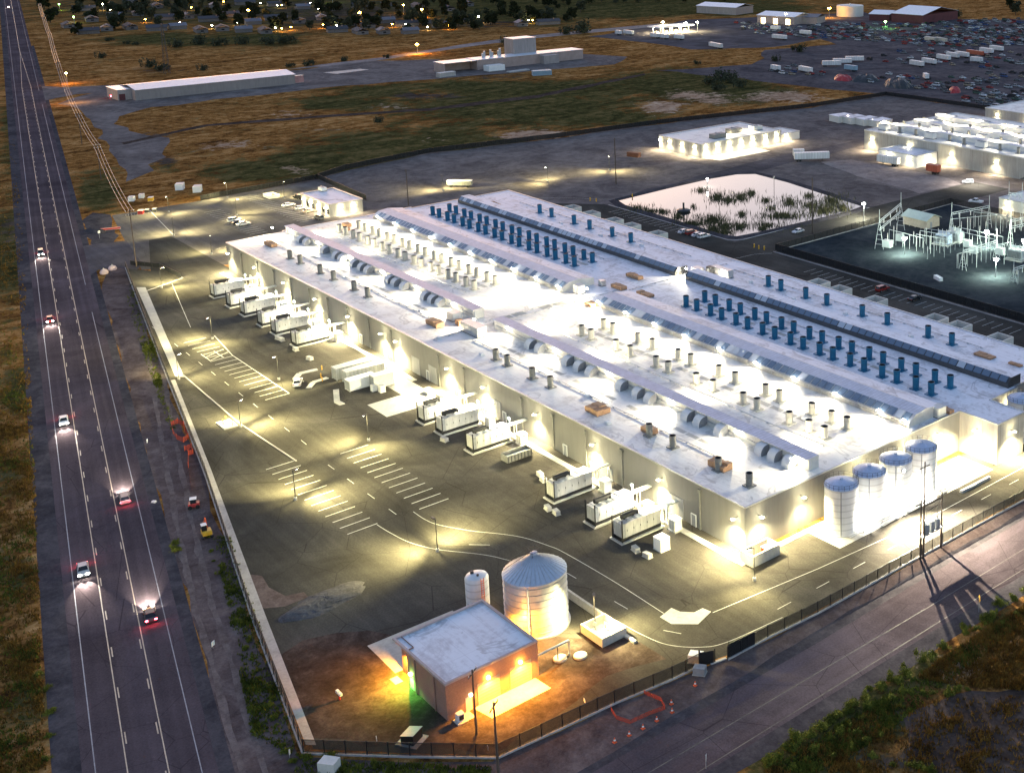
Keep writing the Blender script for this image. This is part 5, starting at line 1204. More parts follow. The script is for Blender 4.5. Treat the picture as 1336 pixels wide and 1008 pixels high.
sign(1277, 798, MT['yellow'], 'yellow diamond road sign seen from behind at the hedge edge', .75, 2.4, True, 2.6); sign(921, 1002, MT['white'], 'small white road sign standing at the lower road edge', .6, 2.4); sign(278, 845, MT['white'], 'small pinkish sign standing on the highway verge', .8, 2.2, h=1.2); sign(378, 988, MT['white'], 'thin white marker post sign beside the fence corner', .3, 2.2, h=1.3); sign(192, 578, MT['white'], 'small white marker sign in the dirt verge', .5, 2.4, h=1.0)
sign(130, 311, MT['white'], 'lit white sign at the driveway mouth', .9, 2.0, h=2.6)
for nm, x, y, s, m, lab in (('utility_box', 430, 1004, 1.7, 'cream', 'cream utility box at the bottom edge below the fence corner'), ('utility_box', 201, 655, .5, 'tank', 'light blue crate lying on the highway verge'), ('utility_box', 908, 862, 1.5, 'white', 'white box on a slab outside the gate'), ('utility_box', 913, 878, 1.3, 'grey', 'flat grey cover in the dirt outside the gate')):
    p = G(x, y); block_thing(nm, p.x, -p.y, s*1.4, s, s*.9 if s > 1 else .3, MT[m], lab, 'box', .6, False)
def bags(x, y, lab):
    t = thing('barrier_sack', lab, 'barrier', G(x, y, .02), RND.uniform(0, 2), 'pale sacks at the driveway'); b = MB(); b.lathe([(.0, 0), (1.1, 0), (1.25, .5), (.9, 1.2), (.25, 1.5), (0, 1.5)], n=14); o = smooth_by_angle(b.build('sack', mat('pale_sack', (.62, .45, .42), .8, .2), t), 60); b = MB(); b.tube((0, 0, 1.45), (.1, 0, 1.8), .2, n=8); b.build('neck', MT['conc'], t)


bags(136, 357, 'pale pink sack on the verge, left of two at the driveway'); bags(147, 352, 'pale pink sack on the verge, right of two at the driveway')
# stacks of dark material and sheds at the corner of the highway and car park
sheet('rubble_patch', px((108, 286), (118, 278), (140, 280), (150, 300), (152, 318), (136, 322), (118, 318)), .007, g_dark, 1, 4)
p = G(124, 302); heap('rubble_heap', p.x, p.y, 4.5, 2.5, .9, .3, g_dark, 'dark heap of rubble beside the driveway mouth', 8)
block_thing('steel_stack', *(lambda p: (p.x, -p.y))(G(138, 300)), 9, 1.2, .6, MT['red'], 'long stack of rusty red steel beside the driveway', 'steel stack', 1.2, False)
for x, y, s, m, lab in ((235, 247, 5, 'white', 'left white shed at the field edge above the car park'), (258, 250, 5, 'white', 'right white shed at the field edge above the car park'), (184, 279, 3, 'red', 'red box at the car park field corner'), (192, 277, 2.4, 'dark', 'dark tank next to the red box'), (202, 276, 2.4, 'dark', 'dark drum right of the red box'), (172, 262, 3.5, 'white', 'white topped machine left in the dark patch'), (185, 258, 3, 'white', 'second white topped machine in the dark patch'), (197, 262, 3, 'yellow', 'yellow green box in the dark patch')):
    p = G(x, y); s *= .62; block_thing('field_shed', p.x, -p.y, s*1.3, s*.9, s*.75, MT[m], lab, 'shed', -.5, True)
p = G(600, 244); t = thing('flatbed_trailer', 'white topped flatbed trailer parked alone in the grey yard', 'trailer', p, -2.4); b = MB(); b.box(-5, 5, -1.2, 1.2, 2.6, 2.8); b.build('deck', MT['white'], t); b = MB(); b.box(-5, 5, -1.1, 1.1, .9, 2.6); b.build('load', MT['greyvent'], t)
for x in (-3.5, 3.5): w = MB(); w.tube((x, -1.1, .5), (x, 1.1, .5), .5, n=10); w.build('wheel', MT['tyre'], t)
p = G(827, 205); block_thing('yard_bin', p.x, -p.y, 6, 2.4, 2.2, mat('rust', (.16, .06, .03), .8), 'rusty brown open bin left of the lit back building', 'bin', .3, False)
# ground level stair sheds along the east wall
for k, u in enumerate((226, 214, 200, 190, 175, 97.6, 88.7, 74.7, 52.5, 44.4, 30.9, 14)):
    t = thing('plant_enclosure', f'small pale roofless enclosure at the east wall, {ORD[k]} from the car park end', 'enclosure', W(u, 114.5, .02), 0, 'pale enclosures along the east wall'); b = MB(); a, c, hh = 2.6, 2.6, 3.4
    b.box(-a, a, -c, -c+.3, 0, hh); b.box(-a, -a+.3, -c+.3, c, 0, hh); b.box(a-.3, a, -c+.3, c, 0, hh); b.build('wall', MT['cream'], t); b = MB(); b.box(-1, 1, -1, 1.5, 0, 2.2); b.build('unit', MT['steel'], t)

# ------------------------------------------------------------------ the lit halls behind
def box_hall(name, label, u0, u1, v0, v1, h, wallm, roofm, lights, power, cap='steel', col=NEUT, cat='building'):
    t = thing(name, label, cat, W(u0, v0, .01)); L, D = u1-u0, v1-v0
    b = MB(); b.box(0, L, -D, 0, 0, h); b.f.pop(1); b.m.pop(1); b.build('wall', wallm, t)
    r = MB(); r.face([(0.2, -.2, h-.05), (0.2, -D+.2, h-.05), (L-.2, -D+.2, h-.05), (L-.2, -.2, h-.05)][::1]); r.build('roof', roofm, t)
    c = MB()
    for a, e in (((0, 0), (L, 0)), ((L, 0), (L, -D)), ((L, -D), (0, -D)), ((0, -D), (0, 0))): c.bar((a[0], a[1], h+.05), (e[0], e[1], h+.05), .4, .4)
    c.build('parapet', MT[cap], t)
    for (x, y, z, dx, dy, k) in lights:
        b = MB(); b.box(x-.3+dx*.4, x+.3+dx*.4, -y-.3-dy*.4, -y+.3-dy*.4, z-.2, z+.1); b.build('wall_lamp', MT['e_warm'], t)
        lamp('hall_lamp_light', 'SPOT', (x+dx*.7, -y-dy*.7, z-.3), power*k*.55, col, Vector((dx*.6, -dy*.6, -1)), 155, .6, .3, t)
    return t


bb = box_hall('service_building', 'low lit concrete building with flat roof beside the pond yard', 272, 302, 213, 262, 6.2, MT['wall'], MT['roof'],
              [(x, 0, 4.6, 0, -1, 1) for x in (4, 13, 22, 29)]+[(0, y, 4.6, -1, 0, 1) for y in (3, 10, 17, 24, 31, 39, 46)], 5500)
bx = box_hall('service_annex', 'small lower annex at the right end of the lit back building', 274, 288, 262.2, 276, 3.6, MT['cream'], MT['roof'], [(0, 5, 3, -1, 0, 1)], 5000)
def roof_box(u, v, z, sx, sy, h, m, label, group):
    t = thing('roof_unit', label, 'roof unit', W(u, v, z), 0, group); b = MB(); b.box(-sx/2, sx/2, -sy/2, sy/2, .2, h); b.build('casing', m, t); b = MB(); b.box(-sx/2-.1, sx/2+.1, -sy/2-.1, sy/2+.1, 0, .2); b.build('base_frame', MT['dark'], t)
    if sx > 1.5:
        b = MB()
        for k in range(3): b.tube((-sx/2+sx*(k+.5)/3, 0, h), (-sx/2+sx*(k+.5)/3, 0, h+.25), min(sx/7, sy/2.4), n=10)
        b.build('fan_cowl', MT['grey'], t)


for k, (u, v, sx, sy, lab) in enumerate([(279, 229, 4, 7, 'dark air handler on the lit back building, nearest'), (284, 243, 4, 7, 'dark air handler on the lit back building, middle'), (281, 254, 3, 6, 'pale air handler at the right end of the lit back building')]):
    roof_box(u, v, 6.2, sx, sy, 2.0, MT['greyvent' if k < 2 else 'cream'], lab, 'air handlers on the back building')
lamp('roof_lamp_light', 'SPOT', W(280, 236, 8.6), 2500, NEUT, Vector((0, 0, -1)), 160, .4, .3); lamp('roof_lamp_light', 'SPOT', W(281, 250, 8.8), 3000, NEUT, Vector((0, 0, -1)), 160, .4, .3)
sheet('loading_apron', uv((272, 214), (262, 216), (262, 246), (272, 246)), .012, MT['conc'])
b2 = box_hall('second_data_hall', 'second large floodlit hall with crowded white roof at the right edge', 40, 234, 279, 345, 9, MT['wall'], MT['roof'],
              [(x, 0, 5.6, 0, -1, 1) for x in (189, 166, 142, 118, 92, 66)]+[(194, 8, 5.6, 1, 0, .8)], 9000)
rnd = random.Random(11); kx = 0
for i in range(15):
    for j in range(4):
        u, v = 228-i*9.5, 286+j*13.5+rnd.uniform(-1, 1)
        if u < 95: continue
        if (i+j) % 3 == 0: roof_box(u, v, 9, 5, 2.6, 2.6, MT['hoodw'], f'white roof box in row {ORD[j]} of the second hall, {ORD[i]} along from its corner', 'roof units of the second hall')
        else: put_vent(vent_grey, u, v, f'grey vent in row {ORD[j]} on the second hall, {ORD[i]} along from its corner', 'vents on the second hall').location.z = 9
    if i % 2 == 0:
        for j in range(3): lamp('roof_lamp_light', 'SPOT', W(224-i*9.5, 292+j*16, 13), 9000, NEUT, Vector((0, 0, -1)), 165, .6, .3)
for k in range(3):
    t = thing('roof_monitor_row', f'long white raised monitor on the second hall, {ORD[k]} from the front', 'roof monitor', W(100, 291+k*17, 9), 0, 'monitors on the second hall'); b = MB(); b.box(0, 128, -1.6, 1.6, 0, 2.2); b.build('casing', MT['hoodw'], t); b = MB(); b.box(-.2, 128.2, -1.8, 1.8, 2.2, 2.4); b.build('lid', MT['lavender'], t)
box_hall('hall_annex', 'white annex with blue white roof in front of the second hall', 190, 212, 265, 278.6, 5.2, MT['white'], MT['roof2'], [(4, 0, 4, 0, -1, 1), (0, 8, 4, -1, 0, 1), (16, 0, 4, 0, -1, 1)], 2200)
trailer(W(203, 261.5, .03), .1, 11, 'white trailer parked along the white annex'); trailer(W(178, 262, .03), .05, 6, 'small dark trailer on the lit yard below the annex', 'red')
p = G(1297, 163); box_hall('third_hall', 'lit hall behind the second one at the right edge', p.x-60, p.x+6, -p.y, -p.y+60, 8, MT['wall'], MT['roof'], [(58, 0, 5.5, 0, -1, 1), (40, 0, 5.5, 0, -1, 1), (66, 10, 5.5, 1, 0, 1)], 8000)
p = G(1303, 279); box_hall('relay_building', 'small brightly lit cream building behind the substation at the right edge', p.x-22, p.x, -p.y, -p.y+18, 6, MT['cream'], MT['roof'], [(18, 0, 4.6, 0, -1, 1), (8, 0, 4.6, 0, -1, 1)], 9000)
for k in range(4):
    p = G(1098+k*16.5, 158.5+k*2.0); t = thing('site_office', f'small lit white site office, {ORD[k]} from the left in the row beyond the pond', 'site office', p, -.15, 'row of site offices'); b = MB(); b.box(-4, 4, -5, 5, .2, 3.4); b.build('body', MT['cream'], t); b = MB(); b.box(-4.2, 4.2, -5.2, 5.2, 3.4, 3.6); b.build('roof', MT['roof2'], t)
    b = MB(); b.box(-4.06, -4, -.6, .6, .2, 2.4); b.build('door', MT['grey'], t); lamp('office_light', 'SPOT', p+Vector((-5.2, 1, 3.6)), 2600, NEUT, Vector((.1, 0, -1)), 150, .4, .2)
# guard building in the car park
gb = box_hall('guard_building', 'low grey guard building with flat roof at the car park edge', 286.5, 311.5, 51, 63.5, 4.6, MT['wall'], MT['roof2'], [(2.5, 0, 3.2, 0, -1, 1), (9, 0, 3.2, 0, -1, 1), (16, 0, 3.2, 0, -1, 1), (22, 0, 3.2, 0, -1, 1), (0, 4, 3.2, -1, 0, 1.2), (0, 9, 3.2, -1, 0, 1)], 2600)
for k, u in enumerate((288, 292, 297, 301, 306)): b = MB(); b.box(u-286.5-.9, u-286.5+.9, .02, .1, 1.0, 2.6); b.build('window', MT['e_win'] if k == 2 else MT['glass'], gb)
roof_box(310.5, 59, 4.6, 3, 2, 1.4, MT['white'], 'white unit on the guard building roof', 'guard roof')
p = G(354, 257); open_box('bollard_pen', p.x-3, p.x+3, -p.y-2, -p.y+2, 1.2, MT['cream'], 'cream coloured bin pen in the car park by the light pole', 'pen')
for k, (x, y) in enumerate([(770, 262), (778, 263), (984, 323), (990, 325), (997, 326), (825, 257)]): b = MB(); b.tube((0, 0, 0), (0, 0, 1.3), .22, n=8); tag(b.build('bollard', MT['yellow'], loc=G(x, y, .03)), 'yellow bollard at the east parking entrance' if x < 900 else 'yellow bollard at the substation fence corner', 'bollard', 'bollards of the east yard')
# ------------------------------------------------------------------ pond: fountain, reeds, lamps
t = thing('fountain_float', 'dark round float with a stub mast in the pond', 'float', G(892, 276, .02)); b = MB(); b.lathe([(0, .1), (2.4, .1), (2.6, .6), (1.8, 1.0), (.5, 1.2)], n=20); b.build('float', MT['dark'], t); b = MB(); b.tube((0, 0, 1), (0, 0, 3.4), .35, n=10); b.build('mast', MT['dark'], t)
t = thing('level_gauge', 'thin dark mast standing in the far part of the pond', 'mast', G(1010, 250, .02)); b = MB(); b.tube((0, 0, 0), (0, 0, 7), .1, n=6); b.build('mast', MT['dark'], t); b = MB(); b.box(-.3, .3, -.3, .3, 5.4, 6.2); b.build('gauge_box', MT['steel'], t)
rnd = random.Random(3); rb = MB()
for cx, cy, rx, ry, n_ in [(915, 249, 14, 3, 160), (935, 258, 14, 8, 420), (950, 262, 10, 6, 240), (966, 258, 15, 7, 380), (980, 252, 9, 4, 180), (1000, 262, 10, 4, 150), (1030, 264, 14, 8, 420), (1055, 256, 9, 4, 160), (1085, 262, 22, 10, 650), (1075, 275, 30, 9, 800), (1020, 282, 40, 6, 800), (968, 280, 8, 4, 160), (930, 287, 26, 8, 800), (945, 296, 18, 6, 480), (965, 296, 11, 4, 260), (995, 299, 8, 3, 140), (930, 300, 14, 5, 300), (885, 283, 12, 6, 240), (865, 277, 10, 3, 140), (832, 272, 18, 5, 300), (905, 270, 4, 4, 60), (1100, 272, 14, 6, 300), (1005, 272, 10, 4, 120), (850, 276, 22, 3, 200), (905, 292, 30, 4, 420), (945, 304, 18, 3, 260), (1000, 294, 50, 6, 420), (1060, 268, 36, 7, 420)]:
    for _ in range(n_):
        a, q = rnd.uniform(0, 2*PI), abs(rnd.gauss(0, .62)); p = G(cx+rx*q*math.cos(a), cy+ry*q*math.sin(a)); hh = rnd.uniform(.5, 1.7); an = rnd.uniform(0, PI); d = Vector((math.cos(an), math.sin(an), 0))*rnd.uniform(.06, .17); le = Vector((rnd.uniform(-.5, .5), rnd.uniform(-.5, .5), hh)); rb.face([p-d, p+d, p+le])
kind(rb.build('reeds', MT['reed']), 'stuff')
def flood(x, y, h, power, label, col=(.80, 1, .82), head='e_cool', size=.7):
    p = G(x, y); t = thing('flood_light', label, 'flood light', p, 0, 'flood lights'); b = MB(); b.tube((0, 0, 0), (0, 0, h), .14, .09, n=8); b.build('pole', MT['steel'], t); b = MB(); b.lathe([(0, h-.1), (size, h+.1), (size, h+.55), (0, h+.75)], n=14); b.build('lamp_head', MT[head], t)
    lamp('flood_light_beam', 'POINT', p+Vector((0, 0, h-.5)), power, col, radius=.4)


flood(1127, 288, 6.0, 7000, 'bright flood light on a pole at the pond corner', (1, 1, .80), 'e_cool', .6); flood(923, 244, 3.0, 2500, 'small bright lamp at the far shore of the pond', (1, .95, .7), 'e_warm', .35)
# ------------------------------------------------------------------ substation
def post_ins(x, y, h, label):
    t = thing('bus_support', label, 'bus support', G(x, y), 0, 'bus supports of the substation'); b = MB(); b.tube((0, 0, 0), (0, 0, h*.62), .09, n=8); b.build('post', MT['aluminium'], t); b = MB()
    b.lathe([(.1, h*.62)]+[q for k in range(5) for q in ((.17, h*(.64+k*.06)), (.07, h*(.67+k*.06)))]+[(.08, h*.96), (0, h*.96)], n=10); b.build('insulator', MT['porcelain'], t)


bs = [(1210, 338), (1218.5, 335), (1214, 331), (1248.5, 350), (1255.5, 352.5), (1261, 345), (1274, 349), (1241, 308), (1254, 306), (1262, 304), (1266, 300), (1318, 320), (1300, 322), (1290, 325), (1232, 336), (1226, 330), (1240, 330), (1280, 340), (1310, 345), (1322, 368), (1328, 371), (1318, 330), (1166, 318), (1158, 322), (1170, 312), (1192, 318), (1200, 322), (1246, 318), (1278, 312), (1252, 296), (1272, 296), (1286, 308), (1305, 305), (1230, 322), (1208, 318)]
for k, (x, y) in enumerate(bs): post_ins(x, y, 4.5+(k*7 % 5)*.5, f'pale bus support with ribbed insulator, {"left" if x < 1200 else "middle" if x < 1270 else "right"} part of the substation, {ORD[k % 20]} {"inner" if k < 20 else "outer"}')
def gantry(x0, y0, x1, y1, h, label, beams):
    a, c = G(x0, y0), G(x1, y1); t = thing('gantry', label, 'gantry', a); d = c-a
    for base in (Vector((0, 0, 0)), d):
        b = MB(); n = Vector((-d.y, d.x, 0)).normalized()*1.5
        b.bar(base-n, base+Vector((0, 0, h)), .11); b.bar(base+n, base+Vector((0, 0, h)), .11); b.bar(base+Vector((0, 0, h)), base+Vector((0, 0, h+3.5)), .12)
        for k in range(1, 6): q = k/6; b.bar(base-n*(1-q)+Vector((0, 0, h*q)), base+n*(1-q)+Vector((0, 0, h*q)), .08)
        b.build('leg', MT['aluminium'], t)
    for z in beams:
        b = MB(); b.bar(Vector((0, 0, z)), d+Vector((0, 0, z)), .14); b.bar(Vector((0, 0, z-.7)), d+Vector((0, 0, z-.7)), .14); k = max(3, int(d.length/1.2))
        for i in range(k): b.bar(d*(i/k)+Vector((0, 0, z-(.7 if i % 2 else 0))), d*((i+1)/k)+Vector((0, 0, z-(0 if i % 2 else .7))), .07)
        b.build('beam', MT['aluminium'], t)
    b = MB()
    for q in (.2, .5, .8):
        for z in beams: b.tube(d*q+Vector((0, 0, z-.7)), d*q+Vector((0, 0, z-2.2)), .14, n=8)
    b.build('insulator', MT['porcelain'], t)


gantry(1147, 325, 1175, 300, 10, 'tall lattice gantry at the pond side of the substation', (9.8, 7)); gantry(1241, 306, 1290, 296, 8, 'low wide gantry in the middle of the substation', (7.8,)); gantry(1256, 352, 1300, 338, 6.5, 'low gantry at the near side of the substation', (6.3,)); gantry(1318, 322, 1345, 316, 9.5, 'tall gantry at the right edge of the substation', (9.3, 7)); gantry(1322, 370, 1345, 362, 5, 'low gantry nearest the parking fence at the right edge', (4.8,))
gantry(1315, 296, 1332, 298, 13, 'two thin tall masts with a beam behind the flood lights', (12.5,))
def trafo(x, y, rz, label, m='aluminium'):
    t = thing('power_transformer', label, 'transformer', G(x, y), rz, 'power transformers'); b = MB(); b.box(-2.4, 2.4, -1.4, 1.4, .4, 3.4); b.build('tank', MT[m], t); b = MB()
    for s in (-1, 1):
        b = MB(); b.box(-2.2, 2.2, 1.45 if s > 0 else -1.6, 1.6 if s > 0 else -1.45, 2.6, 2.8)
        for k in range(9): b.box(-2.2+k*.52, -2.0+k*.52, 1.45 if s > 0 else -2.3, 2.3 if s > 0 else -1.45, .8, 3.1)
        b.build('radiator', MT['grey'], t)
    b = MB(); b.tube((-2, 0, 4.1), (2, 0, 4.1), .45, n=12); b.build('conservator', MT[m], t); b = MB()
    for k in range(3): b.tube((-1.4+k*1.4, .6, 3.4), (-1.6+k*1.6, 1.0, 5.4), .16, .08, n=8)
    b.build('bushing', MT['porcelain'], t); b = MB(); b.box(-3.2, 3.2, -2.8, 2.8, 0, .4); b.build('pad', MT['conc'], t)


trafo(1231, 318, .2, 'blue grey power transformer left of the bright middle lamp', 'dome'); trafo(1246, 314, .2, 'pale power transformer beside the blue grey one'); trafo(1326, 338, .2, 'pale power transformer at the right edge of the substation')
for k, (x, y, s, lab) in enumerate([(1158, 322, 3, 'pale breaker cabinet under the tall gantry'), (1174, 314, 2.4, 'pale breaker cabinet right of the tall gantry'), (1270, 330, 2.6, 'pale breaker cabinet before the middle gantry'), (1305, 332, 2.6, 'pale breaker cabinet right of the middle lamps'), (1262, 322, 2.4, 'pale breaker cabinet in the middle of the substation')]):
    p = G(x, y); block_thing('breaker_cabinet', p.x, -p.y, s, s*.7, 2.2, MT['aluminium'], lab, 'breaker', .2)
for k, (x, y, x2, y2, z) in enumerate([(1195, 322, 1240, 330, 4.4), (1200, 318, 1246, 326, 4.6), (1206, 315, 1252, 322, 4.6), (1248, 318, 1300, 330, 4.5), (1254, 314, 1308, 326, 4.5), (1240, 306, 1300, 300, 5.5), (1250, 350, 1310, 338, 4.8), (1256, 346, 1316, 335, 4.8), (1270, 298, 1318, 303, 6.0), (1160, 318, 1205, 330, 5)]):
    b = MB(); b.tube(G(x, y, 0)+Vector((0, 0, z)), G(x2, y2, 0)+Vector((0, 0, z)), .08, n=6)
    for q in range(6): c_ = G(x, y).lerp(G(x2, y2), q/5); b.tube(c_, c_+Vector((0, 0, z)), .05, n=5)
    tag(b.build('bus_bar', MT['aluminium']), f'long pale bus bar on thin legs in the substation, {ORD[k]} counted from its pond side', 'bus bar', 'bus bars')
p = G(1203, 299); t = thing('control_house', 'tan control house with pale green gable roof in the substation', 'control house', p, .0); b = MB(); b.box(-2, 9, -7, 0, .3, 3.4); b.build('wall', MT['tan'], t); b = MB(); b.prism([(.7, 3.3), (-3.5, 5.0), (-7.7, 3.3), (-7.7, 3.45), (-3.5, 5.2), (.7, 3.45)], -2.6, 9.6, 'x'); b.build('roof', MT['greenroof'], t); b = MB(); b.prism([(0, 3.4), (-3.5, 4.9), (-7, 3.4)], -1.98, 8.98, 'x'); b.build('gable', MT['tan'], t); b = MB(); b.box(-2.06, -2, -3, -2, .3, 2.5); b.build('door', MT['grey'], t)
for k in range(5): b = MB(); b.tube((-2+k*2.7, -.2, 0), (-2+k*2.7, -.2, .3), .15, n=6); b.build('foot', MT['conc'], t)
for x, y, h, pw, lab in ((1180, 332, 5.2, 5000, 'bright greenish flood light, left one in the substation'), (1287, 323, 5.2, 5000, 'bright greenish flood light in the middle of the substation'), (1299, 362, 5.4, 5000, 'bright greenish flood light, nearest one in the substation'), (1335, 336, 5.4, 4000, 'bright flood light at the right edge of the substation')): flood(x, y, h, pw, lab)
p = G(1224, 365); block_thing('white_crate', p.x, -p.y, 3.6, 1.2, 1.1, MT['white'], 'long white crate alone on the dark substation gravel', 'crate', -.35, False)
lamp('crossing_light', 'SPOT', W(152, 257, 8), 7000, (1, .97, .9), Vector((0, 0, -1)), 150, .5, .3)
# ------------------------------------------------------------------ far buildings
t = thing('warehouse', 'long pale warehouse with white roof alone at the edge of the field', 'warehouse', W(624, 80, 0)); b = MB(); b.box(0, 27, -98, -7, 0, 6); b.box(7, 27, -7, 0, 0, 6); b.build('wall', MT['palewall'], t)
b = MB(); b.prism([(-.5, 5.95), (13.5, 7.6), (27.5, 5.95), (27.5, 6.1), (13.5, 7.8), (-.5, 6.1)], 7, 98.6, 'y'); b.v = [(x, -y, z) for x, y, z in b.v]; b.box(6.8, 27.4, -7, .4, 6.0, 6.12); b.build('roof', MT['palesheet'], t); b = MB(); b.box(6.9, 7, -3.8, -.6, 0, 3.6); b.build('door', MT['redbarn'], t)
p = G(388, 108); block_thing('trailer_stack', p.x, -p.y, 3, 7, 4.4, mat('faded_pink', (.42, .22, .20), .7), 'faded pink box at the right end of the pale warehouse', 'container')
t = thing('packing_plant', 'long low block walled plant with a square tower in the fields', 'building', W(600, 266, 0)); b = MB(); b.box(0, 14, -108, -24, 0, 6.6); b.box(10, 14, -24, -.6, 0, 6.4); b.box(0, 14, -.6, 0, 0, 6.4); b.build('wall', MT['pinkwall'], t); b = MB(); b.box(-.3, 14.3, -108.3, -23.6, 6.6, 6.9); b.box(-.3, 14.3, -23.6, .3, 6.4, 6.65); b.build('roof', MT['palesheet'], t); b = MB(); b.box(10, 22, -76, -58, 0, 17); b.build('tower', MT['palewall'], t); b = MB(); b.box(9.8, 22.2, -76.2, -57.8, 17, 17.3); b.build('tower_roof', MT['palesheet'], t); b = MB(); b.box(-6, 0, -84, -72, 0, 5.8); b.build('porch', MT['palewall'], t)
for k in range(6): b = MB(); b.tube((10+k % 2*3, -34-k*3, 6.5), (10+k % 2*3, -34-k*3, 9.5+k % 3), .8, n=8); b.build('roof_cowl', MT['steel'], t)
p = G(645, 92); block_thing('white_shed', p.x, -p.y, 7, 12, 3.6, MT['white'], 'small white shed in front of the packing plant', 'shed'); p = G(582, 100); block_thing('tanker', p.x, -p.y, 4, 12, 2.8, MT['steel'], 'pale tank trailer in front of the packing plant', 'trailer', .1); p = G(707, 98); block_thing('blue_box', p.x, -p.y, 5, 12, 3, TRM['blue'], 'pale blue box trailer left in the weeds', 'trailer', -.35); p = G(676, 93); block_thing('slab_stack', p.x, -p.y, 4, 16, .6, MT['conc'], 'flat pale stack beside the packing plant', 'stack', .1, False)
b = MB(); p = G(1109, 21); t = thing('water_tank', 'huge squat cream tank beyond the scrap yard', 'tank', p); b.lathe([(13, 0), (13, 10), (12.6, 10.3), (6, 11), (0, 11.2)], n=40); smooth_by_angle(b.build('shell', MT['cream'], t), 30); b = MB(); b.tube((0, 0, 11), (0, 0, 12), .8, n=8); b.build('vent', MT['steel'], t)
def shed(x0, y0, x1, y1, depth, h, wm_, rm, name, label, cat='building', doors=0):
    """front edge from pixel 0 to pixel 1 on the ground, depth away from the viewer"""
    a, c = G(x0, y0), G(x1, y1); d = c-a; L = d.length; t = thing(name, label, cat, a, math.atan2(d.y, d.x)); b = MB(); b.box(0, L, 0, depth, 0, h); b.build('wall', wm_, t)
    b = MB(); b.prism([(-.6, h), (depth/2, h+depth*.09), (depth+.6, h), (depth+.6, h+.2), (depth/2, h+.2+depth*.09), (-.6, h+.2)], -.6, L+.6, 'x'); b.build('roof', rm, t)
    for k in range(doors): x = L*(k+.5)/doors; q = MB(); q.box(x-2.2, x+2.2, -.1, 0, 0, h*.7); q.build('door', MT['e_win'], t)
    return t


shed(1163, 29, 1204, 32, 60, 8, MT['redbarn'], MT['palesheet'], 'red_barn', 'big dark red barn with pale blue roof at the scrap yard'); shed(1134, 27, 1160, 28, 30, 6, MT['redbarn'], MT['palesheet'], 'red_barn', 'smaller dark red shed left of the big barn'); shed(988, 30, 1036, 33, 30, 7, MT['pinkwall'], MT['palesheet'], 'scrap_office', 'lit low workshop at the scrap yard entrance', doors=3); shed(1036, 31, 1066, 32, 24, 6, MT['pinkwall'], MT['shingle2'], 'scrap_office', 'low shed right of the lit scrap yard workshop')
shed(909, 17, 960, 20, 30, 7, MT['palewall'], MT['palesheet'], 'store_building', 'pale store building with green lit forecourt at the top')
p = G(862, 44); t = thing('fuel_station', 'brightly lit fuel station canopy in the truck stop lot', 'fuel station', p); b = MB(); b.box(-8, 8, -30, 8, 5.4, 6.2); b.build('canopy', MT['white'], t)
for k in range(4):
    for s in (-5, 5): b = MB(); b.box(s-.3, s+.3, 4-k*10-.3, 4-k*10+.3, 0, 5.4); b.build('column', MT['white'], t)
    b = MB(); b.box(-.8, .8, 3-k*10, 5-k*10, 0, 2); b.build('pump', MT['tan'], t); b = MB(); b.box(-6, 6, 3-k*10, 4-k*10, 5.3, 5.39); b.build('lamp', MT['e_warm'], t)
    lamp('canopy_light', 'POINT', p+Vector((-3, 4-k*10, 4.6)), 6000, (1, .92, .6), radius=.5)
def street_lamp(x, y, h, power, em, col, label, size=.7, group='far street lamps'):
    p = G(x, y); t = thing('street_lamp', label, 'street lamp', p, 0, group); b = MB(); b.tube((0, 0, 0), (0, 0, h), .15, n=6); b.build('pole', MT['steel'], t); b = MB(); b.lathe([(0, h-.2), (size, h+.2), (size, h+.6), (0, h+1)], n=10); b.build('lamp_head', MT[em], t); lamp('street_light', 'POINT', p+Vector((0, 0, h-.6)), power*.45, col, radius=.5)


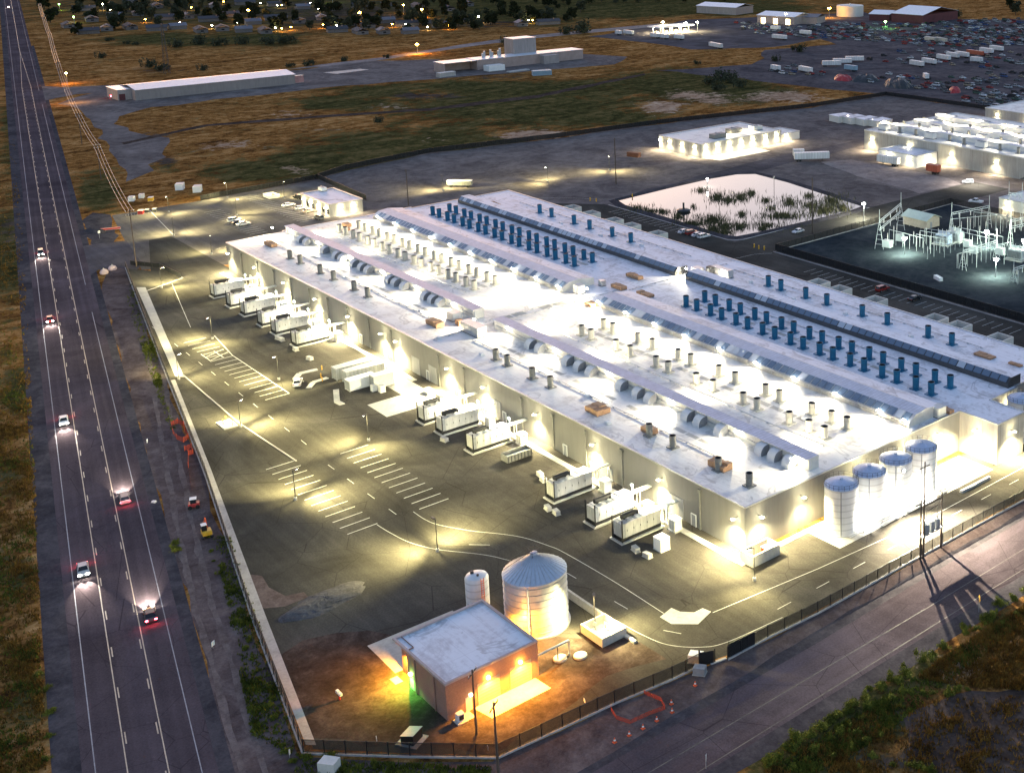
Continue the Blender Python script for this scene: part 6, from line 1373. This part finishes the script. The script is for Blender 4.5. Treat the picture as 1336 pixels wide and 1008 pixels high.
OR_ = (1, .45, .05)
for x, y, h, pw, em, col, lab, s in [(545, 71, 7, 16000, 'e_orange', OR_, 'orange street lamp by the field road, brightest in the middle', 1.1), (88, 110, 6.5, 5000, 'e_orange', OR_, 'orange street lamp at the side track beside the highway', .6), (325, 25, 8, 18000, 'e_orange', OR_, 'large orange lamp among the town trees', 1.3), (470, 29, 8, 14000, 'e_orange', OR_, 'orange lamp left of its pair in the town', 1.2), (551, 24, 8, 14000, 'e_orange', OR_, 'orange lamp right of the tree clump in the town', 1.1), (527, 18, 8, 9000, 'e_orange', OR_, 'smaller orange lamp high in the town', .9),
                                 (1082, 24, 9, 26000, 'e_orange', OR_, 'orange lamp beside the huge cream tank', 1.5), (1155, 38, 6, 9000, 'e_green', (.3, 1, .25), 'green lamp below the red barns', 1.0), (1026, 31, 8, 20000, 'e_warm', (1, .9, .6), 'white lamp at the scrap yard workshop', 1.2), (865, 42, 8, 12000, 'e_warm', (1, .95, .6), 'bright lamp left of the fuel station', 1.1), (895, 43, 8, 12000, 'e_warm', (1, .95, .6), 'bright lamp in the middle of the fuel station', 1.1), (910, 42, 8, 10000, 'e_warm', (1, .95, .6), 'bright lamp right of the fuel station', 1.0),
                                 (625, 31, 6, 4000, 'e_warm', (1, .95, .6), 'small yellow lamp before the town trees', .7), (78, 14, 6, 3000, 'e_green', (.6, 1, .3), 'small greenish lamp above the highway bend', .6), (97, 30, 5, 2500, 'e_green', (.6, 1, .3), 'greenish lamp at the tree beside the highway', .5), (135, 14, 6, 3500, 'e_warm', (1, .85, .5), 'yellow lamp in the upper left town', .6), (922, 17, 5, 9000, 'e_green', (.5, 1, .4), 'green lamp at the store forecourt', .7), (950, 19, 5, 9000, 'e_green', (.6, 1, .4), 'green lamp at the right of the store forecourt', .7), (434, 4, 6, 2500, 'e_green', (.6, 1, .3), 'greenish lamp at the top of the town', .6)]:
    street_lamp(x, y, h, pw, em, col, lab, s)
b = MB(); p = G(146, 128); tag(b.box(-.5, .5, -.5, .5, .8, 1.6).build('warning_lamp', MT['e_red'], loc=p), 'red pink glowing lamp at the left end of the warehouse', 'lamp'); lamp('warning_light', 'POINT', p+Vector((-2, 0, 2)), 1500, (1, .25, .35)); lamp('track_light', 'POINT', G(95, 121, 6), 2500, (1, .5, .15))
# lattice pylon
for x, y, h in ((218, 96, 33),):
    t = thing('lattice_mast', 'thin lattice mast in the field behind the warehouse', 'mast', G(x, y)); b = MB()
    for s in ((-1.6, -1.6), (1.6, -1.6), (1.6, 1.6), (-1.6, 1.6)): b.bar((*s, 0), (s[0]*.25, s[1]*.25, h), .18)
    b.build('leg', MT['dark'], t); b = MB(); pts = ((-1, -1), (1, -1), (1, 1), (-1, 1))
    for k in range(14):
        z0, z1 = h*k/14, h*(k+1)/14; w0, w1 = 1.6*(1-.75*k/14), 1.6*(1-.75*(k+1)/14)
        for i in range(4): (a0, a1), (c0, c1) = pts[i], pts[(i+1) % 4]; b.bar((a0*w0, a1*w0, z0), (c0*w1, c1*w1, z1), .1)
    b.build('brace', MT['dark'], t); b = MB()
    for k in (.78, .88, .97): b.bar((-3.5, 0, h*k), (3.5, 0, h*k), .2)
    b.build('crossarm', MT['dark'], t)
# ------------------------------------------------------------------ the scrap yard
def inpoly(x, y, P):
    c = False
    for (x0, y0), (x1, y1) in zip(P, P[1:]+P[:1]):
        if (y0 > y) != (y1 > y) and x < (x1-x0)*(y-y0)/(y1-y0)+x0: c = not c
    return c


def wreck_mesh(kd, colour):
    B, Gl, Rf, low = car_parts(kd); m = MB()
    for src, mi in ((B, 0), (Gl, 1), (Rf, 0)):
        n0 = len(m.v); m.v += src.v; m.f += [tuple(i+n0 for i in f) for f in src.f]; m.m += [mi]*len(src.f)
    for x in (low[0][0]+.85, low[-1][0]-.85):
        for s in (-.7, .7): m.tube((x, s-.2, .33), (x, s+.2, .33), .33, n=8, mi=2)
    return m


WR = {}
rnd = random.Random(21); cols = ['white']*2+['silver']*5+['grey']*7+['black']*6+['red']*4+['blue']*2+['tan']*2+['green']*2
YARDS = [([(1000, 40), (1090, 30), (1160, 33), (1336, 24), (1345, 60), (1250, 58), (1150, 55), (1050, 50)], 400, 8), ([(1180, 48), (1345, 36), (1345, 58), (1230, 62), (1180, 60)], 130, 8), ([(1120, 78), (1160, 66), (1260, 62), (1345, 72), (1345, 86), (1280, 92), (1240, 86), (1180, 84)], 60, 8), ([(1068, 100), (1160, 96), (1220, 104), (1300, 92), (1345, 90), (1345, 126), (1290, 140), (1230, 122), (1160, 112)], 85, 8), ([(1000, 92), (1060, 84), (1080, 100), (1030, 103)], 16, 8), ([(1262, 134), (1345, 118), (1345, 140), (1290, 142)], 26, 8), ([(950, 27), (1000, 33), (1060, 44), (990, 46), (958, 36)], 30, 8)]
spots = []
for P, n_, _ in YARDS:
    k = 0; x0, x1, y0, y1 = min(p[0] for p in P), max(p[0] for p in P), min(p[1] for p in P), max(p[1] for p in P)
    for _t in range(6000):
        if k >= n_: break
        x, y = rnd.uniform(x0, x1), rnd.uniform(y0, y1)
        if not inpoly(x, y, P): continue
        p = G(x, y); row = round(p.x/7.5)*7.5+rnd.uniform(-.5, .5); q = Vector((row, p.y, 0))
        if any(abs(q.x-s[0].x) < 2.2 and abs(q.y-s[0].y) < 2.3 for s in spots[-700:]): continue
        spots.append((q, y)); k += 1
spots.sort(key=lambda s: -s[1]); far_m = MB(); far_mats = [PMS[c] for c in PAL]+[MT['hole'], MT['tyre']]; ck = list(PAL)
for i, (q, y) in enumerate(spots):
    kd = rnd.choice(['sedan', 'sedan', 'suv', 'pickup', 'van']); c = rnd.choice(cols); rz = rnd.choice([0, PI])+rnd.uniform(-.2, .2)
    if i < 270:
        if (kd, c) not in WR: o = wreck_mesh(kd, c).build('scrap_car', [PMS[c], MT['hole'], MT['tyre']]); WR[(kd, c)] = o
        else: o = WR[(kd, c)].copy(); COL.objects.link(o)
        o.location = q; o.rotation_euler.z = rz; tag(o, f'{c} {"car" if kd == "sedan" else kd} among the rows of scrap vehicles', 'scrap car', 'vehicles in the scrap yard')
    else:
        m = wreck_mesh(kd, c); ca, sa = math.cos(rz), math.sin(rz); n0 = len(far_m.v); far_m.v += [(x*ca-yy*sa+q.x, x*sa+yy*ca+q.y, z) for x, yy, z in m.v]; far_m.f += [tuple(k+n0 for k in f) for f in m.f]; far_m.m += [ck.index(c) if t_ == 0 else len(ck)+t_-1 for t_ in m.m]
if far_m.f: tag(kind(far_m.build('scrap_cars', far_mats), 'stuff'), 'mass of scrap vehicles in the far rows of the yard', 'scrap cars')
for k, (x, y, L, c, rz, lab) in enumerate([(1051, 95, 13, 'white', -.1, 'white trailer alone at the left of the scrap yard'), (1012, 93, 8, 'white', .0, 'short white truck body left of the lone trailer'), (1085, 87, 13, 'white', -.7, 'white trailer, first of the three standing together'), (1099, 84, 13, 'white', -.7, 'white trailer, second of the three standing together'), (1115, 81, 13, 'white', -.7, 'white trailer, third of the three standing together'), (1196, 87, 13, 'white', -.1, 'white trailer at the near left of the long trailer row'), (1212, 84, 13, 'white', -.1, 'white trailer second in the long row'), (1231, 79, 13, 'white', -.1, 'white trailer third in the long row'), (1243, 76, 12, 'white', -.1, 'white trailer fourth in the long row'), (1255, 75, 13, 'white', -.1, 'white trailer fifth in the long row'), (1272, 73, 16, 'red', -.1, 'orange red trailer in the long row'), (1287, 70, 13, 'white', -.1, 'white trailer behind the orange red one'), (1300, 67, 13, 'white', -.1, 'white trailer at the far end of the long row'), (1274, 82, 9, 'white', .2, 'short white trailer in front of the long row'), (1214, 55, 12, 'cream', -.1, 'cream trailer left of two among the wrecks'), (1228, 56, 12, 'cream', -.1, 'cream trailer right of two among the wrecks'),
                                             (934, 63, 17, 'white', -.1, 'long white trailer alone at the edge of the truck stop lot'), (1017, 52, 15, 'white', .1, 'white trailer right of the truck stop lot'), (1051, 46, 11, 'white', .2, 'white trailer beside the scrap yard lamp'), (1012, 40, 9, 'white', .3, 'white truck near the scrap yard workshop'), (820, 46, 12, 'white', .1, 'white trailer left at the truck stop'), (855, 50, 10, 'white', .1, 'white trailer in the truck stop row'), (866, 51, 10, 'white', .1, 'white trailer second in the truck stop row'), (886, 52, 10, 'white', .1, 'white trailer third in the truck stop row'), (807, 46, 6, 'white', .1, 'small white van left end of the truck stop'), (1110, 93, 10, 'blue', .1, 'pale blue truck body among scrap'), (1208, 104, 6, 'white', 1, 'small white box in the scrap yard middle')]):
    trailer(G(x, y), rz+(-PI/2 if L > 5 and abs(rz) > .5 else -.05), L, lab, c, 'trailers of the scrap yard and truck stop')
for k, (x, y, r, h, lab) in enumerate([(1172, 113, 11, 5, 'dark tangled scrap pile left of the yard centre'), (1130, 106, 9, 4, 'low dark scrap pile near the yard edge'), (1245, 120, 6, 3, 'orange red heap of scrap boxes'), (1100, 104, 8, 3, 'reddish low scrap pile at the yard edge')]):
    p = G(x, y); heap('scrap_heap', p.x, p.y, r, r*.7, h, k, MT['dark'] if k < 2 else MT['red'], lab, 30+k)
# ------------------------------------------------------------------ trees, town, bushes, grass
rt_ = random.Random(99)
def tree_proto(name, h, rx, n_, m, seed, conif=False):
    r = random.Random(seed); t = thing(name, '', 'tree'); b = MB(); b.tube((0, 0, 0), (r.uniform(-.2, .2), r.uniform(-.2, .2), h*.5), h*.028, h*.015, n=7)
    for k in range(5): a = r.uniform(0, 6.3); b.tube((0, 0, h*(.25+.06*k)), (math.cos(a)*rx*.6, math.sin(a)*rx*.6, h*(.5+.07*k)), h*.012, h*.005, n=5)
    b.build('trunk', MT['bark'], t); c = MB()
    for k in range(9):
        a, q = r.uniform(0, 6.3), r.uniform(.1, .75); z = h*r.uniform(.28, .82); s = r.uniform(.35, .6)*(1-.4*(z/h-.4)); c.leaves((math.cos(a)*rx*q, math.sin(a)*rx*q, z), (rx*s*1.15, rx*s*1.15, h*.42*s), n_//9, h*.055, r, .2)
    c.build('crown', m, t); return t


protos = [tree_proto('town_tree', 11+k, 4.6+.5*(k % 3), 640, MT['leaf'] if k % 4 else MT['sage'], 40+k) for k in range(5)]; usedp = set()
def put_tree(x, y, s, label, group, k=None):
    k = rt_.randrange(5) if k is None else k; src = protos[k]; loc = G(x, y)
    if k not in usedp: usedp.add(k); src.location = loc; src.scale = (s, s, s); src['label'] = label; src['group'] = group
    else: dup(src, loc, rt_.uniform(0, 6), label, group, (s, s, s*rt_.uniform(.85, 1.1)))


for band, n_, lab in ((([(60, -14), (560, -16), (620, 0), (610, 20), (420, 24), (300, 22), (110, 24), (60, 0)]), 140, 'dark tree among the houses at the top left'), (([(400, 26), (620, 18), (640, 40), (520, 44), (420, 42)]), 42, 'dark tree at the edge of the town before the orange field'), (([(560, -16), (780, -16), (790, 6), (750, 30), (640, 34), (620, 6)]), 66, 'dark tree in the grove at the top middle'), (([(780, -16), (1010, -16), (1000, 0), (905, 4), (800, 10)]), 36, 'dark tree in the row above the truck stop'), (([(96, 22), (400, 22), (410, 44), (330, 40), (240, 38), (150, 42), (96, 44)]), 22, 'dark tree at the lawn edge of the town')):
    k = 0
    while k < n_:
        x, y = rt_.uniform(60, 1010), rt_.uniform(-16, 46)
        if inpoly(x, y, band): put_tree(x, y, rt_.uniform(.6, 1.15), lab, 'trees of the town'); k += 1
for x, y, s, lab in ((66, 30, 1.2, 'large dark tree right of the far highway'), (58, 12, 1.2, 'tall dark tree at the top beside the highway'), (72, 22, 1.0, 'dark tree leaning over the far highway poles'), (103, 46, .9, 'lone dark tree before the town lawn'), (54, 4, 1.1, 'dark tree at the very top beside the highway'), (1325, 20, 1.1, 'dark tree at the upper right edge'), (1318, 14, 1.0, 'second dark tree at the upper right edge')): put_tree(x, y, s, lab, 'trees standing apart')
def bush_proto(name, r, h, n_, m, seed):
    rr = random.Random(seed); c = MB()
    for k in range(10): a, q = rr.uniform(0, 6.3), rr.uniform(0, .85); s = rr.uniform(.2, .5); c.leaves((math.cos(a)*r*q, math.sin(a)*r*q, h*rr.uniform(.1, .6)), (r*s, r*s, h*rr.uniform(.25, .6)), n_//10, r*(.075 if n_ < 800 else .05), rr, 0)
    c.v = [(x, y, max(z, 0)) for x, y, z in c.v]
    o = c.build(name, m); o['category'] = 'bush'; return o


bushes = {'sage': [bush_proto('sage_bush', 3.2, 3.2, 500, MT['sage'], 60+k) for k in range(2)], 'green': [bush_proto('roadside_bush', 1.7, 1.9, 1500, MT['leaf2'], 70+k) for k in range(3)]}; ub = set()
def put_bush(kd, loc, s, label, group, sz=1):
    o = rt_.choice(bushes[kd])
    if o.name in ub: o = o.copy(); COL.objects.link(o)
    else: ub.add(o.name)
    o.location = loc; o.scale = (s, s, s*sz); o.rotation_euler.z = rt_.uniform(0, 6); tag(o, label, 'bush', group)


for x, y, s, lab in ((132, 76, 1.5, 'round dark bush in the field above the track'), (495, 160, 1.1, 'lone grey bush in the brown field'), (928, 110, 2.2, 'dark bush clump left in the green field'), (945, 104, 2.4, 'dark bush clump middle of the green field'), (958, 108, 2.2, 'dark bush clump right in the green field'), (936, 118, 1.6, 'low bush below the dark clump in the field'), (966, 114, 1.8, 'low bush right of the dark clump in the field'), (1042, 68, 2.2, 'dark bush on the brown strip by the scrap yard'), (1012, 80, 1.4, 'small dark bush left on the brown strip'), (909, 84, 1.1, 'small dark bush beside the field track'), (738, 45, 2.6, 'round grey bush left of the pair behind the tower'), (762, 43, 3.6, 'wide grey bush right of the pair behind the tower'), (660, 58, 1.4, 'dark bush left of pair on the farm road'), (670, 58, 1.5, 'dark bush right of pair on the farm road'), (659, 54, 1.4, 'small bush above the farm road pair'), (1250, 22, 2.2, 'bush in the brown field right of the barn'), (230, 62, 2.2, 'dark bush at the right end of the lawn'), (262, 58, 2.6, 'wide dark bush on the lawn'), (285, 60, 2.4, 'dark bush beside the bright lawn patch'), (317, 58, 2.2, 'dark bush right on the lawn'), (352, 58, 2.4, 'dark bush at the lawn corner'), (372, 57, 2.6, 'wide bush at the far lawn corner'), (142, 54, 1.3, 'dark bush left on the lawn'), (166, 58, 1.1, 'small bush on the lawn'), (178, 59, 1.0, 'small round bush on the lawn'), (402, 86, 1.6, 'bush at the start of the farm road'), (378, 88, 1.2, 'dark bush behind the warehouse end'), (450, 80, 1.2, 'small bush along the farm road'), (505, 76, 1.1, 'bush near the end of the farm road'), (195, 88, 2.0, 'low dark bush before the lattice mast'), (210, 92, 1.8, 'low dark bush at the lattice mast'), (265, 92, 1.4, 'bush behind the warehouse middle')):
    put_bush('sage', G(x, y), s, lab, 'bushes in the fields')
hedge = [(1336, 772), (1322, 780), (1308, 790), (1296, 802), (1285, 812), (1272, 822), (1260, 826), (1232, 848), (1218, 858), (1205, 862), (1180, 878), (1170, 890), (1160, 886), (1150, 895), (1138, 902), (1126, 910), (1116, 918), (1104, 926), (1092, 934), (1082, 942), (1070, 950), (1058, 958), (1044, 968), (1030, 977), (1016, 986), (1004, 996), (1345, 790), (1325, 800), (1310, 812), (1190, 890), (1176, 905), (1162, 910), (1150, 918), (1136, 926), (1122, 936), (1110, 946), (1190, 902), (1205, 906), (1220, 904), (1235, 905), (1250, 900), (1264, 900), (1096, 956), (1080, 966), (1064, 976), (1115, 960), (1050, 990), (1034, 1000), (1090, 985), (1110, 975), (1130, 965), (1150, 960), (1165, 1002), (1185, 996), (1200, 1004), (1215, 1006), (1140, 985), (1120, 1000)]
for k, (x, y) in enumerate(hedge):
    put_bush('green', G(x+rt_.uniform(-3, 3), y+rt_.uniform(-3, 3)), rt_.uniform(.5, 1.1) if k < 26 else rt_.uniform(.35, .8), ('yellow green bush at the edge of the frontage road' if k < 26 else 'low green bush in the patch behind the road hedge'), 'bushes below the frontage road', rt_.uniform(.6, 1))
for x, y in [(172, 372), (175, 382), (178, 396), (181, 410), (184, 424), (188, 440), (192, 455), (197, 470), (201, 482), (205, 494)]: put_bush('green', G(x, y), rt_.uniform(.3, .5), 'small weed bush in the line along the far part of the fence', 'weeds along the fence', .6)
for k in range(26): q = k/25; put_bush('green', G(275+q*105+rt_.uniform(-5, 5), 705+q*285+rt_.uniform(-5, 5)), rt_.uniform(.3, .62), 'small weed bush in the line along the near part of the fence', 'weeds along the fence', .6)
for x, y in [(228, 708), (233, 718), (226, 716), (430, 985), (470, 1000), (400, 990), (445, 996), (490, 998), (60, 900), (64, 930), (66, 960), (52, 880), (62, 990)]: put_bush('green', G(x, y), rt_.uniform(.4, .8), 'yellowish weed bush on the dirt beside the highway' if x < 300 else 'yellowish weed bush outside the corner fence', 'weeds on the verge', .6)
# houses
hp = []
for k in range(3):
    t = thing('town_house', '', 'house'); L, D, h = (16, 10, 2.9) if k == 0 else (13, 9, 3.1) if k == 1 else (20, 9, 2.8); b = MB(); b.box(-L/2, L/2, -D/2, D/2, 0, h); b.build('wall', MT['house'], t); b = MB(); b.prism([(-D/2-.6, h-.1), (0, h+2.2), (D/2+.6, h-.1), (D/2+.6, h+.1), (0, h+2.45), (-D/2-.6, h+.1)], -L/2-.5, L/2+.5, 'x'); rf = b.build('roof', (MT['shingle'], MT['shingle2'], MT['shingle'])[k], t); b = MB(); b.box(-L/4-.4, -L/4+.4, .8, 1.6, h+1, h+3); b.build('chimney', MT['brick'], rf)
    b = MB(); b.box(-L/2-.05, -L/2, -1.2, 1.2, 1, 2.2); b.box(1, 3, -D/2-.05, -D/2, 1, 2.2); b.box(-4, -2.2, -D/2-.05, -D/2, 1, 2.2); b.build('window', MT['glass'], t); b = MB(); b.box(-.5, .5, -D/2-.05, -D/2, 0, 2.1); b.build('door', MT['tan'], t); hp.append(t)
used = set(); k = 0
hs = [(115, 44), (140, 40), (170, 38), (205, 40), (232, 38), (262, 42), (290, 40), (318, 42), (346, 43), (120, 28), (150, 24), (180, 20), (215, 26), (245, 24), (275, 28), (300, 22), (330, 32), (360, 26), (390, 30), (420, 26), (450, 34), (480, 36), (505, 30), (530, 34), (555, 30), (575, 36), (600, 30), (140, 8), (170, 4), (205, 10), (240, 6), (280, 10), (320, 6), (360, 8), (395, 12), (430, 14), (470, 10), (505, 8), (545, 10), (585, 14), (610, 8), (110, 14), (90, 36), (500, 44), (470, 44), (440, 42), (535, 44), (220, -6), (300, -6), (380, -4), (460, -6), (560, -4), (680, 34), (715, 32)]
for x, y in hs:
    i = k % 3; lab = ('low dark roofed house among the town trees', 'pale roofed house among the town trees', 'long low dark house in the town')[i]; rz = rt_.choice([HA, HA+PI/2])+rt_.uniform(-.1, .1)
    if i not in used: used.add(i); hp[i].location = G(x, y); hp[i].rotation_euler.z = rz; hp[i]['label'] = lab; hp[i]['group'] = 'houses of the town'
    else: dup(hp[i], G(x, y), rz, lab, 'houses of the town')
    k += 1
for n_, (x, y, g) in enumerate([(273, 27, 0), (277, 38, 0), (286, 27, 0), (362, 11, 0), (368, 11, 0), (360, 41, 0), (368, 42, 0), (405, 8, 0), (205, 1, 0), (144, 17, 0), (292, 6, 0), (416, 16, 0), (422, 37, 0), (508, 29, 0), (512, 36, 0), (690, 31, 1), (695, 31, 1), (558, 40, 1), (586, 39, 1), (340, 8, 1), (250, 14, 0), (235, 34, 0), (380, 40, 0), (440, 38, 0), (470, 20, 0), (310, 34, 0), (190, 30, 0), (160, 12, 0), (600, 22, 0), (530, 36, 0)]):
    p = G(x, y); b = MB(); b.lathe([(0, 2.7), (.6, 2.85), (.6, 3.2), (0, 3.35)], n=8, mi=1); b.tube((0, 0, 0), (0, 0, 2.7), .08, n=5); tag(b.build('porch_lamp', [MT['dark'], MT['e_warm' if n_ % 2 else 'e_orange']], loc=p), 'small glowing porch lamp between the town houses', 'lamp', 'porch lamps of the town')
    if n_ % 2 == 0: lamp('porch_light', 'POINT', p+Vector((-1.5, 0, 3)), 350, (1, .7, .3), radius=.4)
# grass: single tufts nobody could count
def tufts(name, m, areas, seed, hmin=.3, hmax=.8, w=.07, blades=4, ang=1):
    r = random.Random(seed); b = MB()
    for P, n_ in areas:
        x0, x1, y0, y1 = min(p[0] for p in P), max(p[0] for p in P), min(p[1] for p in P), max(p[1] for p in P); k = 0; hot = [(r.uniform(x0, x1), r.uniform(y0, y1)) for _ in range(max(4, n_//60))]
        while k < n_:
            if r.random() < .7: c = r.choice(hot); x, y = c[0]+r.gauss(0, 9), c[1]+r.gauss(0, 5)
            else: x, y = r.uniform(x0, x1), r.uniform(y0, y1)
            if not inpoly(x, y, P): continue
            k += 1; p = G(x, y)
            for _ in range(blades):
                h = r.uniform(hmin, hmax); a = r.uniform(0, 6.3); d = Vector((math.cos(a), math.sin(a), 0)); q = p+Vector((r.uniform(-.25, .25), r.uniform(-.25, .25), 0)); le = Vector((r.gauss(0, .3)*h, r.gauss(0, .3)*h, h)); b.face([q-d*w, q+d*w, q+le])
    return kind(b.build(name, m), 'stuff')


tufts('dry_grass', MT['dryg'], [([(-60, 180), (18, 180), (30, 300), (44, 600), (60, 1020), (-60, 1020)], 9000), ([(1195, 885), (1225, 862), (1300, 812), (1345, 785), (1345, 900), (1260, 895)], 3500), ([(1000, 1000), (1150, 920), (1345, 905), (1345, 1015), (1000, 1015)], 2200)], 1, .25, .75, .09)
tufts('weeds', MT['greeng'], [([(-60, 420), (30, 420), (44, 600), (56, 1020), (-60, 1020)], 2600), ([(1010, 1000), (1190, 884), (1345, 785), (1345, 805), (1220, 905), (1150, 960), (1060, 1012)], 3000), ([(170, 370), (200, 440), (215, 520), (232, 560), (222, 560), (190, 470), (165, 390)], 700), ([(280, 700), (300, 700), (395, 990), (330, 960)], 1500), ([(395, 990), (640, 1000), (640, 1012), (380, 1012)], 800)], 2, .2, .6, .10)
